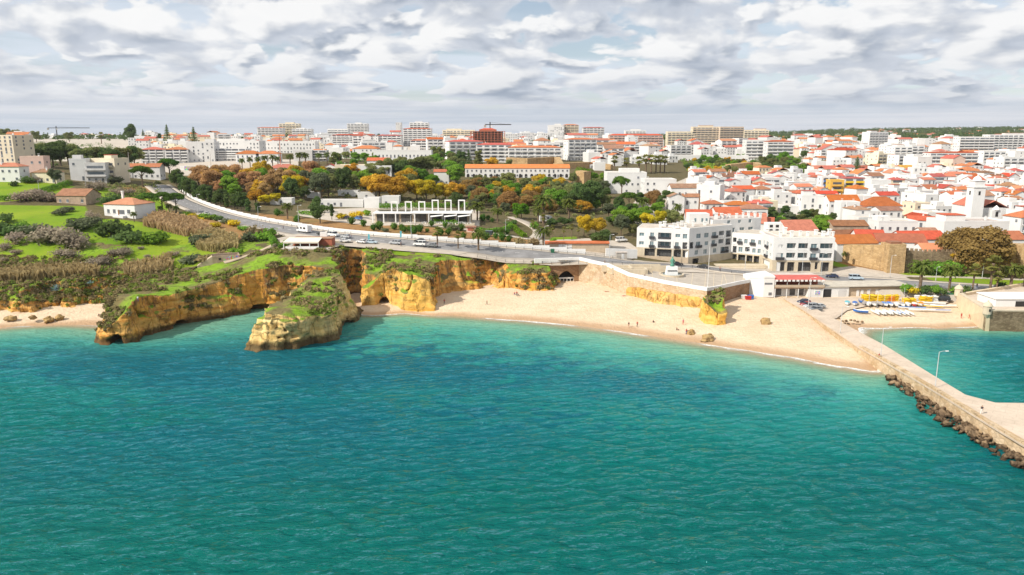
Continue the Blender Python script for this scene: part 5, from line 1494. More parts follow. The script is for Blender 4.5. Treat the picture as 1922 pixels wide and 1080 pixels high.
# skyline towers to the right
for a in ((1029, 1058, 236, 272, 'white_wall', 'flat', 'roof_red', dict(D=1180, storeys=12, dens=.5, annex=True, label='white half of the tall skyline tower')),
          (1056, 1085, 235, 272, 'beige_wall', 'hip', 'roof_orange', dict(D=1190, storeys=12, balc=2, pitch=.2, label='beige balconied half of the tall skyline tower')),
          (1094, 1133, 240, 270, 'white_wall', 'hip', 'roof_red', dict(D=1180, storeys=9, balc=1, pitch=.15, label='white tower with red roof edge near the tall skyline tower')),
          (1145, 1242, 254, 275, 'pink_wall', 'hip', 'roof_red', dict(D=1080, storeys=5, balc=1, pitch=.25, label='long pinkish flats with red roof behind a grove')),
          (1174, 1211, 246, 268, 'white_wall', 'flat', 'roof_red', dict(D=1250, storeys=6, balc=1, annex=True, label='white stepped block above the long pinkish flats')),
          (1253, 1304, 248, 272, 'cream_wall', 'flat', 'roof_red', dict(D=1150, storeys=6, balc=1, label='yellowish flats left of the tall beige slabs')),
          (1300, 1350, 239, 271, 'beige_wall', 'flat', 'roof_red', dict(D=1150, storeys=9, balc=1, annex=True, label='tall beige and pink slab block on the skyline')),
          (1348, 1396, 239, 272, 'beige_wall', 'flat', 'roof_red', dict(D=1145, storeys=9, balc=2, rot=10, label='tall brown-banded slab block next to the beige and pink one')),
          (1396, 1441, 245, 270, 'cream_wall', 'flat', 'roof_red', dict(D=1200, storeys=7, balc=1, annex=True, label='pale block right of the tall slabs')),
          (1060, 1120, 262, 297, 'white_wall', 'hip', 'roof_orange', dict(D=720, storeys=6, balc=1, pitch=.2, rot=16, label='large white six-storey flats with orange roof above the tan bastion')),
          (1400, 1442, 264, 292, 'white_wall', 'flat', 'roof_red', dict(D=820, storeys=6, balc=2, label='white block with dark balconies, left of the red-roofed one')),
          (1440, 1487, 266, 298, 'white_wall', 'hip', 'roof_red', dict(D=800, storeys=6, balc=2, pitch=.2, label='white block with red roof and banded balconies above the old wall trees')),
          (1265, 1402, 293, 303, 'white_wall', 'flat', 'roof_red', dict(storeys=1, depth=14, chim=0, label='long low white market hall behind the hillside park')),
          (1625, 1672, 249, 275, 'white_wall', 'flat', 'roof_red', dict(D=1050, storeys=7, balc=1, annex=True, rot=20, label='white stepped block standing alone before the wooded hill')),
          (1800, 1862, 258, 290, 'white_wall', 'flat', 'roof_red', dict(D=880, storeys=7, balc=2, label='large white hotel block with banded balconies before the wooded hill')),
          (1855, 1960, 254, 290, 'white_wall', 'flat', 'roof_red', dict(D=900, storeys=8, balc=1, annex=True, label='large white stepped hotel at the edge of town')),
          (1745, 1832, 287, 315, 'white_wall', 'hip', 'roof_red', dict(D=720, storeys=4, balc=2, pitch=.15, label='white terraced flats with red roof and curved balconies')),
          (1706, 1770, 320, 338, 'yellow_wall', 'hip', 'roof_red', dict(D=640, storeys=2, dens=1, depth=14, chim=0, label='yellow building with a red hipped roof and a row of windows')),
          (1690, 1712, 312, 330, 'yellow_wall', 'flat', 'roof_red', dict(D=665, storeys=2, dens=.2, chim=1, label='small yellow tower block behind the red hipped roof')),
          (1530, 1590, 318, 330, 'yellow_wall', 'gable', 'roof_red', dict(D=650, storeys=1, chim=0, label='long yellow barracks wing with red roof beside a spire-like pine')),
          (1590, 1690, 318, 330, 'cream_wall', 'gable', 'roof_red', dict(D=655, storeys=1, chim=0, label='long cream barracks wing with red roof between the two spire-like pines')),
          (1540, 1570, 333, 370, 'white_wall', 'flat', 'roof_red', dict(D=470, storeys=5, balc=1, trim='blue_paint', label='white flats with blue trim beside the yellow balconies')),
          (1557, 1582, 340, 368, 'yellow_wall', 'flat', 'roof_red', dict(D=462, storeys=4, balc=1, label='bright yellow flats between the two blue trimmed blocks')),
          (1582, 1620, 335, 372, 'white_wall', 'hip', 'roof_red', dict(D=468, storeys=5, balc=1, trim='yellow_paint', pitch=.2, label='white flats with yellow balconies and red roof')),
          (1634, 1669, 340, 370, 'white_wall', 'flat', 'roof_red', dict(D=475, storeys=4, dens=.08, depth=16, label='big blank white end wall in the old town')),
          (1669, 1695, 338, 368, 'cream_wall', 'hip', 'roof_red', dict(D=485, storeys=4, balc=1, label='cream flats with balconies beside the big blank white wall')),
          (1625, 1692, 387, 405, 'white_wall', 'hip', 'roof_orange', dict(D=385, storeys=2, pitch=.7, depth=12, label='white house with a steep tiled mansard roof and solar panels')),
          (1556, 1612, 378, 398, 'white_wall', 'gable', 'roof_orange', dict(D=395, storeys=2, pitch=.6, label='white house with a pinkish tiled attic and tall doors')),
          (1563, 1628, 424, 438, 'ruin_wall', 'gable', 'roof_old', dict(D=325, storeys=1, chim=0, dens=.4, label='ruined brown house with a broken roof above the town wall')),
          (1648, 1720, 418, 440, 'white_wall', 'flat', 'roof_red', dict(D=322, storeys=2, annex=True, label='white house with a small red-roofed lookout above the long red roofs')),
          (1712, 1765, 415, 436, 'white_wall', 'gable', 'roof_red', dict(D=333, storeys=2, rot=-24, label='white house with a steep red roof facing the street')),
          (1730, 1778, 436, 448, 'white_wall', 'gable', 'roof_old', dict(D=315, storeys=1, label='low white house with a dark purple-brown roof')),
          (1770, 1890, 418, 450, 'white_wall', 'flat', 'roof_red', dict(D=312, storeys=3, dens=.2, annex=True, depth=14, label='large plain white block above the big brown tree')),
          (1140, 1212, 326, 358, 'white_wall', 'flat', 'roof_red', dict(D=450, storeys=3, dens=.35, annex=True, depth=16, label='white modern clinic block left of the white terraces')),
          (1210, 1268, 339, 366, 'white_wall', 'flat', 'roof_red', dict(D=432, storeys=3, dens=.5, depth=14, label='white cube-like block in front of the clinic')),
          (1260, 1312, 353, 372, 'white_wall', 'gable', 'roof_old', dict(D=420, storeys=2, label='white house with brown roof above the twin gables')),
          (1256, 1284, 370, 389, 'white_wall', 'gablefront', 'roof_old', dict(D=396, storeys=2, chim=0, label='white twin-gabled house, the half with the blank gable')),
          (1282, 1312, 370, 389, 'white_wall', 'gable', 'roof_old', dict(D=398, storeys=2, label='white house with brown roof adjoining the blank gable')),
          (1312, 1366, 350, 385, 'white_wall', 'flat', 'roof_red', dict(D=405, storeys=3, dens=.3, rot=-30, annex=True, label='white terrace stepping down beside the dark hedge')),
          (1365, 1412, 385, 402, 'white_wall', 'hip', 'roof_orange', dict(D=375, storeys=2, label='white house with a pale orange roof above the hotel')),
          (1390, 1440, 392, 410, 'white_wall', 'hip', 'roof_old', dict(D=362, storeys=2, balc=1, label='white house with arches and a brown roof above the hotel'))):
    kw = a[7]
    bldg(a[0], a[1], a[2], a[3], a[4], a[5], a[6], group=None, **kw)
# big red roofs behind the hotel and behind the town wall
for a in ((1290, 1345, 413, 424, 336, -8, 'wide orange-red roof behind the hotel stair head'), (1340, 1400, 408, 420, 340, 10, 'big orange-red roof right behind the upper hotel wing'), (1398, 1452, 420, 432, 328, -14, 'sloping red roof behind the hotel connecting wing'), (1470, 1538, 434, 446, 318, 8, 'plain orange roof just behind the front hotel wing'), (1420, 1470, 428, 440, 330, -20, 'narrow red roof in the gap of the hotel wings')):
    bldg(a[0], a[1], a[2], a[3], 'white_wall', 'gable', 'roof_red', D=a[4], rot=a[5], depth=14, storeys=1, pitch=.55, chim=0, dens=.3, label=a[6], group=None)
for a in ((1566, 1650, 458, 470, 287, 6, 'roof_orange', 'long orange roof running along the top of the ochre town wall'), (1612, 1670, 448, 462, 296, -10, 'roof_red', 'red roof behind the long orange roof on the town wall'), (1652, 1745, 456, 478, 291, -8, 'roof_red', 'broad red hall roof behind the square stone tower'), (1690, 1778, 450, 474, 300, 4, 'roof_red', 'long red hall roof behind the crenellated wall'), (1560, 1640, 448, 460, 304, 10, 'roof_old', 'brown shed roof next to the ruined house'), (1855, 1925, 450, 462, 296, 0, 'roof_orange', 'orange roof above the crenellated wall behind the palms'), (1735, 1775, 474, 486, 284, 0, 'roof_orange', 'strip of orange roof just above the crenellations')):
    bldg(a[0], a[1], a[2], a[3], 'white_wall', 'gable', a[6], D=a[4], rot=a[5], depth=11, storeys=1, pitch=.5, chim=0, dens=.2, label=a[7], group=None)
# church
ch = empty('church', (0, 0, 0)); p = UD(1828, 392, 345)
tag(ch, 'white church with a square domed bell tower above the old town roofs', 'church')
ch.location = (p.x, p.y, gz(p.x, p.y))
hz_ = UD(1828, 352, 345).z - gz(p.x, p.y)
MB().box(-2.7, 2.7, -2.7, 2.7, -2, hz_).build('bell_tower', M['white_wall'], ch)
MB().box(-3.0, 3.0, -3.0, 3.0, hz_, hz_ + .5).box(-2.3, 2.3, -2.3, 2.3, hz_ + .5, hz_ + 3.0).box(-2.6, 2.6, -2.6, 2.6, hz_ + 3.0, hz_ + 3.3).build('belfry', M['white_paint'], ch)
MB().lathe((0, 0, hz_ + 3.3), [(1.9, 0), (1.7, .8), (1.1, 1.5), (.3, 1.9), (.2, 2.6), (.05, 3.1)], 12).build('dome', M['white_paint'], ch)
for s in (0, 1):
    for u in (-.9, .9)[:1 + s]:
        o = (MB().box(-.45, .45, -2.78, -2.6, hz_ - 3.4, hz_ - 1.6) if s == 0 else MB().box(-2.78, -2.6, -.45, .45, hz_ - 3.4, hz_ - 1.6)).build('bell_opening', M['shade_dark'], ch)
        break
MB().box(2.8, 16, 0, 22, -2, hz_ * .52).build('nave', M['white_wall'], ch)
r = MB(); roof_mesh(r, 'gablefront', 13.2, 22, 0, .5, .3); o = r.build('nave_roof', M['roof_red'], ch); o.location = (9.4, 11, hz_ * .52 + .02)
OCC.append((p.x, p.y, 8)); OCC.append((p.x + 9, p.y + 11, 13))
# belfry gable of a chapel
ch2 = empty('chapel'); p = UD(1870, 392, 340); ch2.location = (p.x, p.y, gz(p.x, p.y)); tag(ch2, 'small white bell gable with an arched opening beside the church', 'chapel')
MB().box(-2.2, 2.2, -.8, .8, -2, 10).build('wall', M['white_wall'], ch2); MB().lathe((0, 0, 10), [(1.6, 0), (1.4, .8), (.7, 1.5), (.1, 2.1)], 10).build('dome', M['white_paint'], ch2)
MB().box(-.6, .6, -.9, -.7, 7, 9.2).build('bell_opening', M['shade_dark'], ch2)
# unfinished frame building with crane
uf = empty('frame_building'); p = UD(916, 272, 1000); uf.location = (p.x, p.y, gz(p.x, p.y)); tag(uf, 'unfinished red-brown concrete frame building with empty floors', 'building')
W_ = 62 * mpp(1000); m = MB(); b = MB()
nf = 7; H_ = UD(916, 247, 1000).z - gz(p.x, p.y)
for f in range(nf + 1):
    m.box(-W_/2, W_/2, -9, 9, H_ * f / nf - .25, H_ * f / nf + .25)
for f in range(nf):
    for i in range(11):
        for y in (-8.6, 0, 8.6): b.box(-W_/2 + W_ * i / 10.2, -W_/2 + W_ * i / 10.2 + .7, y - .35, y + .35, H_ * f / nf + .25, H_ * (f + 1) / nf - .25)
m.build('floor_slabs', M['brick_red'], uf)['kind'] = 'stuff'; b.build('columns', M['brick_red'], uf)['kind'] = 'stuff'
MB().box(-W_/2 + 3, W_/2 - 3, -2, 9, 0, H_ - .3).build('core', M['ruin_wall'], uf)
r = MB(); roof_mesh(r, 'hip', W_ * .5, 12, 0, .3, 0); o = r.build('roof', M['roof_red'], uf); o.location = (0, 0, H_ + 2.4)
MB().box(-W_ * .25, W_ * .25, -6, 6, H_ + .25, H_ + 2.4).build('roof_storey', M['brick_red'], uf)
OCC.append((p.x, p.y, 24))
def crane(px, ytop, ybase, D, x0, x1, label):
    g = UD(px, ybase, D); zt = UD(px, ytop, D).z
    c = empty('tower_crane', (g.x, g.y, gz(g.x, g.y))); H = zt - gz(g.x, g.y); k = mpp(D)
    MB().box(-.7, .7, -.7, .7, 0, H + 4).build('mast', M['dark_metal'], c)
    MB().box((x0 - px) * k, (x1 - px) * k, -.6, .6, H, H + 1.2).build('jib', M['dark_metal'], c)
    s = x0 if abs(x0 - px) < abs(x1 - px) else x1
    MB().box((s - px) * k - 1.5, (s - px) * k + 1.5, -1, 1, H - 3.2, H).build('counterweight', M['concrete'], c)
    MB().tube([(0, 0, H + 4), ((x1 - px) * k * .7, 0, H + 1.2)], .12, 4).build('tie', M['dark_metal'], c)
    MB().box(.7, 2.4, -.9, .9, H - 3, H - .4).build('cab', M['white_paint'], c)
    tag(c, label, 'crane')
crane(108, 241, 262, 1500, 93, 168, 'tower crane standing on the skyline behind the dark grove')
crane(920, 235, 262, 1015, 911, 958, 'tower crane above the unfinished frame building')
# campsite cabins
for i, (x0, x1, yt, yb, D, lab) in enumerate(((600, 681, 378, 393, 380, 'long white campsite cabin with a dark base'), (684, 712, 374, 392, 378, 'white cube cabin next to the long cabin'), (717, 749, 371, 386, 392, 'white cabin with a side window nearest the restaurant roof'),
        (635, 672, 362, 374, 425, 'white cabin behind the long cabin'), (672, 704, 364, 376, 418, 'white cabin behind the cube cabin'), (577, 600, 371, 382, 410, 'small white caravan cabin under the olive trees'), (565, 580, 370, 380, 420, 'white caravan half hidden by the grey tree'), (508, 548, 386, 394, 380, 'low white kiosk with a pink band and green awning'))):
    bldg(x0, x1, yt, yb, 'white_wall', 'flat', D=D, depth=6, storeys=1, chim=0, dens=.4, label=lab, cat='cabin', group=None, name='cabin')
# glass restaurant with portal frames
re_ = empty('restaurant'); p = at(795, 419); D = p.y; k = mpp(D)
re_.location = (p.x, p.y, p.z); tag(re_, 'white glass-fronted restaurant with six portal frames on its roof', 'restaurant')
X_ = lambda px: (px - 795) * k
hr = 4.2
MB().box(X_(704), X_(882), 3, 12, -1.5, hr - .3).build('core', M['shop_wall'], re_)
MB().box(X_(772), X_(884), -.8, 12.4, hr - .05, hr + .4).build('roof', M['white_paint'], re_)
MB().box(X_(700), X_(772), 1.5, 12.4, hr - .35, hr + .05).build('roof', M['white_paint'], re_)
MB().box(X_(704), X_(880), 8.5, 11.8, hr + .42, hr + .6).build('roof_garden', M['ground'], re_)
g = MB()
for px in (707, 728, 752, 779, 806, 831, 855): 
    o = MB().box(X_(px), X_(px + 20), 2.8, 2.95, 0, hr - .4).build('glazing', M['shop_glass'], re_)
    MB().box(X_(px) + 2, X_(px) + 2.1, 2.7, 2.8, 0, hr - .4).build('mullion', M['dark_metal'], o)
for px in (702, 722, 744, 779, 805, 831, 856, 881): MB().box(X_(px) - .22, X_(px) + .22, -.6, -.15, -1, hr - .06).build('column', M['white_paint'], re_)
for px in (734, 760, 785, 810, 834, 859):
    hh = 5.6 if px > 800 else 4.9
    f = MB(); f.box(X_(px) - .25, X_(px) + .25, 4, 4.6, hr + .3, hr + hh); f.box(X_(px + 11) - .25, X_(px + 11) + .25, 3.4, 4.0, hr - (1.5 if px < 780 else 0), hr + hh - .5)
    f.hexa([(X_(px) - .25, 4, hr + hh - .5), (X_(px + 11) + .25, 3.4, hr + hh - .5), (X_(px + 11) + .25, 4, hr + hh - .5), (X_(px) - .25, 4.6, hr + hh - .5)], [(X_(px) - .25, 4, hr + hh), (X_(px + 11) + .25, 3.4, hr + hh), (X_(px + 11) + .25, 4, hr + hh), (X_(px) - .25, 4.6, hr + hh)])
    f.build('portal_frame', M['white_paint'], re_)
for px in (810, 835, 860):
    MB().hexa([(X_(px), -4.2, 3.0), (X_(px) + 5.2, -3.6, 3.6), (X_(px) + 5.2, -.7, 3.7), (X_(px) - .5, -.7, 3.2)], [(X_(px), -4.2, 3.08), (X_(px) + 5.2, -3.6, 3.68), (X_(px) + 5.2, -.7, 3.78), (X_(px) - .5, -.7, 3.28)]).build('awning', M['white_paint'], re_)
    MB().box(X_(px) + .1, X_(px) + .25, -4.1, -3.95, -1, 3.0).build('pole', M['white_paint'], re_)
MB().box(X_(700), X_(890), -4.5, 3, -2.5, 0.02).build('terrace', M['limestone'], re_)
tm = MB()
for i in range(26):
    u, v = X_(745) + HR.random() * (X_(880) - X_(745)), -3.8 + HR.random() * 3
    tm.box(u - .35, u + .35, v - .35, v + .35, .7, .76); tm.box(u - .04, u + .04, v - .04, v + .04, .02, .7)
    for s in (-.75, .75): tm.box(u + s - .2, u + s + .2, v - .2, v + .2, .02, .5); tm.box(u + s * 1.2 - .03, u + s * 1.2 + .03, v - .2, v + .2, .5, .95)
tm = tag(tm.build('terrace_furniture', M['white_paint']), 'white tables and chairs on the restaurant terrace', kind='stuff'); tm.location = p
# cliff-top cafe
cf = empty('cafe'); p = at(577, 468); k = mpp(p.y); cf.location = (p.x, p.y, p.z + .35); tag(cf, 'clifftop cafe with a cream awning and red rear wall', 'cafe')
X_ = lambda px: (px - 577) * k
MB().box(X_(545), X_(618), 4, 9, -1, 2.8).build('wall', M['brick_red'], cf)
MB().box(X_(544), X_(619), 3.8, 9.2, 2.8, 3.0).build('roof', M['roof_old'], cf)
MB().hexa([(X_(534), -1.2, 2.35), (X_(600), -1.2, 2.35), (X_(600), 4.2, 3.2), (X_(538), 4.2, 3.2)], [(X_(534), -1.2, 2.43), (X_(600), -1.2, 2.43), (X_(600), 4.2, 3.28), (X_(538), 4.2, 3.28)]).build('awning', M['awning_cream'], cf)
MB().box(X_(534), X_(600), -1.26, -1.2, 1.9, 2.43).build('valance', M['awning_cream'], cf)
for px in (535, 549, 566, 583, 599): MB().box(X_(px) - .12, X_(px) + .12, -1.15, -.9, -1, 2.35).build('post', M['white_paint'], cf)
MB().box(X_(538), X_(600), -1.1, -1.0, 0, .8).build('railing', M['white_paint'], cf)
MB().box(X_(530), X_(622), -2.2, 9.5, -2, 0).build('terrace', M['paving'], cf)
MB().box(X_(590), X_(603), 8.6, 9.6, 2.9, 4.6).build('sign_board', M['white_paint'], cf)
tb = MB()
for i in range(10):
    u, v = X_(540) + i * (X_(596) - X_(540)) / 9, .4 + (i % 3) * 1.0
    tb.box(u - .35, u + .35, v - .35, v + .35, .68, .74); tb.box(u - .05, u + .05, v - .05, v + .05, 0, .68); tb.box(u - .9, u - .5, v - .2, v + .2, 0, .48)
tb = tag(tb.build('terrace_furniture', M['wood']), 'brown tables under the cream cafe awning', kind='stuff'); tb.location = cf.location
# path-side ruin with graffiti
def graffiti_mat():
    m, t = new_mat('graffiti')
    pos = t.n('ShaderNodeNewGeometry').outputs['Position']
    n = t.noise(pos, 1.3, 2, .5, 1.5, True)
    h = t.n('ShaderNodeHueSaturation'); h.inputs['Saturation'].default_value = 3.2; t.put(h.inputs['Color'], n)
    k = t.rng(t.noise(pos, .5, 3), .46, .52)
    finish(t, t.mix(k, (0.42, .34, .28), h.outputs[0]), .9)
graffiti_mat()
rn = empty('ruined_hut'); p = at(428, 490); rn.location = p; rn.rotation_euler = (0, 0, R(24)); tag(rn, 'roofless hut with graffiti walls beside the cliff path', 'hut')
MB().box(-5, 4, 0, .5, -1.5, 1.9).box(3.5, 4, .5, 4, -1.5, 1.9).box(-5, 4, 3.6, 4, -1.5, 2.2).build('wall', M['ruin_wall'], rn)
MB().box(-1.5, 3.6, -.04, -.003, .1, 1.7).build('painted_panel', M['graffiti'], rn)
MB().box(-3, -2.2, -.05, -.003, .5, 1.2).build('window', M['shade_dark'], rn)
MB().hexa([(-10, .5, -3), (-5, 0, -1.5), (-5, 3, -1.5), (-10, 3, -3)], [(-10, .5, -1.2), (-5, 0, 1.9), (-5, 3, 1.9), (-10, 3, -1.2)]).build('ramp', M['path_earth'], rn)
gw = empty('graffiti_wall'); p = UD(368, 322, 520); gw.location = (p.x, p.y, gz(p.x, p.y)); tag(gw, 'white car park wall covered with blue graffiti behind the russet trees', 'wall')
MB().box(-11, 12, 0, .5, -2, 3.2).build('wall', M['white_wall'], gw); MB().box(-8, 9, -.05, -.003, .2, 2.9).build('painted_panel', M['graffiti'], gw)
# kiosk
kk = empty('kiosk'); p = at(884, 437); kk.location = p; tag(kk, 'small pinkish kiosk with an open hatch on the park path', 'kiosk')
MB().box(-1.9, 1.9, 0, 3, -1, 2.3).build('wall', M['pink_wall'], kk); MB().box(-2.2, 2.2, -.5, 3.2, 2.3, 2.5).build('roof', M['roof_old'], kk); MB().box(-1.3, 1.3, -.05, .1, .8, 1.9).build('hatch', M['awning_red'], kk)
# low stone building with orange band by the road
lb = empty('park_pavilion'); p = at(1080, 470); lb.location = p; tag(lb, 'low stone pavilion with an orange band roof beside the road', 'pavilion')
MB().box(-12, 13, 0, 5, -1, 2.6).build('wall', M['shop_wall'], lb); MB().box(-12.4, 13.4, -.5, 5.2, 2.6, 3.0).build('roof', M['roof_orange'], lb)
for u in (-6.6, -4.8, -3.0): MB().box(u, u + 1.6, -.06, .1, 0, 2.3).build('door', M['white_paint'], lb)
# white garden wall left of the hotel, with a grey shed
gwv = empty('garden_wall'); a, b = at(1137, 481), at(1196, 486); tag(gwv, 'white garden wall between the road and the hotel', 'wall')
curtain('wall', [(a.x, a.y), (b.x, b.y)], [a.z + 3.0, b.z + 3.6], [a.z - 1, b.z - 1], .5, M['white_paint'], gwv)
sh = empty('shed'); p = at(1167, 487); sh.location = p; tag(sh, 'small grey shed with a white door against the garden wall', 'shed')
MB().box(-2, 2, 0, 2.4, -.5, 2.5).build('wall', M['concrete'], sh); MB().box(-2.15, 2.15, -.2, 2.5, 2.5, 2.65).build('roof', M['flat_roof'], sh); MB().box(-.1, .9, -.06, .1, 0, 2.1).build('door', M['white_paint'], sh)

# ------------------------------------------------------------------ harbour buildings
p = U(1434, 558, 2.8); sb = empty('snack_bar', p); tag(sb, 'angular white building at the end of the plaza wall', 'building')
k = mpp(p.y)
MB().prism([(-24*k, 10), (-24*k, 3), (-2*k, 0), (18*k, 0), (18*k, 10)], 0, [5.4, 6.0, 6.6, 6.6, 6.6]).build('wall', M['white_wall'], sb)
MB().prism([(-24.3*k, 10.1), (-24.3*k, 2.8), (-2*k, -.15), (18.3*k, -.15), (18.3*k, 10.1)], [5.4, 6.0, 6.6, 6.6, 6.6], [6.1, 6.7, 7.2, 7.2, 7.2]).build('parapet', M['white_paint'], sb)
MB().box(-.5*k, 14*k, -.06, .1, 4.3, 4.9).build('window', M['window_glass'], sb)
MB().box(8*k, 14*k, -.06, .1, .6, 1.6).build('window', M['window_glass'], sb)
p = U(1496, 557, 2.8); rb = empty('beach_restaurant', p); k = mpp(p.y); tag(rb, 'two-storey beach restaurant with red awning and open veranda', 'restaurant')
MB().box(-44*k, 44*k, 1.2, 9, -1, 3.2).build('wall', M['white_wall'], rb)
MB().box(-44*k, 44*k, 3, 9, 3.2, 6.2).build('upper_wall', M['brick_red'], rb)
MB().box(-44.5*k, 44.5*k, 3.5, 9.2, 6.2, 6.5).build('roof', M['flat_roof'], rb)
MB().box(-45*k, 48*k, -1, 3, 3.0, 3.3).build('veranda_floor', M['wood'], rb)
MB().box(-45*k, 48*k, -1, -.9, 3.3, 4.2).build('balustrade', M['shop_wall'], rb)
MB().hexa([(-46*k, -1.6, 6.0), (48*k, -1.6, 6.0), (42*k, 3.5, 6.7), (-44*k, 3.5, 6.7)], [(-46*k, -1.6, 6.12), (48*k, -1.6, 6.12), (42*k, 3.5, 6.82), (-44*k, 3.5, 6.82)]).build('awning', M['awning_red'], rb)
for i in range(12): MB().box((-46 + i * 7.85)*k, (-46 + i * 7.85 + 5)*k, -1.68, -1.6, 5.5, 6.1).build('valance', M['white_paint'], rb)
for u in (-44, -22, 0, 22, 46): MB().box(u*k - .1, u*k + .1, -.9, -.7, -1, 6.0).build('post', M['white_paint'], rb)
for u in (-38, -12, 4, 26): MB().box(u*k, (u + 10)*k, 1.1, 1.25, .2, 2.4).build('door', M['shop_glass'], rb)
p0, p1 = U(1516, 558, 2.8), U(1706, 556, 2.6); bh = empty('boathouse', p0); tag(bh, 'long low boathouse with flat roof behind the stacked kayaks', 'boathouse')
Lb = (p1 - p0).length; bh.rotation_euler = (0, 0, math.atan2(p1.y - p0.y, p1.x - p0.x)); k = Lb / 190
MB().box(0, 76*k, 0, 9, -1, 3.3).build('white_wall_section', M['white_wall'], bh)
MB().box(76*k, Lb, .6, 9, -1, 2.9).build('stone_wall_section', M['shop_wall'], bh)
MB().box(-.3, Lb + .4, -.4, 9.3, 3.3, 3.55).build('roof', M['flat_roof'], bh)
MB().box(28*k, 43*k, -.06, .1, -.5, 2.6).build('garage_door', M['shade_dark'], bh)
MB().box(56*k, 71*k, -.06, .1, -.5, 2.5).build('garage_door', M['grey_wall'], bh)
o = MB().box(12*k, 23*k, -.08, .1, .6, 2.4).build('poster', M['white_paint'], bh)
MB().box(13*k, 22*k, -.1, -.083, .8, 1.3).box(13*k, 22*k, -.1, -.083, 1.5, 2.0).build('print', M['graffiti'], o)
for u in (92, 100, 112, 128, 134, 146, 160, 168, 180): MB().box(u*k, (u + 5)*k, .5, .7, -.4, 2.1).build('door', M['white_paint'] if u % 3 else M['shop_glass'], bh)
# statue and fountain on the plaza
p = U(1260, 516, 8.9); st = empty('statue', p); tag(st, 'green bronze statue on a white plinth in a round fountain basin', 'statue')
MB().lathe((0, 0, -.6), [(4.3, 0), (4.3, 1.0), (3.7, 1.0), (3.7, .5), (.5, .5)], 28).build('basin', M['limestone'], st)
MB().lathe((0, 0, -.05), [(3.68, 0), (3.68, .15)], 28).build('pool', M['hotel_glass'], st)
MB().hexa([(-2.0, -1.3, 0), (2.0, -1.3, 0), (2.0, 1.3, 0), (-2.0, 1.3, 0)], [(-1.6, -1.0, 3.0), (1.9, -1.0, 3.0), (1.9, 1.0, 3.0), (-1.6, 1.0, 3.0)]).build('plinth', M['white_paint'], st)
MB().box(-1.6, 1.7, -1.34, -1.1, 1.5, 1.75).build('band', M['dark_metal'], st)
s_ = MB().lathe((.2, 0, 3.0), [(.75, 0), (.7, .6), (.45, 1.3), (.5, 1.9), (.62, 2.4), (.3, 2.75), (.16, 2.85), (.24, 3.0), (.22, 3.3), (.05, 3.45)], 10)
s_.tube([(.7, 0, 5.2), (1.05, -.1, 4.6), (.9, -.35, 4.2)], .14, 6); s_.tube([(-.35, 0, 5.2), (-.6, -.1, 4.7), (-.45, -.35, 4.4)], .14, 6)
s_.build('figure', M['bronze_green'], st, True)
lw = empty('bench_wall'); p = U(1180, 508, 9.9); lw.location = p; tag(lw, 'stepped low walls and benches at the upper end of the plaza', 'low wall')
for (x0, x1, y0, y1, hh) in ((-9, 1, 3, 3.7, 1.0), (0.3, 1, -2, 3, 1.0), (1, 12, 5.0, 5.7, 1.0), (-6, 8, -1.2, -.5, .8), (5, 5.7, -5, -1.2, 1.0), (-2, 5, -5.2, -4.5, 1.0), (8, 17, 2.0, 2.7, 1.0)): MB().box(x0, x1, y0, y1, -1.0, hh + .3).build('wall', M['limestone'], lw)
# ------------------------------------------------------------------ the rest of the town
IR = random.Random(23)
def in_poly(p, poly):
    x, y = p; c = False; n = len(poly)
    for i in range(n):
        (x0, y0), (x1, y1) = poly[i], poly[(i + 1) % n]
        if (y0 > y) != (y1 > y) and x < (x1 - x0) * (y - y0) / (y1 - y0) + x0: c = not c
    return c
TREE_KEEP = [[(1268, 296), (1418, 296), (1418, 340), (1272, 340)], [(1420, 296), (1512, 296), (1515, 336), (1425, 336)], [(690, 298), (850, 290), (870, 330), (690, 335)], [(1190, 392), (1300, 405), (1300, 440), (1190, 440)], [(1440, 402), (1565, 402), (1565, 438), (1440, 436)], [(40, 262), (262, 262), (262, 312), (40, 312)], [(1130, 314), (1255, 310), (1255, 326), (1130, 328)]]
REGIONS = [  # polygon in the photograph, metres out, spacing, kind
    ([(1290, 345), (1290, 400), (1400, 420), (1470, 436), (1640, 440), (1780, 445), (1990, 456), (1990, 326), (1500, 322), (1400, 326)], 298, 640, 12.6, 'old'),
    ([(1480, 268), (1480, 325), (1990, 332), (1990, 268)], 600, 1350, 21, 'mid'),
    ([(940, 268), (940, 300), (1060, 300), (1110, 322), (1290, 312), (1490, 312), (1490, 266)], 600, 1250, 20, 'mid'),
    ([(590, 261), (590, 302), (940, 302), (940, 261)], 600, 1250, 24, 'mid'),
    ([(30, 259), (30, 285), (260, 290), (480, 290), (590, 285), (590, 259)], 560, 1300, 20, 'left'),
]
cand = []
for poly, d0, d1, sp, kind in REGIONS:
    y = d0
    row = 0
    while y < d1:
        s_ = sp * (1 + max(0, y - 500) / 2200)
        x0, x1 = -0.75 * y, 0.78 * y
        x = x0 + (row % 2) * s_ * .5
        while x < x1:
            a, b = x + IR.uniform(-.2, .2) * s_, y + IR.uniform(-.2, .2) * s_
            q = (a, b, 0)
            apx = PCX + FPX * a / (b * 1.01)
            if poly and min(p[0] for p in poly) < apx < max(p[0] for p in poly):
                cand.append((b, a, s_, kind, poly))
            x += s_
        y += s_ * .98
        row += 1
cand.sort()
cx = np.array([c[1] for c in cand]); cy = np.array([c[0] for c in cand])
cz = land(cx, cy)
N_H = N_A = 0
FARW, FARR, FARO, FARG, FARC = MB(), MB(), MB(), MB(), MB()
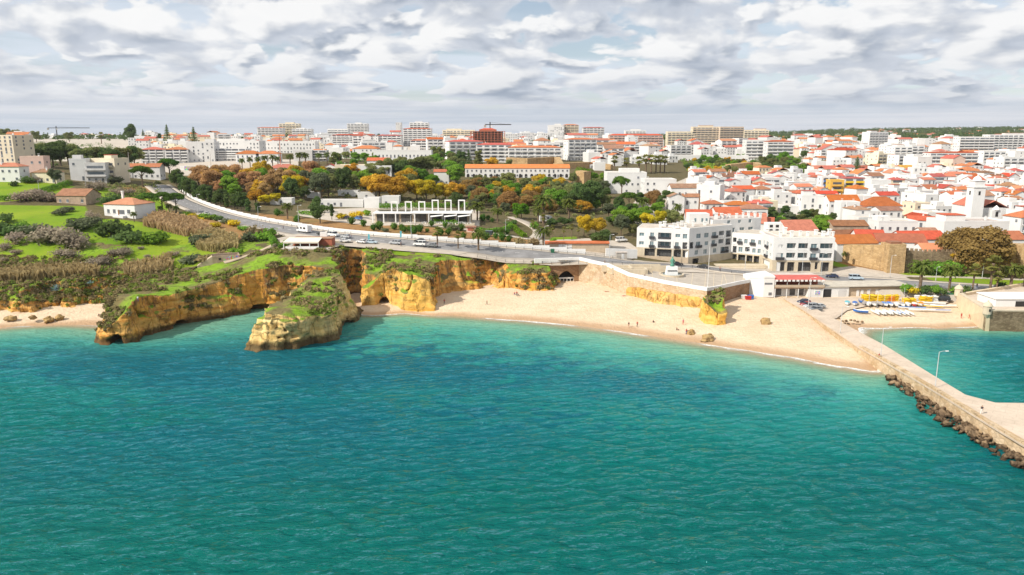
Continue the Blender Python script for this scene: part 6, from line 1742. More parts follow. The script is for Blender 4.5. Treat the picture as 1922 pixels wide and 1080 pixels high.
def far_house(x, y, z, w, d, h, rz, roof, cream, red):
    ca, sa = math.cos(rz), math.sin(rz)
    T = lambda p: (x + ca * p[0] - sa * p[1], y + sa * p[0] + ca * p[1], z + p[2])
    m = FARC if cream else FARW
    b0 = len(m.v); m.box(-w/2, w/2, -d/2, d/2, -4, h)
    if roof == 'flat':
        m.box(-w * .25, w * .2, -d * .1, d * .35, h, h + 2.2); m.box(-.4 + w * .3, .4 + w * .3, 0, .8, h, h + 1.4)
    m.v[b0:] = [T(p) for p in m.v[b0:]]
    if roof != 'flat':
        r = FARR if red else FARO
        b1 = len(r.v); roof_mesh(r, roof, w, d, h + .02, .38, .3); r.v[b1:] = [T(p) for p in r.v[b1:]]
    g = FARG; b2 = len(g.v)
    win_grid(g, w, d, 0, max(1, round(h / 3.1)), h / max(1, round(h / 3.1)), IR, .85, False, .25)
    g.v[b2:] = [T(p) for p in g.v[b2:]]
for (y, x, s_, kind, poly), z in zip(cand, cz):
    z = float(z)
    px, py = PX((x, y, z))
    if not in_poly((px, py), poly) or any(in_poly((px, py), t) for t in TREE_KEEP): continue
    if any((x - a) ** 2 + (y - b) ** 2 < (r + s_ * .42) ** 2 for a, b, r in OCC): continue
    if IR.random() < (.06 if kind == 'old' else .22): continue
    rz = R(8) + .5 * mnoise.noise(Vector((x / 70, y / 70, 3))) + (math.pi / 2 if IR.random() < .35 else 0)
    u = IR.random()
    if kind == 'old':
        w, d = IR.uniform(7.5, 12.5), IR.uniform(7.0, 11.0)
        st = IR.choice((1, 2, 2, 3, 3, 3)); h = st * 3.0 + IR.uniform(-.2, .8)
    else:
        big = IR.random() < (.34 if kind == 'mid' else .10)
        w, d = (IR.uniform(15, 30), IR.uniform(11, 15)) if big else (IR.uniform(9, 15), IR.uniform(8, 12))
        st = IR.choice((3, 4, 4, 5)) if big else IR.choice((1, 2, 2, 3)); h = st * 3.0 + .4
        if y > 1000: h += 1
    roof = 'flat' if u < (.58 if kind == 'old' else .52) else ('hip' if u < .72 else ('gable' if u < .92 else 'gablefront'))
    wall = 'white_wall' if IR.random() < (.93 if kind != 'left' else .5) else IR.choice(('cream_wall', 'cream_wall', 'beige_wall', 'grey_wall', 'pink_wall'))
    rm = IR.choice(('roof_red', 'roof_red', 'roof_orange', 'roof_orange', 'roof_old'))
    indiv = (st < 4 and N_H < 215) or (st >= 4 and N_A < 60)
    if indiv:
        if st < 4: N_H += 1
        else: N_A += 1
        house(Vector((x, y, z)), w, d, h, rz, wall, roof, rm, st, IR.uniform(.32, .5), IR.choice((0, 1, 1, 2)), .85, IR.random() < .5, 1 if st >= 4 else (1 if IR.random() < .15 else 0), group='houses of the old town' if kind == 'old' else 'houses on the slopes behind')
    else:
        far_house(x, y, z, w, d, h, rz, roof, wall != 'white_wall', rm == 'roof_red')
    OCC.append((x, y, s_ * .40))
# scattered villas on the far ridge
for i in range(190):
    px = IR.uniform(1190, 1990) if i < 110 else IR.uniform(-60, 900)
    D = IR.uniform(1350, 3300) if i < 110 else IR.uniform(1300, 2400)
    q = UD(px, 260, D); z = hz(q.x, q.y)
    far_house(q.x, q.y, z, IR.uniform(12, 26), IR.uniform(9, 14), IR.choice((4, 6, 6, 9)), IR.uniform(-.6, .6), IR.choice(('flat', 'hip', 'gable')), IR.random() < .2, IR.random() < .5)
ft = empty('distant_town'); ft['kind'] = 'stuff'; ft['label'] = 'distant white houses of the town merging towards the hills'
for m, nm, mt in ((FARW, 'white_walls', 'white_wall'), (FARC, 'cream_walls', 'cream_wall'), (FARR, 'red_roofs', 'roof_red'), (FARO, 'orange_roofs', 'roof_orange')):
    m.build(nm, M[mt], ft)['kind'] = 'stuff'
FARG.build('windows', [M['window_glass'], M['white_paint']], ft)['kind'] = 'stuff'
# ------------------------------------------------------------------ vegetation
leafmat('leaf_pine', (0.069, 0.145, 0.025), (0.131, 0.241, 0.041))
leafmat('leaf_dark', (0.086, 0.14, 0.046), (0.156, 0.226, 0.071))
leafmat('leaf_green', (0.135, 0.269, 0.031), (0.234, 0.396, 0.057))
leafmat('leaf_bright', (0.11, 0.22, 0.016), (0.18, 0.31, 0.028))
leafmat('leaf_olive', (0.173, 0.2, 0.064), (0.289, 0.304, 0.118))
leafmat('leaf_grey', (0.11, 0.135, 0.07), (0.18, 0.2, 0.115))
leafmat('leaf_gold', (0.5, 0.29, 0.03), (0.66, 0.44, 0.06))
leafmat('leaf_yellow', (0.54, 0.4, 0.02), (0.68, 0.56, 0.05))
leafmat('leaf_russet', (0.44, 0.26, 0.11), (0.57, 0.375, 0.185))
leafmat('leaf_brown', (0.27, 0.165, 0.055), (0.4, 0.265, 0.1))
leafmat('leaf_palm', (0.085, 0.13, 0.024), (0.19, 0.22, 0.055))
leafmat('leaf_fan', (0.15, 0.165, 0.034), (0.29, 0.28, 0.08))
leafmat('twig_grey', (0.29, 0.235, 0.175), (0.41, 0.345, 0.265))
leafmat('reed_tan', (0.4, 0.29, 0.14), (0.56, 0.43, 0.23))
leafmat('scrub_brown', (0.247, 0.189, 0.091), (0.39, 0.305, 0.163))
leafmat('scrub_green', (0.161, 0.225, 0.045), (0.274, 0.338, 0.072))
leafmat('agave_blue', (0.16, 0.26, 0.27), (0.26, 0.38, 0.38))
plain('bark', (0.13, 0.095, 0.065), .3, 2.0, .95, bump=.5)
plain('palm_bark', (0.17, 0.12, 0.08), .35, 3.0, .95, bump=.6)
VR = np.random.RandomState(3)
def leaf_quads(C, Nn, size, rs, aspect=1.0, droop=0.0):
    """one small quad at each point, facing roughly along its normal"""
    n = len(C)
    Nn = Nn + rs.normal(0, .55, (n, 3)); Nn /= np.linalg.norm(Nn, axis=1, keepdims=True) + 1e-9
    t = rs.normal(0, 1, (n, 3)); t[:, 2] -= droop
    t -= Nn * (t * Nn).sum(1, keepdims=True); t /= np.linalg.norm(t, axis=1, keepdims=True) + 1e-9
    b = np.cross(Nn, t)
    s = size * rs.uniform(.55, 1.25, (n, 1))
    t, b = t * s * aspect, b * s
    V = np.stack([C - t - b * .6, C + t * .2 - b, C + t + b * .5, C - t * .3 + b], 1).reshape(-1, 3)
    return V, np.arange(4 * n).reshape(n, 4)
def ell_pts(c, r, n, rs, lo=.5, hi=1.2, under=.5):
    d = rs.normal(0, 1, (n, 3)); d /= np.linalg.norm(d, axis=1, keepdims=True)
    d[:, 2] = np.where((d[:, 2] < -.25) & (rs.rand(n) < under), -d[:, 2], d[:, 2])
    return np.array(c) + d * np.array(r) * rs.uniform(lo, hi, (n, 1)), d
def crown_mesh(name, blobs, mat, per, size, seed, core=.36):
    rs = np.random.RandomState(seed)
    Vs, Fs, o = [], [], 0
    for c, r in blobs:
        n = int(per * (r[0] * r[1] * r[2]) ** (2 / 3))
        P, d = ell_pts(c, r, n, rs)
        V, Fq = leaf_quads(P, d, size, rs)
        Vs.append(V); Fs.append(Fq + o); o += len(V)
        if core:
            k = 6
            th = np.linspace(.15, math.pi - .15, k)[:, None]; ph = np.linspace(0, 2 * math.pi, 8, endpoint=False)[None]
            jit = rs.uniform(.85, 1.1, (k, 8))
            S = np.stack([np.sin(th) * np.cos(ph) * jit, np.sin(th) * np.sin(ph) * jit, np.cos(th) * np.ones_like(ph) * jit], -1).reshape(-1, 3) * np.array(r) * core + np.array(c)
            I = np.arange(k * 8).reshape(k, 8); J = np.roll(I, -1, 1)
            Fq = np.stack([I[:-1], I[1:], J[1:], J[:-1]], -1).reshape(-1, 4)
            Vs.append(S); Fs.append(Fq + o); o += len(S)
    ob = mesh_np(name, np.concatenate(Vs), np.concatenate(Fs), M[mat])
    me = ob.data
    bpy.data.objects.remove(ob)
    return me
def lumpy(rs, h0, h1, rad, n, flat=1.0, lump=.30, taper=0.0):
    n = int(n * 2.0)
    """crown of n overlapping clumps between heights h0 and h1"""
    out = []
    cz, rz = (h0 + h1) / 2, (h1 - h0) / 2
    for i in range(n):
        a = rs.uniform(0, 2 * math.pi); zz = rs.uniform(-1, 1)
        rr = rad * math.sqrt(max(0.05, 1 - zz * zz * .75)) * rs.uniform(.35, .88) * (1 - taper * (zz + 1) / 2)
        r = rad * lump * rs.uniform(.55, 1.35)
        out.append(((rr * math.cos(a), rr * math.sin(a), cz + zz * rz * .72), (r, r, r * .8 * flat)))
    out.append(((0, 0, cz), (rad * .5, rad * .5, rz * .65)))
    return out
def trunk_mesh(name, h, r, limbs, rs, mat='bark', spread=.4):
    m = MB()
    bend = [(rs.uniform(-.02, .02) * h, rs.uniform(-.02, .02) * h) for _ in range(4)]
    m.tube([(0, 0, -1.0), (bend[0][0], bend[0][1], h * .3), (bend[1][0], bend[1][1], h * .65), (bend[2][0], bend[2][1], h)], [r * 1.25, r, r * .8, r * .5], 7)
    for i in range(limbs):
        a = 2 * math.pi * i / max(1, limbs) + rs.uniform(-.3, .3); z0 = h * rs.uniform(.5, .85)
        L_ = h * spread * rs.uniform(.7, 1.2)
        m.tube([(0, 0, z0), (math.cos(a) * L_ * .5, math.sin(a) * L_ * .5, z0 + L_ * .4), (math.cos(a) * L_, math.sin(a) * L_, z0 + L_ * .7)], [r * .5, r * .35, r * .15], 5)
    return m.mesh(name, M[mat])
TREES = {}
def species(key, name, variants, mk_crown, mk_trunk, look, cat='tree'):
    TREES[key] = (name, [(mk_crown(i), mk_trunk(i)) for i in range(variants)], look, cat)
rsf = lambda k, i: np.random.RandomState(k * 10 + i)
def broad(key, mat, look, k, variants=3, nm='broadleaf_tree', rad=4.6, h0=2.6, h1=10, n=13, per=210, size=.23, taper=0.0, flat=1.0):
    species(key, nm, variants, lambda i: crown_mesh('crown', lumpy(rsf(k, i), h0, h1, rad, n, flat, taper=taper), mat, per, size, k * 7 + i), lambda i: trunk_mesh('trunk', h0 + (h1 - h0) * .6, .26, 4, rsf(k, i + 5)), look)
broad('green', 'leaf_green', 'mid-green leafy tree', 1)
broad('bright', 'leaf_bright', 'bright green rounded tree', 2, 2)
broad('dark', 'leaf_dark', 'dark green dense tree', 3)
broad('olive', nm='olive_tree', mat='leaf_olive', look='olive green loose tree', k=4, n=15, rad=4.2)
broad('grey', nm='olive_tree', mat='leaf_grey', look='grey-green airy tree', k=5, variants=2, n=15, rad=4.0, per=160)
broad('gold', nm='autumn_tree', mat='leaf_gold', look='golden-brown autumn tree', k=6, rad=5.0)
broad('yellow', nm='autumn_tree', mat='leaf_yellow', look='bright yellow autumn tree', k=7, rad=4.6)
broad('russet', nm='autumn_tree', mat='leaf_russet', look='thin russet autumn tree', k=8, n=15, per=150, size=.2, rad=4.4)
broad('brown', nm='autumn_tree', mat='leaf_brown', look='brown autumn tree', k=9, variants=1, n=26, per=170, rad=6.0, h0=1.8)
broad('poplar', nm='poplar_tree', mat='leaf_olive', look='tall narrow poplar', k=10, variants=1, rad=2.3, h0=1, n=14)
broad('cypress', nm='cypress_tree', mat='leaf_dark', look='dark shaggy cypress', k=11, variants=3, rad=2.7, h0=.8, n=14, taper=.55)
def pine_crown(i):
    rs = rsf(12, i); bl = []
    for q in range(26):
        a, r_ = rs.uniform(0, 6.28), 4.3 * math.sqrt(rs.rand())
        bl.append(((math.cos(a) * r_, math.sin(a) * r_, 9.3 - .13 * r_ * r_ * rs.uniform(.6, 1.2)), (rs.uniform(.9, 1.7),) * 2 + (rs.uniform(.6, 1.1),)))
    return crown_mesh('crown', bl, 'leaf_pine', 230, .2, 120 + i)
species('pine', 'umbrella_pine', 3, pine_crown, lambda i: trunk_mesh('trunk', 7.6, .3, 6, rsf(12, i + 5), spread=.34), 'umbrella pine with a flat crown')
def norfolk(i):
    rs = rsf(13, i); bl = []
    for t in range(11):
        z = 1.6 + t * .8; rad = 2.6 * (1 - t / 11.5)
        for q in range(7): a = 2 * math.pi * q / 7 + t; bl.append(((math.cos(a) * rad * .62, math.sin(a) * rad * .62, z), (rad * .42 + .12, rad * .42 + .12, .22)))
    bl.append(((0, 0, 5.4), (.5, .5, 4.6)))
    return crown_mesh('crown', bl, 'leaf_dark', 230, .17, 130 + i, 0)
species('norfolk', 'norfolk_pine', 2, norfolk, lambda i: trunk_mesh('trunk', 9.5, .2, 0, rsf(13, i)), 'tiered spire-like pine')
def frond(m_v, m_f, p0, a, el, L_, rs, wid=.34, curve=1.0, seg=7):
    """one feathered leaf: a folded ribbon with ragged tips"""
    d = np.array([math.cos(a) * math.cos(el), math.sin(a) * math.cos(el), math.sin(el)]); p = np.array(p0, float)
    side = np.array([-math.sin(a), math.cos(a), 0])
    prev = None
    for s in range(seg + 1):
        t = s / seg
        w = wid * L_ * (.35 + 1.0 * math.sin(math.pi * min(1, t * .85 + .12))) * .5
        up = np.array([0, 0, -.35 * w])
        row = [p + side * w + up, p, p - side * w + up]
        b = len(m_v); m_v.extend(row)
        if prev is not None and (s % 1 == 0): m_f.extend([(prev, b, b + 1, prev + 1), (prev + 1, b + 1, b + 2, prev + 2)])
        prev = b
        p = p + d * (L_ / seg)
        d = d + np.array([0, 0, -.30 * curve]) ; d /= np.linalg.norm(d)
def palm_crown(i, kind):
    rs = rsf(14 + (kind == 'fan'), i); V, Fq = [], []
    if kind == 'date':
        for k in range(46):
            el = rs.uniform(-.25, 1.25); frond(V, Fq, (0, 0, 7.0), k * 2.399, el, rs.uniform(2.9, 3.7), rs, .12, .85 + .3 * rs.rand())
            # leaflets
        n = len(V)
        C = np.array(V); pts = C[rs.randint(0, n, 620)] + rs.normal(0, .1, (620, 3))
        LV, LF = leaf_quads(pts, rs.normal(0, 1, (620, 3)), .16, rs, 2.2, .8)
    else:
        for k in range(34):
            a, el = k * 2.399, rs.uniform(-.7, 1.3); L_ = rs.uniform(1.3, 1.7)
            q = np.array([math.cos(a) * math.cos(el), math.sin(a) * math.cos(el), math.sin(el)]) * L_ + np.array([0, 0, 6.9])
            b = len(V); side = np.array([-math.sin(a), math.cos(a), 0]); o = q - np.array([0, 0, 6.9]); o /= np.linalg.norm(o); upv = np.cross(side, o)
            V.append(q - o * .3)
            for s in range(7):
                th = (s - 3) * .42; V.append(q + (o * math.cos(th) + side * math.sin(th)) * (.95 if s % 2 else .75) - upv * .1 * abs(s - 3) - np.array([0, 0, .12 * abs(s - 3)]))
            for s in range(1, 7): Fq.append((b, b + s, b + s + 1, b + s + 1))
        C = np.array(V); pts = np.stack([rs.normal(0, .42, 200), rs.normal(0, .42, 200), rs.uniform(5.3, 6.6, 200)], 1)
        LV, LF = leaf_quads(pts, rs.normal(0, 1, (200, 3)), .2, rs, 2.0, 1.0)
    V = np.concatenate([np.array(V), LV]); off = len(C)
    F3 = [f[:3] if f[2] == f[3] else f for f in Fq]
    me = bpy.data.meshes.new('crown'); me.from_pydata([tuple(v) for v in V], [], [tuple(int(x) for x in f) for f in F3] + [tuple(int(x) + off for x in f) for f in LF])
    me.materials.append(M['leaf_palm' if kind == 'date' else 'leaf_fan'])
    return me
def palm_trunk(i, r, h=7.0):
    m = MB(); pr = []
    for k in range(15): z = -1 + (h + 1) * k / 14; pr.append((r * (1.25 if k < 2 else (1.0 + .10 * (k % 2))) * (1.25 if k > 12 else 1), z))
    return m.lathe((0, 0, 0), pr, 9).mesh('trunk', M['palm_bark'])
species('date', 'date_palm', 3, lambda i: palm_crown(i, 'date'), lambda i: palm_trunk(i, .34), 'feathery date palm', 'palm')
species('fan', 'fan_palm', 3, lambda i: palm_crown(i, 'fan'), lambda i: palm_trunk(i, .27), 'fan palm', 'palm')
def shrub(key, mat, look, k, name, per=190, size=.16, variants=3, asp=1.0, core=.6, hgt=1.0, cat='shrub'):
    species(key, name, variants, lambda i: crown_mesh('foliage', [((rs.uniform(-.55, .55), rs.uniform(-.55, .55), .42 * hgt + rs.uniform(-.1, .22)), (.55 * rs.uniform(.7, 1.2), .55 * rs.uniform(.7, 1.2), .5 * hgt * rs.uniform(.7, 1.15))) for rs in [rsf(k, i)] for q in range(7)], mat, per, size * .62, k * 9 + i, core), lambda i: MB().tube([(0, 0, -.4), (.05, 0, .5)], [.06, .03], 5).mesh('stem', M['bark']), look, cat)
shrub('bush', 'leaf_green', 'rounded green bush', 20, 'bush', cat='bush')
shrub('bushdark', 'leaf_dark', 'dark green bush', 21, 'bush', cat='bush')
shrub('bushlight', 'leaf_grey', 'pale grey-green bush', 22, 'bush', cat='bush')
shrub('twiggy', 'twig_grey', 'leafless grey shrub', 23, 'shrub', 260, .12, core=.45)
shrub('yellowbush', 'leaf_yellow', 'yellow-green bush', 24, 'bush', cat='bush', variants=2)
shrub('scrubby', 'scrub_brown', 'brown clifftop scrub', 25, 'shrub')
def ball(i):
    return crown_mesh('foliage', [((0, 0, .75), (.7, .7, .8))], 'leaf_pine', 420, .12, 260 + i, .8)
species('ball', 'clipped_bush', 2, ball, lambda i: MB().tube([(0, 0, -.4), (0, 0, .5)], .07, 5).mesh('stem', M['bark']), 'round clipped bush', 'bush')
TREE_N = 0
TRR = random.Random(99)
def tree(key, px, py, h, wide=1.0, label=None, D=None, pos=None):
    """h: height in metres of the whole plant"""
    global TREE_N
    name, var, look, cat = TREES[key]
    if pos is None:
        p = UD(px, py, D) if D else at(px, py)
        p.z = gz(p.x, p.y)
    else: p = pos
    unit = {'date': 8.6, 'fan': 8.2, 'norfolk': 10.6}.get(key, 1.25 if key in SHRUBS else 10.2)
    if key == 'ball': unit = 1.55
    c, t = var[TREE_N % len(var)]
    TREE_N += 1
    root = empty(name, p, TRR.uniform(0, 6.28))
    s = h / unit
    root.scale = (s * wide * TRR.uniform(.92, 1.08), s * wide * TRR.uniform(.92, 1.08), s)
    link(bpy.data.objects.new('foliage' if key in SHRUBS or key == 'ball' else 'crown', c), root)
    link(bpy.data.objects.new('stem' if key in SHRUBS or key == 'ball' else 'trunk', t), root)
    if label: tag(root, label, cat)
    else: auto(root, look, cat, look + 's in the park and town', (p.x, p.y, p.z + h * .6))
    return root
SHRUBS = ('bush', 'bushdark', 'bushlight', 'twiggy', 'yellowbush', 'scrubby')
T = tree
# left hillside
T('pine', 319, 337, 12.5, 1.15); T('pine', 268, 351, 11.5, 1.1); T('pine', 282, 403, 9.5, 1.15); T('pine', 306, 401, 9.5, 1.1); T('pine', 331, 399, 9.0, 1.15)
for i, (x, y, h, k) in enumerate(((46, 313, 15, 'dark'), (58, 310, 14, 'olive'), (72, 308, 15, 'dark'), (86, 310, 16, 'olive'), (100, 312, 17, 'dark'), (114, 312, 18, 'dark'), (128, 308, 16, 'olive'), (142, 306, 15, 'dark'), (155, 303, 15, 'olive'), (168, 301, 15, 'olive'), (182, 302, 14, 'dark'), (196, 306, 15, 'olive'), (212, 312, 16, 'dark'), (226, 316, 16, 'olive'), (240, 317, 16, 'dark'), (254, 314, 15, 'olive'))):
    T(k, x, y, h * .92, 1.25, D=470 + (i % 4) * 28)
T('grey', 104, 346, 8.5, .95); T('date', 243, 328, 4.5, 1.2); T('date', 252, 417, 4.2, 1.1); T('date', 160, 379, 4.2); T('date', 318, 404, 5.0); T('date', 302, 404, 4.0); T('date', 332, 405, 4.5); T('date', 292, 330, 5)
for i, (x, y, h) in enumerate(((333, 358, 12), (341, 366, 12), (349, 370, 12.5), (358, 375, 11), (367, 379, 11.5), (377, 383, 9.5), (386, 386, 10.5), (395, 388, 11), (405, 391, 9), (414, 393, 10), (426, 396, 8.5), (440, 399, 10.5), (452, 401, 10.5), (466, 404, 8), (484, 406, 7), (421, 391, 9), (446, 395, 9))):
    T('cypress' if i % 3 else 'dark', x, y - 3, h * .92, .95)
for i, (x, y, h) in enumerate(((372, 348, 9), (386, 352, 10), (400, 356, 11), (414, 350, 11), (428, 358, 11), (440, 352, 12), (452, 360, 11), (466, 356, 12), (480, 362, 12), (494, 358, 13), (508, 364, 11), (522, 360, 13), (536, 356, 12), (470, 370, 8), (440, 372, 8), (500, 376, 8), (412, 366, 8), (556, 352, 13), (588, 352, 16), (572, 360, 11))):
    T(('russet', 'russet', 'gold', 'russet', 'green')[i % 5], x, y, h, 1.05)
T('dark', 247, 268, 26, .8, 'large dark conifer on the skyline behind the left houses', D=1000); T('norfolk', 270, 266, 19, .8, D=1050); T('norfolk', 315, 268, 27, .9, D=950); T('norfolk', 365, 270, 25, 1.0, D=900); T('fan', 190, 262, 14, 1.2, D=1000); T('cypress', 300, 264, 16, D=1000)
for x, h in ((412, 12), (425, 13), (439, 14), (330, 10), (282, 12), (282, 10), (455, 10), (130, 15), (68, 16), (30, 18), (10, 20)): T('cypress' if h < 15 else 'olive', x, 264, h, 1.1, D=1080)
# field shrubs
for x, y, h, w in ((40, 378, 5, 1.5), (66, 376, 6, 1.4), (80, 377, 6, 1.3), (95, 378, 5, 1.3), (32, 456, 5, 1.3), (78, 458, 6, 1.4), (95, 452, 7, 1.3), (112, 458, 7.5, 1.3), (130, 462, 6.5, 1.4), (148, 466, 5.5, 1.3), (124, 484, 4, 1.6), (185, 498, 4, 1.5), (170, 502, 3.5, 1.4), (222, 482, 3.2, 1.5), (238, 478, 3, 1.4), (265, 470, 1.4, 1.5), (325, 482, 2, 1.6), (30, 478, 2, 1.5), (8, 492, 2.2, 1.3), (36, 512, 2.2, 1.5), (276, 485, 1.5, 1.4), (305, 494, 1.8, 1.3), (10, 470, 3, 1.2), (175, 412, 4, 1.2), (220, 365, 4, 1.2), (238, 368, 4.5, 1.2), (190, 355, 5, 1.2), (178, 358, 5, 1.2)): T('twiggy', x, y, h, w)
for x, y, h, w, k in ((6, 440, 5.5, 1.3, 'bushdark'), (22, 443, 5, 1.3, 'bushdark'), (38, 436, 4.5, 1.2, 'bush'), (14, 418, 4.5, 1.2, 'bushdark'), (208, 444, 7.5, 1.1, 'bushdark'), (224, 440, 6, 1.1, 'bushdark'), (246, 456, 5.5, 1.3, 'bushdark'), (288, 457, 5.5, 1.25, 'bush'), (300, 452, 4, 1.2, 'bush'), (176, 425, 5, 1.3, 'bushlight'), (150, 432, 5, 1.4, 'bushlight'), (62, 440, 5, 1.4, 'bushlight'), (372, 462, 5.5, 1.2, 'bushlight'), (372, 418, 2.5, 1.4, 'yellowbush'), (362, 412, 3, 1.2, 'yellowbush'), (405, 428, 2.5, 1.5, 'yellowbush'), (425, 420, 2.6, 1.4, 'bushlight'), (440, 425, 3, 1.3, 'yellowbush'), (455, 434, 2.5, 1.4, 'bush'), (350, 408, 3, 1.2, 'bush'), (380, 410, 2.5, 1.6, 'bush'), (395, 412, 2.5, 1.6, 'bush'), (412, 415, 2.5, 1.5, 'bushdark'), (208, 385, 6, 1.1, 'bushdark'), (130, 398, 3, 1.3, 'bushlight'), (112, 404, 3, 1.3, 'bushlight'), (196, 340, 5, 1.2, 'bushdark'), (215, 345, 5, 1.2, 'bushlight'), (470, 452, 4, 1.3, 'bushlight'), (480, 442, 4.5, 1.2, 'scrubby'), (492, 452, 4, 1.2, 'bush'), (505, 446, 4.5, 1.1, 'bush'), (388, 494, 3, 1.6, 'scrubby'), (372, 492, 3, 1.6, 'bushlight'), (350, 498, 3, 1.5, 'bushlight'), (420, 482, 2.4, 1.6, 'scrubby'), (445, 476, 2.4, 1.5, 'bush'), (28, 350, 3, 1.3, 'bushdark'), (50, 344, 4, 1.2, 'bushdark'), (68, 343, 3.5, 1.3, 'twiggy')): T(k, x, y, h, w)
# middle park
for k, x, y, h, w in (('gold', 712, 374, 15, 1.15), ('gold', 733, 378, 14.5, 1.2), ('gold', 752, 376, 13, 1.1), ('gold', 690, 362, 11, 1.1), ('yellow', 782, 377, 13, 1.1), ('yellow', 800, 379, 12.5, 1.1), ('yellow', 818, 378, 10.5, 1.1), ('gold', 836, 377, 10, 1.1), ('gold', 852, 376, 10, 1.1), ('gold', 866, 374, 9, 1.1), ('olive', 768, 364, 12, 1.1), ('gold', 762, 358, 13, 1.1), ('gold', 480, 384, 8, 1.2), ('yellow', 498, 386, 6, 1.4), ('gold', 565, 366, 11, 1.0), ('yellow', 520, 384, 6, 1.2),
                      ('dark', 546, 376, 12, .85), ('grey', 603, 376, 15, 1.0), ('olive', 617, 370, 14, .9), ('dark', 640, 366, 15, .8), ('olive', 664, 366, 12, 1.0), ('dark', 652, 354, 13, .9), ('olive', 630, 352, 12, .9), ('dark', 570, 378, 8, 1.0), ('dark', 601, 420, 9.2, 1.05), ('cypress', 623, 413, 8, .8), ('dark', 595, 400, 8, .8),
                      ('olive', 722, 338, 14, 1.2), ('olive', 738, 335, 14, 1.2), ('dark', 752, 338, 13, 1.1), ('olive', 768, 333, 13, 1.2), ('olive', 786, 332, 14, 1.2), ('olive', 802, 330, 14, 1.2), ('green', 818, 322, 13, 1.1), ('olive', 820, 306, 14, 1.1), ('green', 790, 345, 10, 1.2), ('bright', 812, 350, 8, 1.2), ('green', 856, 350, 13.5, 1.2), ('poplar', 898, 318, 16, 1.1), ('norfolk', 880, 316, 15, 1.0), ('dark', 864, 315, 13, 1.0), ('olive', 850, 312, 11, 1.1), ('gold', 925, 316, 9, 1.3), ('olive', 955, 316, 7, 1.2), ('green', 700, 312, 8, 1.2), ('green', 668, 304, 8, 1.3), ('green', 685, 306, 8, 1.3), ('olive', 650, 300, 7, 1.3),
                      ('dark', 858, 394, 9, 1.1), ('grey', 885, 378, 9, 1.1), ('green', 902, 376, 8, 1.2), ('green', 922, 372, 8, 1.2), ('olive', 938, 380, 9, 1.1), ('green', 950, 366, 9, 1.2), ('olive', 905, 390, 8, 1.1), ('dark', 935, 392, 8, .9), ('green', 968, 372, 9, 1.2), ('grey', 890, 400, 7, 1.1), ('olive', 915, 355, 7, 1.3), ('brown', 930, 350, 6, .9), ('brown', 955, 352, 6, .9), ('olive', 985, 362, 9, 1.2), ('olive', 1005, 368, 9, 1.1), ('green', 1022, 360, 9, 1.1), ('olive', 1040, 368, 9, 1.1), ('bright', 978, 412, 8.0, 1.15), ('grey', 948, 402, 6, 1.1), ('green', 1050, 398, 11, 1.1), ('green', 1035, 388, 10, 1.1), ('dark', 1090, 398, 15, .95), ('dark', 1107, 396, 16, .95), ('olive', 1075, 388, 13, .9), ('olive', 1130, 396, 10, 1.1), ('grey', 1142, 412, 8, 1.1), ('pine', 1166, 372, 12.5, .95), ('pine', 1180, 392, 9, 1.0), ('dark', 1160, 398, 8, 1.0), ('brown', 1225, 392, 9.5, .85), ('dark', 1238, 396, 8, .8), ('olive', 1118, 362, 9, 1.0), ('green', 1132, 344, 7, 1.2), ('green', 1115, 340, 6, 1.2), ('olive', 1075, 348, 8, .9),
                      ('yellow', 1096, 444, 9.0, .9), ('gold', 1118, 443, 8.5, .95), ('grey', 1166, 444, 9.5, .95), ('dark', 1132, 468, 7.6, 1.2), ('dark', 1120, 462, 5, 1.2), ('yellow', 1214, 428, 7.5, 1.1), ('yellow', 1240, 426, 7.5, 1.0), ('olive', 1260, 424, 8, 1.0), ('olive', 1188, 446, 6, .9), ('dark', 1150, 425, 5, 1.6), ('dark', 1175, 420, 5, 1.6), ('dark', 1195, 415, 5, 1.6), ('dark', 1060, 425, 4, 1.8), ('dark', 1038, 428, 4, 1.8), ('olive', 1290, 418, 5, 1.0),
                      ('dark', 1300, 394, 4, 1.5), ('dark', 1320, 390, 4, 1.5), ('dark', 1340, 386, 4.5, 1.4), ('dark', 1358, 382, 4, 1.4), ('brown', 1375, 388, 5, .9)):
    T(k, x, y, h, w)
TF = random.Random(17)
def grove(poly, n, kinds, hr, spread=1.1):
    x0, x1, y0, y1 = min(p[0] for p in poly), max(p[0] for p in poly), min(p[1] for p in poly), max(p[1] for p in poly); k = 0; got = []
    while k < n:
        x, y = TF.uniform(x0, x1), TF.uniform(y0, y1)
        if not in_poly((x, y), poly) or any(abs(x - a) < 9 and abs(y - b) < 3.5 for a, b in got): 
            k += .05; continue
        got.append((x, y)); k += 1
        T(TF.choice(kinds), x, y, TF.uniform(*hr), spread * TF.uniform(.9, 1.2))
grove([(385, 335), (560, 335), (600, 352), (600, 372), (500, 380), (420, 372), (370, 350)], 26, ('russet', 'russet', 'gold', 'olive', 'green', 'yellow'), (8, 13))
grove([(560, 335), (700, 335), (700, 362), (580, 368)], 14, ('olive', 'green', 'green', 'grey', 'gold'), (9, 14))
grove([(868, 350), (1000, 352), (1120, 372), (1130, 412), (1060, 405), (960, 398), (880, 385)], 46, ('olive', 'green', 'olive', 'green', 'dark', 'grey', 'gold', 'brown'), (6, 10))
grove([(700, 318), (880, 316), (880, 345), (700, 350)], 16, ('olive', 'green', 'olive', 'dark'), (8, 12))
grove([(1130, 360), (1260, 378), (1260, 418), (1140, 430)], 14, ('olive', 'dark', 'green', 'grey'), (5, 9))
grove([(600, 300), (700, 297), (860, 294), (860, 312), (620, 316)], 14, ('green', 'olive', 'dark'), (6, 9))
grove([(1440, 404), (1560, 408), (1560, 438), (1445, 434)], 10, ('green', 'olive', 'grey', 'dark'), (4, 7))
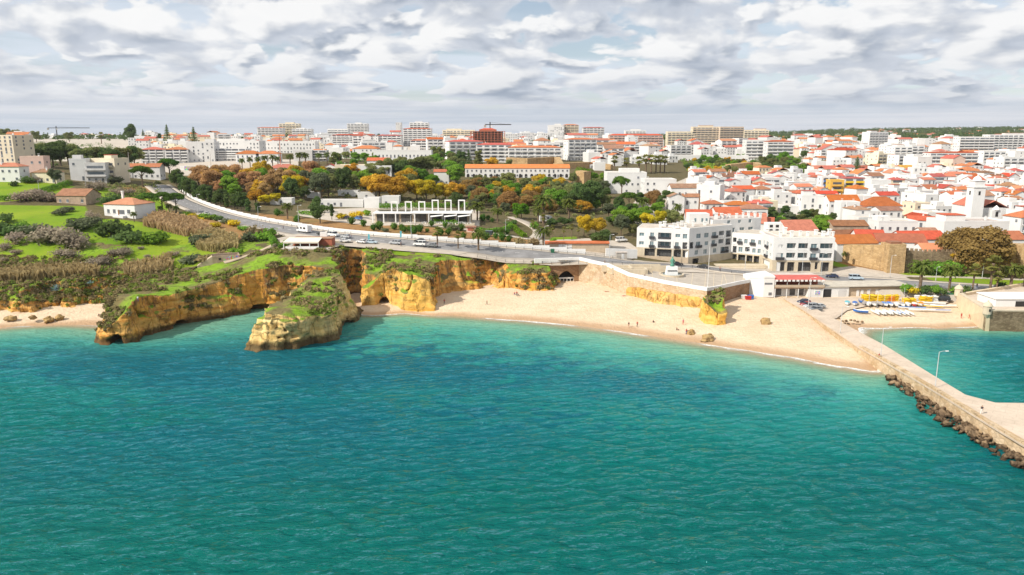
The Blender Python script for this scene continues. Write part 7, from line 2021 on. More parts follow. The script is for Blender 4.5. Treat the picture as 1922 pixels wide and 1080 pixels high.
grove([(1275, 300), (1415, 300), (1415, 334), (1280, 334)], 26, ('green', 'olive', 'dark', 'green', 'gold'), (5, 8))
grove([(1425, 298), (1510, 298), (1510, 332), (1430, 332)], 20, ('dark', 'dark', 'olive', 'green'), (8, 12))
for x, y, h in ((485, 315, 8), (498, 315, 9), (512, 314, 9), (522, 314, 8), (545, 312, 9), (563, 311, 10), (574, 311, 10), (599, 309, 9), (614, 308, 9), (627, 307, 9), (637, 307, 8), (470, 316, 8), (455, 318, 8)): T('date', x, y, h)
T('date', 540, 412, 7.5, 1.1); T('date', 896, 414, 8.5, 1.2); T('date', 934, 420, 7.0, 1.2); T('fan', 821, 465, 7.0, 1.05); T('fan', 860, 468, 6.2, 1.0); T('date', 898, 471, 8.0, 1.15)
T('date', 1020, 420, 13.5, 1.15); T('date', 1010, 424, 9, 1.0); T('date', 1068, 414, 10.5, 1.1); T('date', 1020, 468, 8.6, 1.3); T('date', 1206, 406, 9.5, 1.15); T('date', 1271, 412, 8, 1.0); T('fan', 1020, 430, 6); T('fan', 1090, 416, 7)
for x, y, h in ((1037, 446, 5), (1058, 451, 5), (1073, 447, 5.5), (1085, 448, 4.5), (1000, 436, 5)): T('fan', x, y, h, .8)
for x, y, h in ((1153, 325, 12), (1175, 326, 11), (1199, 326, 12), (1212, 324, 13), (1222, 325, 13), (1231, 324, 12), (1239, 325, 13), (1247, 324, 12)): T('fan', x, y, h, 1.25)
# clipped bushes on the bank
for x, y, h in ((521, 406, 3.4), (558, 420, 3.6), (660, 422, 3.4), (682, 426, 3.0), (701, 434, 3.0), (712, 432, 3.6), (740, 432, 3.0), (754, 434, 3.0), (759, 437, 2.6), (767, 434, 2.2), (777, 442, 4.0), (789, 437, 3.4), (802, 437, 1.8), (827, 443, 3.2), (842, 442, 3.2), (870, 449, 2.8), (912, 452, 3.2), (942, 453, 3.4), (810, 426, 2.8), (835, 428, 2.6), (866, 434, 3.2), (940, 441, 3.0), (952, 441, 2.6), (906, 416, 3.4), (916, 414, 2.4), (924, 418, 2.2), (955, 455, 3.0), (930, 449, 2.6)): T('ball', x, y, h)
for x, y, h, k in ((850, 433, 3.2, 'bushlight'), (724, 436, 2, 'bushlight'), (975, 462, 3.4, 'scrubby'), (1000, 430, 3.4, 'bush'), (640, 412, 3, 'yellowbush'), (668, 410, 4, 'yellowbush'), (690, 405, 3, 'bush'), (1040, 455, 2, 'bush'), (1000, 460, 3, 'scrubby'), (960, 424, 3, 'bushdark')): T(k, x, y, h, 1.2)
# right side
for k, x, y, h, w in (('dark', 1292, 322, 7, 1.1), ('dark', 1312, 311, 7, 1.1), ('green', 1330, 310, 8, 1.1), ('dark', 1337, 312, 8, 1.0), ('green', 1352, 309, 7, 1.1), ('dark', 1366, 310, 6, 1.2), ('olive', 1385, 312, 7, 1.2), ('brown', 1395, 310, 6, .8), ('olive', 1362, 326, 6, 1.2), ('yellow', 1330, 326, 4, 1.4), ('olive', 1378, 325, 6, 1.3), ('dark', 1436, 324, 9, 1.2), ('dark', 1452, 320, 11, 1.2), ('olive', 1470, 326, 10, 1.2), ('green', 1488, 328, 9, 1.2), ('green', 1500, 326, 7, 1.2), ('dark', 1442, 312, 11, 1.2), ('bright', 1540, 315, 8, 1.6), ('bright', 1556, 314, 7, 1.3), ('norfolk', 1607, 328, 16, 1.15), ('norfolk', 1647, 331, 14, 1.15), ('norfolk', 1785, 328, 10, 1.0), ('dark', 1628, 326, 4, 1.6), ('olive', 1720, 311, 6, 1.3), ('dark', 1732, 300, 8, 1.0), ('olive', 1890, 322, 9, .9), ('dark', 1512, 296, 8, 1.0), ('olive', 1668, 286, 7, 1.8), ('dark', 1625, 300, 7, 1.0), ('dark', 1574, 286, 9, 1.6), ('dark', 1594, 284, 9, 1.6), ('olive', 1540, 284, 9, 1.5),
                      ('dark', 1452, 420, 6, 1.2), ('grey', 1482, 424, 7, 1.1), ('olive', 1500, 424, 6, 1.2), ('green', 1466, 426, 5, 1.3), ('green', 1532, 442, 8, 1.15), ('green', 1548, 444, 8.5, 1.1), ('dark', 1562, 416, 4.5, 1.1), ('olive', 1516, 432, 6, 1.2), ('green', 1488, 436, 5, 1.2), ('green', 1645, 440, 4, 1.2), ('dark', 1140, 300, 10, 1.3), ('dark', 1125, 290, 9, 1.4), ('dark', 1155, 286, 9, 1.5), ('olive', 1225, 290, 8, 1.5), ('dark', 1055, 290, 9, 1.0), ('olive', 990, 282, 8, 1.6), ('dark', 965, 284, 8, 1.6), ('dark', 1000, 275, 9, 1.6)):
    T(k, x, y, h, w)
T('date', 1503, 384, 6.5, 1.3); T('date', 1543, 382, 7.0, 1.3); T('date', 1586, 492, 4.4, 1.3)
T('brown', 1825, 513, 17.0, 1.22, 'huge brown autumn tree in front of the crenellated wall')
T('gold', 1800, 512, 9, .9, 'yellowing lower tree at the foot of the huge brown tree')
for i, (x, y, h, k, w) in enumerate(((1726, 548, 10.6, 'date', 1.25), (1781, 547, 9.0, 'date', 1.15), (1825, 546, 8.4, 'fan', 1.0), (1858, 546, 11.0, 'fan', 1.15), (1869, 552, 7.0, 'fan', 1.0), (1896, 546, 9.2, 'date', 1.2), (1921, 546, 9.0, 'date', 1.1))): T(k, x, y, h, w)
for x, y, h in ((1722, 513, 5), (1735, 514, 5.4), (1748, 514, 5.6), (1762, 515, 5.4), (1775, 515, 6), (1788, 516, 5.6)): T('bush', x, y, h, 1.1)
for x, y, h, k in ((1705, 549, 3, 'bush'), (1716, 551, 2.4, 'yellowbush'), (1738, 552, 2.8, 'bushdark'), (1752, 551, 3.0, 'bush'), (1765, 553, 2.4, 'bushdark'), (1792, 552, 2.8, 'bush'), (1812, 549, 2.4, 'bushdark'), (1745, 548, 2.4, 'bush'), (1880, 540, 2.4, 'bushdark')): T(k, x, y, h, 1.2)
# agaves on the slope above the cove
am_v = []
for x, y, s in ((46, 549, 1.9), (62, 551, 1.5), (105, 545, 2.0), (170, 532, 1.2)):
    rs = rsf(40, x); V, Fq = [], []
    for k in range(22): frond(V, Fq, (0, 0, 0), k * 2.399, rs.uniform(.1, 1.3), s * rs.uniform(.8, 1.1), rs, .16, .25, 4)
    me = bpy.data.meshes.new('agave'); me.from_pydata([tuple(v) for v in V], [], [tuple(int(i) for i in f) for f in Fq]); me.materials.append(M['agave_blue'])
    q = UD(x, y, 235); p = U(x, y, max(2.5, float(q.z)))
    o = link(bpy.data.objects.new('agave', me)); o.location = p
    auto(o, 'blue-grey agave rosette', 'agave', 'agaves on the cove slope')

# hedges: leaf-covered long bodies
def hedge(pts, w, h, mat, label, name='hedge', per=9.0, size=.26, asp=1.0, cat='hedge', dz=0.0):
    P = smooth_path([at(*p) for p in pts], 1.5); rs = np.random.RandomState(len(label) * 7 + int(pts[0][0]))
    L_ = sum((P[i+1] - P[i]).length for i in range(len(P) - 1)); n = int(L_ * (w + 2 * h) * per)
    C, Nn = [], []
    for _ in range(n):
        i = rs.randint(0, len(P) - 1); t = rs.rand(); c = P[i].lerp(P[i+1], t); d = (P[i+1] - P[i]).normalized(); s = Vector((-d.y, d.x, 0))
        a = rs.uniform(0, math.pi); k = 1 + .25 * mnoise.noise(c * .35)
        o = s * (math.cos(a) * w * .5 * k); z = (max(.05, math.sin(a)) ** .5) * h * k * rs.uniform(.35, 1.0) if rs.rand() < .5 else (math.sin(a) ** .5) * h * k
        C.append((c.x + o.x, c.y + o.y, gz(c.x, c.y) + z + dz)); Nn.append((o.x, o.y, math.sin(a) + .2))
    V, Fq = leaf_quads(np.array(C), np.array(Nn), size, rs, asp, .6 if asp > 1.3 else 0)
    if asp > 1.3:          # reeds stand up
        pass
    return tag(mesh_np(name, V, Fq, M[mat]), label, cat)
hedge([(0, 378), (50, 371), (95, 358), (132, 347)], 2.6, 2.4, 'leaf_green', 'long dark hedge running up the field to the grey terraces')
hedge([(126, 421), (165, 419)], 2.4, 2.2, 'leaf_dark', 'short dark hedge in the field before the villa')
hedge([(893, 436), (920, 437), (955, 432), (958, 424)], 2.0, 1.8, 'leaf_green', 'curved clipped hedge on the park bank')
hedge([(815, 420), (860, 423)], 2.0, 2.0, 'leaf_green', 'clipped hedge in front of the restaurant terrace')
hedge([(712, 392), (760, 392), (880, 390)], 2.0, 2.6, 'leaf_green', 'tall hedge behind the portal frames')
hedge([(965, 430), (985, 448)], 2.0, 2.0, 'leaf_bright', 'sloping green hedge beside the park lane')
hedge([(1280, 398), (1330, 388), (1380, 382)], 3.0, 3.0, 'leaf_dark', 'dark creeper hedge below the white terrace')
hedge([(1150, 425), (1200, 420)], 4.0, 3.0, 'leaf_dark', 'dark hedge behind the yellow trees')
hedge([(990, 458), (1012, 460)], 2.0, 1.6, 'scrub_brown', 'brown clipped hedge by the date palm')
hedge([(520, 402), (530, 403)], 2.0, 1.4, 'leaf_green', 'small hedge by the low kiosk')
hedge([(560, 402), (600, 406)], 2.0, 1.8, 'leaf_green', 'hedge under the dark round tree')
hedge([(1086, 343), (1108, 347)], 8.0, 9.5, 'leaf_bright', 'bright green ivy mass over the wall stub', cat='ivy')
hedge([(540, 462), (528, 470)], 2.4, 2.2, 'leaf_green', 'green hedge beside the clifftop cafe')
hedge([(608, 457), (622, 459)], 2.0, 2.6, 'leaf_green', 'hedge between the cafe and the parked cars')
hedge([(500, 446), (512, 455), (516, 464)], 2.2, 2.4, 'leaf_green', 'hedge curving along the clifftop lane')

# reeds, scrub and other cover nobody could count
def cover(name, label, C, mat, size, asp, rs, up=True):
    n = len(C)
    if up:
        a = rs.uniform(0, math.pi, n); s = size * rs.uniform(.6, 1.3, n)
        tdir = np.stack([rs.normal(0, .22, n), rs.normal(0, .22, n), np.ones(n)], 1) * (s * asp)[:, None]
        b = np.stack([np.cos(a), np.sin(a), np.zeros(n)], 1) * (s * .5)[:, None]
        V = np.stack([C - b * .6, C + b * .6, C + tdir + b, C + tdir - b], 1).reshape(-1, 3); Fq = np.arange(4 * n).reshape(n, 4)
    else: V, Fq = leaf_quads(C, np.tile([0, 0, 1.0], (n, 1)), size, rs)
    return tag(mesh_np(name, V, Fq, M[mat]), label, kind='stuff')
def scatter_poly(poly, n, rs):
    """points on the land inside a polygon of the photograph"""
    W = [tuple(at(*q)[:2]) for q in poly]; xs_, ys_ = [p[0] for p in W], [p[1] for p in W]; out = []
    while len(out) < n:
        x, y = rs.uniform(min(xs_), max(xs_), 4 * n), rs.uniform(min(ys_), max(ys_), 4 * n)
        k = poly_sd(W, x, y) > 0
        out += list(zip(x[k], y[k]))
    P = np.array(out[:n]); z = land(P[:, 0], P[:, 1]) + und(P[:, 0], P[:, 1])
    return np.column_stack([P, z])
rs = np.random.RandomState(61)
for poly, n, s, lab in (([(268, 425), (300, 405), (365, 418), (400, 440), (350, 446), (300, 432)], 2600, .62, 'tan reed bed beside the villa bushes'), ([(362, 452), (400, 440), (445, 452), (446, 470), (400, 476), (370, 470)], 2400, .62, 'tan reed bed at the edge of the dry field'),
                        ([(-40, 518), (60, 510), (120, 508), (184, 508), (184, 520), (100, 524), (-40, 532)], 2600, .62, 'brown reeds along the top of the cove slope'), ([(232, 500), (262, 496), (322, 484), (326, 502), (262, 516), (232, 514)], 1100, .45, 'brown reeds on the cliff edge by the path')):
    C = scatter_poly(poly, n, rs)
    cover('reeds', lab, C, 'reed_tan', s, 4.2, rs)
# scrub on the cliff tops, stack and cove slope: sampled from the rock surfaces themselves
def rock_scrub(obj, n, zmin, nzmin, label, seed, pick=None, s=.30, blobs=34):
    rs = np.random.RandomState(seed); me = obj.data; m_ = len(me.polygons)
    c = np.empty(m_ * 3); me.polygons.foreach_get('center', c); c = c.reshape(-1, 3); nn = np.empty(m_ * 3); me.polygons.foreach_get('normal', nn); nn = nn.reshape(-1, 3)
    ok = (c[:, 2] > zmin) & (nn[:, 2] > nzmin)
    v = vnoise(c[:, 0] / 6.5, c[:, 1] / 6.5, c[:, 2] * 0 + 5.5)
    if obj is cliff: ok &= poly_sd(CUT, c[:, 0], c[:, 1]) > -4
    ok &= v > (.02 if pick is None else pick(c[:, 0], c[:, 1], c[:, 2], nn[:, 2]))
    idx = np.nonzero(ok)[0]
    idx = idx[rs.randint(0, len(idx), n)]
    half = rs.rand(n) < .62
    for sel, mat, nm in ((half, 'scrub_brown', 'brown'), (~half, 'scrub_green', 'green')):
        P, Nn = [], []
        for i in idx[sel]:
            r = rs.uniform(.35, 1.15); q, d = ell_pts(c[i] + np.array([0, 0, r * .3]), (r, r, r * .75), int(blobs * r) + 8, rs)
            P.append(q); Nn.append(d)
        V, Fq = leaf_quads(np.concatenate(P), np.concatenate(Nn), s, rs)
        tag(mesh_np('scrub', V, Fq, M[mat]), f'low {nm} scrub {label}', kind='stuff')
xr = -118
def pick_cliff(x, y, z, nz):
    px = PCX + FPX * x / (y * 1.02)
    t = np.where(x < xr, -.35, -.02)
    t = np.where((px > 690) & (px < 1050), -.12, t)
    t = np.where((px > 470) & (px < 690), -.05, t)
    return t + np.where(nz > .8, .12, -.1)
rock_scrub(cliff, 1300, 2.4, .05, 'thick on the slope above the cove', 75, lambda x, y, z, nz: np.where(x < xr + 4, -.75, 9))
rock_scrub(cliff, 2400, 3.6, .28, 'covering the cliff tops and the cove slope', 71, pick_cliff)
rock_scrub(stack, 150, 6.0, .45, 'on the sea stack', 72, lambda x, y, z, nz: np.where(x > np.interp(y, [188, 200, 230], [-57, -55, -46]), -.35, .16))
rock_scrub(pill, 30, 4.5, .4, 'on the tall beach rock', 73)
rock_scrub(arch, 110, 6.0, .4, 'on the arch headland', 74)
# distant woods on the hills and green between the houses
C = []
rs = np.random.RandomState(81)
for i in range(3400):
    px = rs.uniform(1180, 2000) if i < 2700 else rs.uniform(-100, 1180); D = rs.uniform(1500, 3700) if i < 2700 else rs.uniform(1150, 2800)
    q = UD(px, 255, D); C.append((q.x, q.y, 0, rs.uniform(4, 9) * (1.0 if D < 2500 else 1.3)))
C = np.array(C); C[:, 2] = land(C[:, 0], C[:, 1])
P, Nn = [], []
for x, y, z, r in C:
    q, d = ell_pts((x, y, z + r * .5), (r, r * .8, r * .8), 26, rs); P.append(q); Nn.append(d)
V, Fq = leaf_quads(np.concatenate(P), np.concatenate(Nn), 1.9, rs)
tag(mesh_np('distant_woods', V, Fq, M['leaf_dark']), 'dark woods on the far hills', kind='stuff')
# undergrowth filling the park and the gaps between the trees
UG = [([(480, 330), (620, 320), (880, 330), (1080, 350), (1130, 400), (1100, 440), (1000, 420), (880, 395), (700, 380), (560, 385), (480, 380)], 460, 'leaf_olive', 'in the park'), ([(620, 295), (860, 295), (860, 340), (620, 345)], 170, 'leaf_green', 'around the school'), ([(1190, 395), (1300, 400), (1300, 440), (1190, 445)], 70, 'leaf_olive', 'behind the hotel'), ([(1440, 402), (1565, 408), (1565, 440), (1440, 438)], 110, 'leaf_green', 'in the gardens above the hotel'), ([(1280, 300), (1400, 300), (1400, 328), (1280, 326)], 60, 'leaf_green', 'in the hillside park'), ([(170, 345), (300, 340), (300, 370), (170, 380)], 60, 'leaf_olive', 'below the left houses'), ([(1420, 298), (1510, 298), (1510, 328), (1420, 328)], 90, 'leaf_dark', 'by the old wall'), ([(40, 270), (262, 275), (262, 312), (40, 312)], 160, 'leaf_dark', 'in the dark grove')]
for poly, n, mat, lab in UG:
    C = scatter_poly(poly, n, rs); P, Nn = [], []
    for x, y, z in C:
        r = rs.uniform(.8, 2.0) * (1 + max(0, y - 400) / 500); q, d = ell_pts((x, y, z + r * .35), (r, r, r * .75), 46, rs); P.append(q); Nn.append(d)
    V, Fq = leaf_quads(np.concatenate(P), np.concatenate(Nn), .38, rs)
    tag(mesh_np('undergrowth', V, Fq, M[mat]), 'low undergrowth ' + lab, kind='stuff')
# ------------------------------------------------------------------ cars
CAR_COL = {'white': (0.72, 0.72, 0.71), 'silver': (0.42, 0.44, 0.46), 'grey': (0.20, 0.21, 0.22), 'black': (0.022, 0.023, 0.026), 'navy': (0.020, 0.030, 0.075), 'red': (0.28, 0.020, 0.025), 'blue': (0.06, 0.16, 0.38), 'pale_blue': (0.42, 0.52, 0.60), 'dark_green': (0.03, 0.05, 0.045)}
for k, c in CAR_COL.items():
    m, t = new_mat('car_paint_' + k); b = finish(t, t.mix(t.rng(t.noise(t.n('ShaderNodeNewGeometry').outputs['Position'], 1.5, 3), .4, .7), c, tuple(v * .85 for v in c)), .28, None, spec=.5)
    b.inputs['Coat Weight'].default_value = .5
plain('tyre', (0.02, 0.02, 0.02), .2, 4, .9); plain('rim', (0.45, 0.45, 0.46), .1, 4, .35, metal=.7); plain('lamp_red', (0.45, 0.02, 0.015), .1, 4, .3); plain('lamp_clear', (0.75, 0.75, 0.72), .05, 4, .2)
PROF = {  # side outlines (x forward, z): body, then cabin glass band (x0,x1 at belt; x0,x1 at roof)
    'car': (4.2, 1.72, [(-2.1, .35), (-2.1, .85), (-1.95, 1.0), (.75, 1.0), (1.95, .82), (2.1, .62), (2.1, .35)], (-1.75, 1.0, -1.25, .25), 1.0, 1.47),
    'suv': (4.5, 1.85, [(-2.25, .4), (-2.25, 1.05), (-2.15, 1.12), (.85, 1.12), (2.0, 1.0), (2.25, .75), (2.25, .4)], (-2.1, 1.1, -1.9, .45), 1.12, 1.72),
    'van': (4.8, 1.9, [(-2.4, .4), (-2.4, 1.25), (1.2, 1.25), (2.2, 1.05), (2.4, .8), (2.4, .4)], (-2.38, 1.5, -2.3, .9), 1.25, 2.05),
    'camper': (7.2, 2.3, [(-3.6, .45), (-3.6, 2.9), (1.9, 2.9), (2.6, 2.3), (2.75, 1.25), (3.5, 1.1), (3.6, .5)], (2.0, 2.85, 2.0, 2.3), 1.3, 2.2)}
CARM = {}
def car(kind, col, pos, rz, label):
    key = (kind, col)
    if key not in CARM:
        L_, W_, pr, cab, zb, zr = PROF[kind]
        body = MB()
        n = len(pr); hw = W_ / 2
        for s in (-1, 1):
            f = [(x, s * hw * (1 if z < .9 else .94), z) for x, z in pr]
            body.face(f if s > 0 else f[::-1])
        for i in range(n):
            (x0, z0), (x1, z1) = pr[i], pr[(i + 1) % n]
            a, b_ = hw * (1 if z0 < .9 else .94), hw * (1 if z1 < .9 else .94)
            body.face([(x0, -a, z0), (x1, -b_, z1), (x1, b_, z1), (x0, a, z0)][::-1])
        g = MB(); x0, x1, u0, u1 = cab; h2 = hw * .80
        if kind != 'camper':
            g.hexa([(x0, -hw * .93, zb), (x1, -hw * .93, zb), (x1, hw * .93, zb), (x0, hw * .93, zb)], [(u0, -h2, zr - .08), (u1, -h2, zr - .08), (u1, h2, zr - .08), (u0, h2, zr - .08)])
            rf = MB().hexa([(u0 - .05, -h2 - .02, zr - .08), (u1 + .05, -h2 - .02, zr - .08), (u1 + .05, h2 + .02, zr - .08), (u0 - .05, h2 + .02, zr - .08)], [(u0 + .1, -h2 * .92, zr), (u1 - .1, -h2 * .92, zr), (u1 - .1, h2 * .92, zr), (u0 + .1, h2 * .92, zr)])
            for px in (x0 * .35 + x1 * .65, x0 * .75 + x1 * .25):
                for s in (-1, 1):
                    a, b_ = sorted((s * hw * .95, s * h2 * .98)); rf.hexa([(px - .06, s * hw * .94 - .03, zb), (px + .06, s * hw * .94 - .03, zb), (px + .06, s * hw * .94 + .03, zb), (px - .06, s * hw * .94 + .03, zb)], [(px - .06, s * h2 - .03, zr - .06), (px + .06, s * h2 - .03, zr - .06), (px + .06, s * h2 + .03, zr - .06), (px - .06, s * h2 + .03, zr - .06)])
        else:
            g.box(2.05, 2.72, -hw - .01, hw + .01, 1.35, 2.0); g.box(-2.2, -1.0, -hw - .02, hw + .02, 1.5, 2.2); g.box(0, 1.0, -hw - .02, hw + .02, 1.5, 2.2); g.hexa([(2.78, -hw * .9, 1.35), (2.86, -hw * .9, 1.35), (2.86, hw * .9, 1.35), (2.78, hw * .9, 1.35)], [(2.62, -hw * .9, 2.2), (2.7, -hw * .9, 2.2), (2.7, hw * .9, 2.2), (2.62, hw * .9, 2.2)])
            rf = MB().box(-2.5, 1.2, -.5, .5, 2.9, 3.05)
        wb = L_ * .30
        wm = MB()
        wv = MB().tube([(0, -.11, 0), (0, .11, 0)], .33, 14); rv = MB().tube([(0, -.125, 0), (0, .125, 0)], .19, 10)
        P_ = 'car_paint_' + col
        CARM[key] = (body.mesh('body', M[P_]), g.mesh('windows', M['car_glass']), rf.mesh('roof', M[P_]), wv.mesh('tyre', M['tyre']), rv.mesh('rim', M['rim']), [(sx * wb, sy * (W_ / 2 - .08), .33) for sx in (-1, 1) for sy in (-1, 1)],
                     MB().box(-.04, .04, -.2, .2, -.08, .08).mesh('headlight', M['lamp_clear']), MB().box(-.04, .04, -.16, .16, -.12, .12).mesh('tail_light', M['lamp_red']), L_, W_)
    bm, gm, rm, wv, rv, ws, hl, tl, L_, W_ = CARM[key]
    e = empty({'car': 'parked_car', 'suv': 'parked_car', 'van': 'parked_van', 'camper': 'motorhome'}[kind], pos, rz)
    for nm, me in (('body', bm), ('window_band', gm), ('roof', rm)): link(bpy.data.objects.new(nm, me), e)
    for w_ in ws:
        o = link(bpy.data.objects.new('wheel', wv), e); o.location = w_
        link(bpy.data.objects.new('rim', rv), o)
    for s in (-1, 1):
        o = link(bpy.data.objects.new('headlight', hl), e); o.location = (L_ / 2 - .02, s * W_ * .36, .72)
        o = link(bpy.data.objects.new('tail_light', tl), e); o.location = (-L_ / 2 + .02, s * W_ * .38, .85)
    tag(e, label, {'car': 'car', 'suv': 'car', 'van': 'van', 'camper': 'motorhome'}[kind], 'vehicles along the coast')
    return e
def road_ang(p):
    i = min(range(len(road_path) - 1), key=lambda k: (road_path[k] - p).length); d = road_path[i + 1] - road_path[i]
    return math.atan2(d.y, d.x)
for kind, col, px, py, turn, dz, lab in (
    ('car', 'white', 388, 405, 0, .2, 'white car driving where the road bends past the cypresses'), ('camper', 'white', 571, 438, 180, .25, 'white motorhome parked above the clifftop cafe'), ('car', 'black', 604, 443, 180, .25, 'black car parked behind the motorhome'),
    ('van', 'white', 626, 446, 0, .3, 'white van parked next to the black car'), ('car', 'silver', 650, 449, 180, .35, 'silver car beside the white van'), ('car', 'white', 648, 457, 30, .35, 'white car turned towards the cliff edge in the car park'),
    ('car', 'white', 679, 459, 170, .35, 'white car in the middle of the car park'), ('car', 'pale_blue', 698, 460, 10, .35, 'pale blue car at the car park exit'), ('suv', 'silver', 742, 461, 180, .3, 'silver sports utility car alone on the parking strip'),
    ('car', 'black', 788, 457, 180, .3, 'black car half hidden behind the white minivan'), ('van', 'white', 788, 464, 175, .35, 'white minivan parked before the fan palm'), ('car', 'grey', 811, 466, 180, .35, 'grey car touching the trunk of the fan palm'),
    ('car', 'navy', 648, 412, 180, .2, 'dark blue car parked on the park lane'), ('suv', 'blue', 672, 414, 180, .2, 'blue car parked beside the restaurant'), ('van', 'dark_green', 914, 444, 170, .2, 'dark green van parked below the clipped hedge'),
    ('car', 'black', 1271, 500, 0, .2, 'black car on the road behind the statue'), ('car', 'black', 1319, 505, 180, .2, 'black car on the road in front of the hotel porch'), ('car', 'navy', 1561, 523, 180, .2, 'navy car on the road right of the hotel'), ('van', 'pale_blue', 1606, 527, 0, .2, 'pale blue van on the road before the town wall'),
    ('van', 'white', 1166, 455, 0, .2, 'white box van parked left of the hotel'), ('camper', 'white', 1025, 418, 20, .2, 'white motorhome among the park palms')):
    p = at(px, py); car(kind, col, Vector((p.x, p.y, gz(p.x, p.y) + max(dz + .07, .27))), road_ang(p) + R(turn), lab)
for kind, col, px, py, a, lab in (('car', 'navy', 1508, 572, 195, 'navy car in the row parked at the pier root'), ('car', 'red', 1513, 577, 195, 'dark red car in the row parked at the pier root'), ('suv', 'silver', 1521, 581, 195, 'silver car in the row parked at the pier root'), ('car', 'grey', 1530, 586, 195, 'grey car at the seaward end of the parked row'), ('car', 'silver', 1536, 581, 195, 'silver car with its nose towards the boats'), ('suv', 'black', 1769, 567, 150, 'black car parked by the bins near the fort')):
    p = sand(px, py); car(kind, col, Vector((p.x, p.y, p.z + .42)), R(a), lab)
# paved hard standing for them
hs = [sand(*q) for q in ((1478, 562), (1560, 561), (1700, 560), (1790, 566), (1770, 574), (1640, 574), (1590, 585), (1570, 600), (1545, 604), (1520, 590))]
tag(MB().face([(p.x, p.y, p.z + .42) for p in hs][::-1]).build('slipway', M['pier_top']), 'worn concrete hard standing between the boathouse and the pier', kind='structure')

# ------------------------------------------------------------------ boats
for nm, c in (('hull_white', (0.74, 0.74, 0.72)), ('hull_blue', (0.03, 0.13, 0.42)), ('hull_yellow', (0.78, 0.50, 0.02)), ('hull_red', (0.5, 0.04, 0.03)), ('hull_teal', (0.12, 0.42, 0.48)), ('hull_orange', (0.75, 0.25, 0.02)), ('tarp_grey', (0.36, 0.34, 0.33)), ('tarp_blue', (0.05, 0.20, 0.52))):
    plain(nm, c, .1, 1.5, .45, .4)
def hull_mesh(name, L_, W_, H_, mat, sharp=.5, stern=.7):
    V, Fq = [], []; ns, nr = 12, 7
    for i in range(ns + 1):
        t = i / ns; x = -L_ / 2 + L_ * t
        w = W_ / 2 * min(1, (stern + (1 - stern) * math.sin(min(1, t / .4) * math.pi / 2))) * (1 - max(0, (t - .55) / .45) ** (2 - sharp)) + .01
        kz = H_ * .25 * max(0, (t - .6) / .4) ** 2
        for j in range(nr):
            a = math.pi * j / (nr - 1); V.append((x, -w * math.cos(a), kz + H_ * (1 - math.sin(a) ** .6) + kz * .5))
    for i in range(ns):
        for j in range(nr - 1): Fq.append((i * nr + j, (i + 1) * nr + j, (i + 1) * nr + j + 1, i * nr + j + 1))
    F2 = [tuple(range(nr))[::-1]]
    me = bpy.data.meshes.new(name); me.from_pydata(V, [], Fq + F2); me.materials.append(M[mat]); return me
def deck_mesh(name, L_, W_, H_, mat, lift=.12, stern=.7, sharp=.5):
    V, Fq = [], []; ns = 12
    for i in range(ns + 1):
        t = i / ns; x = -L_ / 2 + L_ * t
        w = W_ / 2 * min(1, (stern + (1 - stern) * math.sin(min(1, t / .4) * math.pi / 2))) * (1 - max(0, (t - .55) / .45) ** (2 - sharp)) + .008
        kz = H_ * .25 * max(0, (t - .6) / .4) ** 2 * 1.5
        V += [(x, -w * .98, H_ + kz), (x, 0, H_ + kz + lift), (x, w * .98, H_ + kz)]
    for i in range(ns):
        for j in range(2): Fq.append((i * 3 + j, (i + 1) * 3 + j, (i + 1) * 3 + j + 1, i * 3 + j + 1))
    me = bpy.data.meshes.new(name); me.from_pydata(V, [], Fq); me.materials.append(M[mat]); return me
BM = {}
def boat(kind, hullm, deckm, pos, rz, label=None, mast=0.0, tilt=0.0, group='boats laid up on the harbour sand', name='dinghy', cat='boat', look=None):
    L_, W_, H_ = {'dinghy': (4.3, 1.6, .75), 'kayak': (3.9, .78, .36), 'shell': (8.2, .8, .4), 'cat': (4.8, .5, .45)}[kind]
    k = (kind, hullm, deckm)
    if k not in BM: BM[k] = (hull_mesh('hull', L_, W_, H_, hullm), deck_mesh('deck', L_, W_, H_, deckm))
    e = empty(name, pos, rz); e.rotation_euler = (tilt, 0, rz)
    ys_ = (0,) if kind != 'cat' else (-.75, .75)
    for y in ys_:
        o = link(bpy.data.objects.new('hull', BM[k][0]), e); o.location = (0, y, 0)
        o = link(bpy.data.objects.new('cover' if 'tarp' in deckm else 'deck', BM[k][1]), e); o.location = (0, y, 0)
    if kind == 'cat':
        MB().box(-1.0, .9, -.85, .85, .42, .5).build('trampoline', M['hull_white'], e)
    if mast: MB().tube([(.4, 0, .3), (.4, 0, mast)], .05, 5).build('mast', M['pole_metal'], e)
    if kind == 'kayak':
        MB().lathe((-.1, 0, .40), [(.30, 0), (.30, .09), (.22, .09), (.22, .02)], 10).build('cockpit', M['tyre'], e)
    if label: tag(e, label, cat, group)
    else: auto(e, look, cat, group)
    return e
BR = random.Random(4)
i = 0
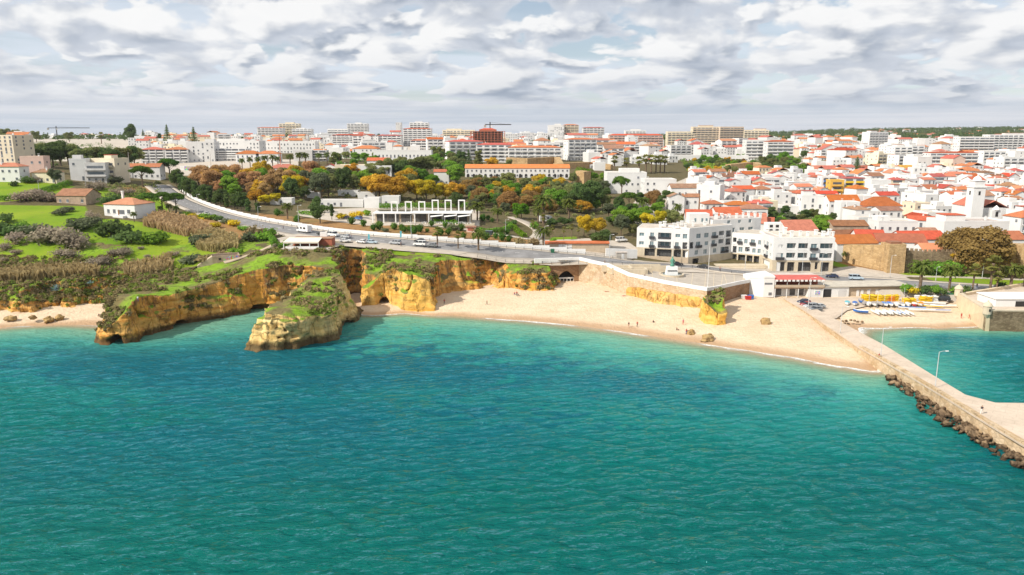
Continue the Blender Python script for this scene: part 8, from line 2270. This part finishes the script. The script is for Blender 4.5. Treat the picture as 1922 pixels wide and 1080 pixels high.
for px, py, h, d, lab, mst in ((1590, 574, 'hull_white', 'hull_teal', 'white dinghy with a teal deck at the boathouse end of the boat row', 0), (1604, 575, 'hull_white', 'hull_blue', 'white dinghy with a blue stripe beside the teal one', 0), (1616, 570, 'hull_blue', 'tarp_grey', 'blue dinghy under a grey cover behind the white ones', 0), (1622, 574, 'tarp_grey', 'tarp_grey', 'grey covered dinghy, first of the grey ones', 0), (1630, 576, 'hull_white', 'hull_white', 'plain white dinghy between grey covers', 5.5), (1641, 576, 'hull_white', 'tarp_grey', 'white dinghy under a grey cover', 0), (1651, 575, 'tarp_grey', 'tarp_grey', 'grey covered dinghy next to the blue covers', 0), (1661, 576, 'hull_white', 'tarp_blue', 'dinghy under a blue cover, the one beside grey', 0), (1671, 576, 'hull_white', 'tarp_blue', 'dinghy under a blue cover, the one beside white', 0), (1683, 577, 'hull_white', 'hull_white', 'white upturned dinghy next to the blue covers', 0), (1694, 577, 'hull_white', 'tarp_grey', 'white dinghy with a pale cover in mid row', 6), (1704, 577, 'hull_white', 'hull_white', 'white dinghy before the yellow kayak stand', 0), (1716, 577, 'hull_red', 'hull_white', 'red hulled dinghy at the end of the row', 0), (1728, 576, 'hull_white', 'hull_orange', 'white dinghy with an orange deck', 0)):
    p = sand(px, py); boat('dinghy', h, d, (p.x, p.y, p.z + .45), R(75 + BR.uniform(-12, 12)) + math.pi, lab, mst)
for px, py, h, d, kind, a, lab, mst in ((1615, 589, 'hull_blue', 'hull_white', 'dinghy', 160, 'blue fishing boat with a white sail bag on the sand', 0), (1646, 590, 'hull_white', 'hull_white', 'cat', 95, 'white catamaran, first of the catamaran row', 6.5), (1659, 590, 'hull_white', 'hull_white', 'cat', 95, 'white catamaran, second of the catamaran row', 6.5), (1672, 590, 'hull_white', 'hull_white', 'cat', 95, 'white catamaran, third of the catamaran row', 6.5), (1686, 591, 'hull_white', 'tarp_blue', 'cat', 95, 'catamaran with blue hull covers', 6.5), (1702, 591, 'hull_white', 'hull_white', 'cat', 95, 'white catamaran at the fort end of the row', 0),
                               (1711, 582, 'hull_white', 'tarp_blue', 'shell', 172, 'long boat with a blue cover behind the catamarans', 0), (1730, 586, 'hull_white', 'hull_white', 'shell', 176, 'white rowing shell on a trailer', 0), (1758, 587, 'hull_white', 'tarp_blue', 'shell', 175, 'rowing shell with a blue cover on a trailer', 0), (1748, 573, 'hull_white', 'hull_white', 'shell', 165, 'large white launch on the sand', 0), (1770, 578, 'hull_white', 'hull_white', 'shell', 178, 'white rowing shell near the fort wall', 0), (1742, 578, 'hull_yellow', 'hull_white', 'shell', 160, 'rowing shell with a yellow hull', 0)):
    p = sand(px, py); boat(kind, h, d, (p.x, p.y, p.z + (.5 if kind == 'shell' else .4)), R(a), lab, mst)
for px, py, n, col, lv in ((1628, 566, 3, 'hull_yellow', 4), (1641, 566, 2, 'hull_yellow', 4), (1653, 567, 2, 'hull_yellow', 4), (1664, 566, 3, 'hull_orange', 3), (1674, 566, 2, 'hull_yellow', 4), (1705, 570, 3, 'hull_yellow', 3), (1726, 567, 2, 'hull_white', 4), (1735, 569, 2, 'hull_yellow', 4), (1746, 568, 2, 'hull_white', 4)):
    p = sand(px, py)
    for z in range(lv):
        for k in range(n):
            boat('kayak', col, col, (p.x + BR.uniform(-.15, .15), p.y + (k - n / 2) * .85, p.z + .3 + z * .52), BR.uniform(-.06, .06) + (math.pi if BR.random() < .5 else 0), None, 0, 0, 'kayaks stacked by the boathouse', 'kayak', 'kayak', {'hull_yellow': 'yellow kayak', 'hull_orange': 'orange kayak', 'hull_white': 'white kayak'}[col] + (' on the bottom of its stack' if z == 0 else (' topping its stack' if z == lv - 1 else ' amid its stack')))
    rk = MB()
    for s in (-1.3, 1.3):
        rk.box(p.x + s - .05, p.x + s + .05, p.y - n * .55, p.y + n * .45, p.z, p.z + .28)
    tag(rk.build('kayak_rack', M['wood']), f"low wooden rack under the {'yellow' if col=='hull_yellow' else ('orange' if col=='hull_orange' else 'white')} kayaks, {NUMW[n]} wide, {['first','second','third','fourth','fifth','sixth','seventh','eighth','ninth'][[1628,1641,1653,1664,1674,1705,1726,1735,1746].index(px)]} from the boathouse", 'rack')

# ------------------------------------------------------------------ people
for nm, c in (('skin', (0.45, 0.25, 0.16)), ('hair', (0.05, 0.035, 0.025)), ('cloth_red', (0.42, 0.035, 0.03)), ('cloth_dark', (0.03, 0.03, 0.04)), ('cloth_blue', (0.05, 0.10, 0.28)), ('cloth_white', (0.7, 0.7, 0.68)), ('cloth_pink', (0.55, 0.12, 0.20)), ('cloth_tan', (0.34, 0.24, 0.15))): plain(nm, c, .12, 4, .85)
def body_mesh(pose):
    """one continuous figure grown from a jointed skeleton"""
    J = {'pelvis': (0, 0, .95), 'waist': (0, 0, 1.12), 'chest': (0, .0, 1.35), 'neck': (0, 0, 1.50), 'head': (0, -.02, 1.62), 'crown': (0, -.01, 1.74),
         'ls': (-.18, 0, 1.42), 'le': (-.25, .02, 1.15), 'lw': (-.24, -.06, .90), 'lf': (-.23, -.09, .80), 'rs': (.18, 0, 1.42), 're': (.25, .02, 1.15), 'rw': (.24, -.06, .90), 'rf': (.23, -.09, .80),
         'lh': (-.10, 0, .90), 'lk': (-.11, -.02, .50), 'la': (-.11, .02, .09), 'lt': (-.12, -.14, .04), 'rh': (.10, 0, .90), 'rk': (.11, -.02, .50), 'ra': (.11, .02, .09), 'rt': (.12, -.14, .04)}
    if pose == 'walk':
        J.update(lk=(-.11, -.18, .52), la=(-.11, -.24, .12), lt=(-.12, -.40, .08), rk=(.11, .10, .50), ra=(.11, .36, .16), rt=(.12, .26, .06), le=(-.24, .14, 1.17), lw=(-.22, .10, .94), lf=(-.21, .06, .86), re=(.24, -.10, 1.17), rw=(.22, -.26, .98), rf=(.21, -.32, .92))
    if pose == 'sit':
        d = -.80
        for k in ('pelvis', 'waist', 'chest', 'neck', 'head', 'crown', 'ls', 'le', 'lw', 'lf', 'rs', 're', 'rw', 'rf', 'lh', 'rh'): J[k] = (J[k][0], J[k][1], J[k][2] + d)
        J.update(lk=(-.14, -.38, .42), la=(-.14, -.62, .08), lt=(-.14, -.78, .05), rk=(.14, -.38, .42), ra=(.14, -.62, .08), rt=(.14, -.78, .05), lw=(-.2, -.3, .45), lf=(-.18, -.38, .42), rw=(.2, -.3, .45), rf=(.18, -.38, .42), le=(-.26, -.06, .42), re=(.26, -.06, .42))
    if pose == 'lie':
        J = {k: (x, z - .9, .16 + max(0, -y) * .3 + (.05 if k in ('lk', 'rk') else 0)) for k, (x, y, z) in J.items()}
    rad = {'pelvis': .15, 'waist': .125, 'chest': .155, 'neck': .058, 'head': .095, 'crown': .085, 'ls': .065, 'le': .045, 'lw': .033, 'lf': .036, 'rs': .065, 're': .045, 'rw': .033, 'rf': .036, 'lh': .095, 'lk': .062, 'la': .042, 'lt': .035, 'rh': .095, 'rk': .062, 'ra': .042, 'rt': .035}
    E = [('pelvis', 'waist'), ('waist', 'chest'), ('chest', 'neck'), ('neck', 'head'), ('head', 'crown'), ('chest', 'ls'), ('ls', 'le'), ('le', 'lw'), ('lw', 'lf'), ('chest', 'rs'), ('rs', 're'), ('re', 'rw'), ('rw', 'rf'), ('pelvis', 'lh'), ('lh', 'lk'), ('lk', 'la'), ('la', 'lt'), ('pelvis', 'rh'), ('rh', 'rk'), ('rk', 'ra'), ('ra', 'rt')]
    ks = list(J); me = bpy.data.meshes.new('body'); me.from_pydata([J[k] for k in ks], [(ks.index(a), ks.index(b)) for a, b in E], [])
    o = link(bpy.data.objects.new('body', me))
    md = o.modifiers.new('skin', 'SKIN'); sv = me.skin_vertices[0].data
    for i, k in enumerate(ks): sv[i].radius = (rad[k], rad[k]); sv[i].use_root = (k == 'pelvis')
    sb_ = o.modifiers.new('sub', 'SUBSURF'); sb_.levels = sb_.render_levels = 1
    bpy.context.view_layer.update()
    ev = o.evaluated_get(bpy.context.evaluated_depsgraph_get())
    out = bpy.data.meshes.new_from_object(ev)
    bpy.data.objects.remove(o)
    # which joint each face is nearest to decides what it wears
    P = np.array([J[k] for k in ks])
    out['wear'] = [{'p': 2, 'h': 0, 'c': 3, 's': 1, 't': 1}[('h' if ks[int(np.argmin(((P - np.array(f.center)) ** 2).sum(1)))] in ('head', 'neck', 'lw', 'rw', 'lf', 'rf', 'le', 're') else 'c' if ks[int(np.argmin(((P - np.array(f.center)) ** 2).sum(1)))] == 'crown' else 'p' if ks[int(np.argmin(((P - np.array(f.center)) ** 2).sum(1)))] in ('pelvis', 'lh', 'rh', 'lk', 'rk', 'la', 'ra', 'lt', 'rt') else 's')] for f in out.polygons]
    return out
POSE = {p: body_mesh(p) for p in ('stand', 'walk', 'sit', 'lie')}
PM = {}
def person(pose, top, leg, pos, rz, label):
    k = (pose, top, leg)
    if k not in PM:
        me = POSE[pose].copy()
        me.materials.clear()
        for m in ('skin', top, leg, 'hair'): me.materials.append(M[m])
        me.polygons.foreach_set('material_index', list(POSE[pose]['wear']))
        PM[k] = me
    o = link(bpy.data.objects.new('person', PM[k])); o.location = pos; o.rotation_euler = (0, 0, rz)
    tag(o, label, 'person', 'people on the beach and promenade')
    return o
for pose, top, leg, px, py, a, lab in (('walk', 'cloth_tan', 'skin', 766, 573, 90, 'person in tan walking close to the arch rock'), ('stand', 'cloth_red', 'cloth_dark', 834, 571, 20, 'person in red standing in the shadow of the arch headland'), ('walk', 'cloth_dark', 'cloth_dark', 914, 573, 100, 'person in dark clothes walking alone on the upper beach'),
    ('sit', 'cloth_red', 'cloth_blue', 966, 553, 0, 'person in red sitting at the foot of the yellow cliff'), ('sit', 'cloth_white', 'cloth_dark', 972, 555, 40, 'person in white sitting among the group below the yellow cliff'), ('stand', 'cloth_red', 'cloth_dark', 970, 556, 0, 'person in red standing beside the group below the yellow cliff'), ('lie', 'cloth_red', 'skin', 1139, 548, 80, 'sunbather in red lying near the beach wall'), ('lie', 'cloth_pink', 'skin', 1172, 556, 80, 'sunbather in pink lying beside the rock ledge'),
    ('walk', 'cloth_dark', 'skin', 1180, 615, 200, 'person in dark top walking at the water edge'), ('stand', 'cloth_red', 'cloth_dark', 1196, 614, 0, 'person in red top standing by the walker at the water edge'), ('sit', 'cloth_dark', 'cloth_dark', 1226, 606, 120, 'person in dark clothes sitting on the open sand'), ('stand', 'cloth_pink', 'cloth_red', 1282, 610, 0, 'person in pink standing on the sand above the low boulder'), ('sit', 'cloth_dark', 'cloth_dark', 1270, 620, 60, 'person in dark clothes sitting on the wet sand'), ('stand', 'cloth_red', 'cloth_blue', 1288, 628, 0, 'person in red and blue standing beside the low flat boulder'), ('sit', 'cloth_dark', 'cloth_tan', 186, 594, 0, 'person in dark top sitting on the cove sand'),
    ('stand', 'cloth_red', 'cloth_red', 1804, 598, 0, 'person in red standing a little apart by the fort wall'), ('walk', 'cloth_red', 'cloth_red', 1819, 599, 40, 'person in red walking first in the line by the fort wall'), ('stand', 'cloth_red', 'cloth_dark', 1822, 601, 0, 'person in red and black in the line by the fort wall'), ('stand', 'cloth_red', 'skin', 1826, 602, 0, 'person in red with bare legs by the fort wall'), ('stand', 'cloth_tan', 'cloth_red', 1829, 604, 0, 'person in tan and red at the end of the line by the fort wall')):
    p = sand(px, py); person(pose, top, leg, (p.x, p.y, p.z), R(a), lab)
for pose, top, leg, px, py, dz, a, lab in (('walk', 'cloth_dark', 'cloth_dark', 753, 466, .35, 90, 'person in dark clothes walking across the car park'), ('walk', 'cloth_blue', 'cloth_dark', 532, 432, .15, 100, 'person in blue walking beside the road above the cafe'), ('walk', 'cloth_red', 'cloth_dark', 1351, 511, .3, 90, 'person in red walking along the road before the hotel'), ('stand', 'cloth_dark', 'cloth_blue', 1833, 543, .25, 0, 'person in dark top standing between the roadside palms'), ('walk', 'cloth_blue', 'cloth_dark', 1890, 545, .25, 90, 'person in blue walking by the roadside palms')):
    p = at(px, py); person(pose, top, leg, (p.x, p.y, gz(p.x, p.y) + dz), R(a), lab)
for pose, top, leg, px, py, z, a, lab in (('walk', 'cloth_dark', 'cloth_dark', 1135, 497, 11.3, 90, 'person in black walking at the upper end of the plaza'), ('sit', 'cloth_dark', 'cloth_dark', 1210, 520, 9.5, 0, 'person in black sitting on the plaza wall'), ('sit', 'cloth_red', 'cloth_red', 1650, 670, 2.95, 200, 'person in red sitting at the foot of the pier lamp'), ('walk', 'cloth_dark', 'cloth_white', 1842, 777, 2.95, 140, 'person in dark jacket walking on the wide part of the pier'), ('stand', 'cloth_white', 'cloth_blue', 258, 556, 12.0, 0, 'person in white standing on the tip of the promontory')):
    p = U(px, py, z)
    if px == 258:
        # stand on the rock itself
        dg = bpy.context.evaluated_depsgraph_get(); ok, loc, *_ = cliff.ray_cast(Vector((p.x, p.y, 40)), Vector((0, 0, -1)))
        if ok: p = loc
    person(pose, top, leg, tuple(p), R(a), lab)

# ------------------------------------------------------------------ lamps, masts, bins
def lamp(pos, h, arm, label, double=False, lean=0.0):
    e = empty('street_lamp', pos)
    MB().tube([(0, 0, -.4), (0, 0, h * .5), (0, 0, h)], [.11, .085, .06], 7).build('pole', M['pole_metal'], e)
    MB().lathe((0, 0, 0), [(.2, -.2), (.2, .3), (.12, .5)], 8).build('base', M['concrete'], e)
    for s in ((1, -1) if double else (1,)):
        MB().tube([(0, 0, h - .05), (s * arm * .5, 0, h + .18), (s * arm, 0, h + .2)], .045, 5).build('arm', M['pole_metal'], e)
        MB().hexa([(s * arm - .1, -.14, h + .12), (s * arm + .55, -.14, h + .16), (s * arm + .55, .14, h + .16), (s * arm - .1, .14, h + .12)], [(s * arm - .1, -.1, h + .26), (s * arm + .55, -.08, h + .26), (s * arm + .55, .08, h + .26), (s * arm - .1, .1, h + .26)]).build('lamp_head', M['white_paint'], e)
    tag(e, label, 'street lamp', 'street lamps')
lamp(U(1653, 669, PZ), 7.2, 1.4, 'grey street lamp in the middle of the pier'); lamp(U(1755, 728, PZ), 8.0, 1.4, 'grey street lamp on the outer pier before the platform'); lamp(U(1577, 625, PZ + .1), 7.2, 1.2, 'grey street lamp at the landward end of the pier'); lamp(sand(1516, 588), 11.0, 1.2, 'tall grey lamp beside the parked cars at the pier root')
for px, py, h, lab in ((372, 404, 9, 'street lamp beside the white wall at the road bend'), (561, 427, 9, 'street lamp on the kerb above the motorhome'), (772, 449, 9, 'street lamp on the bank behind the silver car'), (1022, 470, 9, 'street lamp next to the date palm by the road'), (949, 440, 6, 'small lamp post beside the clipped hedge'), (1262, 496, 9, 'street lamp in front of the hotel shops'), (1144, 487, 9, 'street lamp by the white garden wall'), (1398, 509, 8, 'street lamp before the hotel porch'), (1505, 517, 9, 'street lamp in front of the right hotel wing'), (1541, 519, 8, 'street lamp at the corner of the right hotel wing'), (1670, 522, 8, 'street lamp before the square stone tower'), (300, 336, 8, 'street lamp under the large umbrella pine'), (75, 372, 8, 'street lamp beside the field hedge'), (161, 350, 9, 'street lamp by the grey terraces'), (486, 425, 8, 'street lamp at the clifftop lane')):
    p = at(px, py); lamp(Vector((p.x, p.y, gz(p.x, p.y) + .1)), h, 1.0, lab)
p = at(1843, 524); lamp(Vector((p.x, p.y, p.z)), 14.5, 1.6, 'tall double street lamp beside the huge brown tree', True)
p = at(1756, 528); lamp(Vector((p.x, p.y, p.z)), 5, .8, 'short lamp with a white floodlight on the lawn before the wall')
def pole(pos, h, r, mat, name, label, cat):
    e = MB().tube([(0, 0, -.5), (0, 0, h * .6), (0, 0, h)], [r, r * .8, r * .5], 7).lathe((0, 0, 0), [(r * 2.2, -.3), (r * 2.2, .35), (r, .6)], 8).build(name, M[mat], None); e.location = pos; tag(e, label, cat)
pole(U(1328, 541, 8.6), 15, .09, 'white_paint', 'flagpole', 'tall white flagpole at the corner of the plaza', 'flagpole')
q = UD(527, 306, 560); pole((q.x, q.y, gz(q.x, q.y)), UD(527, 252, 560).z - gz(q.x, q.y), .35, 'brick_red', 'radio_mast', 'tall red mast rising among the palms', 'mast')
q = UD(1311, 412, 352); pole((q.x, q.y, gz(q.x, q.y)), UD(1311, 364, 352).z - gz(q.x, q.y), .45, 'wood', 'chimney_stack', 'tall brown chimney pole behind the hotel', 'chimney')
q = UD(243, 312, 440); pole((q.x, q.y, gz(q.x, q.y)), 15, .22, 'concrete', 'utility_pole', 'concrete utility pole before the dark grove', 'pole')
q = UD(395, 300, 540); pole((q.x, q.y, gz(q.x, q.y)), 12, .2, 'concrete', 'utility_pole', 'concrete utility pole before the big white block', 'pole')
plain('bin_green', (0.03, 0.13, 0.07), .15, 2, .5)
for i, (px, py, mt, lab) in enumerate(((1757, 560, 'bin_green', 'green waste bin, first of the row behind the black car'), (1765, 560, 'blue_paint', 'blue waste bin between the green ones'), (1775, 561, 'bin_green', 'green waste bin after the blue one'), (1784, 562, 'bin_green', 'green waste bin nearest the fort turret'), (1037, 476, 'bin_green', 'green waste bin at the pavilion'))):
    p = sand(px, py) if px > 1100 else at(px, py)
    e = empty('waste_bin', (p.x, p.y, p.z + (.45 if px > 1100 else .2)))
    MB().hexa([(-.6, -.45, 0), (.6, -.45, 0), (.6, .45, 0), (-.6, .45, 0)], [(-.75, -.55, 1.25), (.75, -.55, 1.25), (.75, .55, 1.25), (-.75, .55, 1.25)]).build('body', M[mt], e)
    MB().hexa([(-.78, -.58, 1.25), (.78, -.58, 1.25), (.78, .58, 1.25), (-.78, .58, 1.25)], [(-.7, -.35, 1.5), (.7, -.35, 1.5), (.7, .4, 1.55), (-.7, .4, 1.55)]).build('lid', M[mt], e)
    tag(e, lab, 'waste bin', 'waste bins')
# made-up stand-ins for small unidentified shapes on the harbour sand
bs = MB().lathe((0, 0, 0), [(.35, -.1), (.38, .2), (.25, .45), (.05, .5)], 7).mesh('mooring_stone', M['riprap_rock'])
for px, py in ((1574, 599), (1581, 604), (1588, 603), (1597, 602), (1604, 603), (1610, 605), (1618, 605), (1585, 608), (1592, 609)):
    p = sand(px, py); o = link(bpy.data.objects.new('mooring_stone', bs)); o.location = p; o.scale = (1.3, .9, .9); auto(o, 'brown mooring stone', 'stone', 'mooring stones on the harbour sand', p)
# blue banners in the car park
for px, py, lab in ((691, 458, 'tall blue banner flag between the parked cars'), (751, 452, 'dark blue banner flag by the road lamp')):
    p = at(px, py); e = empty('banner_flag', (p.x, p.y, gz(p.x, p.y) + .3)); MB().tube([(0, 0, 0), (0, 0, 3.4)], .03, 5).build('pole', M['pole_metal'], e); MB().hexa([(.03, -.02, 1.0), (.6, -.02, 1.0), (.6, .02, 1.0), (.03, .02, 1.0)], [(.03, -.02, 3.4), (.75, -.02, 3.2), (.75, .02, 3.2), (.03, .02, 3.4)]).build('banner', M['hull_teal'], e); tag(e, lab, 'banner')
# beach kit below the snack bar wall
for px, py, mt, lab in ((1396, 561, 'white_paint', 'white cool box under the terrace wall'), (1404, 563, 'cloth_red', 'red beach crate under the terrace wall'), (1409, 561, 'hull_blue', 'blue beach crate under the terrace wall')):
    p = sand(px, py); o = MB().hexa([(-.8, -.5, 0), (.8, -.5, 0), (.8, .5, 0), (-.8, .5, 0)], [(-.9, -.6, 1.1), (.9, -.6, 1.1), (.9, .6, 1.1), (-.9, .6, 1.1)]).box(-.95, .95, -.65, .65, 1.1, 1.22).build('beach_crate', M[mt]); o.location = p; tag(o, lab, 'crate')

# ------------------------------------------------------------------ labels of the repeats: look + the landmark beside it
LM = [('the white villa', 230, 395), ('the ruined farmhouse', 135, 375), ('the cream tower', 15, 290), ('the grey terraces', 177, 322), ('the dark grove', 150, 293), ('the road bend', 335, 368), ('the russet trees', 455, 345), ('the low kiosk', 528, 390), ('the long cabin', 640, 385), ('the portal-frame restaurant', 795, 405), ('the arcaded building', 970, 328), ('the striped school', 755, 290), ('the teal glass front', 568, 295), ('the frame building', 916, 257), ('the tall skyline tower', 1057, 252), ('the beige slabs', 1350, 254), ('the market hall', 1333, 299), ('the clinic', 1175, 340), ('the blank gable', 1270, 380), ('the hotel', 1300, 450), ('the hotel front wing', 1510, 470), ('the ochre town wall', 1610, 485), ('the square tower', 1680, 485), ('the huge brown tree', 1820, 465), ('the church tower', 1828, 368), ('the yellow hall', 1738, 327), ('the yellow balconies', 1600, 352), ('the blank white wall', 1652, 355), ('the mansard house', 1658, 395), ('the ruined house', 1595, 430), ('the barracks', 1610, 324), ('the curved terraces', 1788, 300), ('the white hotel block', 1830, 274), ('the lone stepped block', 1648, 262), ('the tan bastion', 1050, 312), ('the hillside park', 1330, 315), ('the clifftop cafe', 577, 460), ('the graffiti hut', 430, 488), ('the pink kiosk', 884, 432), ('the small lawn', 1060, 448), ('the stone pavilion', 1080, 468), ('the boathouse', 1610, 548), ('the fort', 1850, 590), ('the cove', 150, 590), ('the pale orange roof', 1388, 392), ('the attic house', 1584, 388), ('the bell gable', 1870, 375), ('the big white block', 372, 288), ('the skyline pair', 530, 250), ('the white skyline tower', 671, 250), ('the pinkish flats', 785, 258), ('the poplar', 898, 298), ('the golden trees', 740, 350), ('the dark round tree', 600, 402), ('the big umbrella pine', 319, 320), ('the long pinkish flats', 1193, 262), ('the white terrace', 1338, 368), ('the plain white block', 1830, 432), ('the steep red roof', 1738, 424), ('the red-roofed block', 1463, 282), ('the two spire pines', 1627, 315), ('the roadside fan palms', 850, 452), ('the silver car', 742, 458), ('the grey shrub thicket', 110, 462), ('the dry field reeds', 405, 460), ('the villa reeds', 320, 425)]
ORD = ['', 'second ', 'third ', 'fourth ', 'fifth ', 'sixth ', 'seventh ', 'eighth ', 'ninth ', 'tenth ', 'eleventh ', 'twelfth ']
bucket = {}
for o, look, px, py, cat, grp in AUTO:
    best = None
    for nm, lx, ly in LM:
        d = math.hypot(px - lx, (py - ly) * 2.2)
        if best is None or d < best[0]: best = (d, nm, lx, ly)
    d, nm, lx, ly = best
    dx, dy = px - lx, (py - ly) * 2.2
    rel = ('left of ' if dx < 0 else 'right of ') if abs(dx) > abs(dy) else ('behind ' if dy < 0 else 'in front of ')
    bucket.setdefault((look, rel, nm), []).append((d, o))
for (look, rel, nm), L_ in bucket.items():
    L_.sort(key=lambda t: t[0])
    for i, (d, o) in enumerate(L_):
        o['label'] = (f"{ORD[i]}" if i < len(ORD) else f"{i + 1}th ") + look + (', ' if i == 0 else ' ') + rel + nm
# ------------------------------------------------------------------ air
hm = bpy.data.materials.new('air'); hm.use_nodes = True
nt = NT(hm.node_tree)
pv = nt.n('ShaderNodeVolumePrincipled'); pv.inputs['Color'].default_value = (0.80, 0.88, 1.0, 1); pv.inputs['Density'].default_value = 0.00004; pv.inputs['Anisotropy'].default_value = 0.2
ou = nt.n('ShaderNodeOutputMaterial'); nt.t.links.new(pv.outputs[0], ou.inputs['Volume'])
hzb = MB().box(-15000, 15000, -3500, 15000, -12, 135).build('haze', hm)
tag(hzb, 'thin bright sea air', kind='stuff')
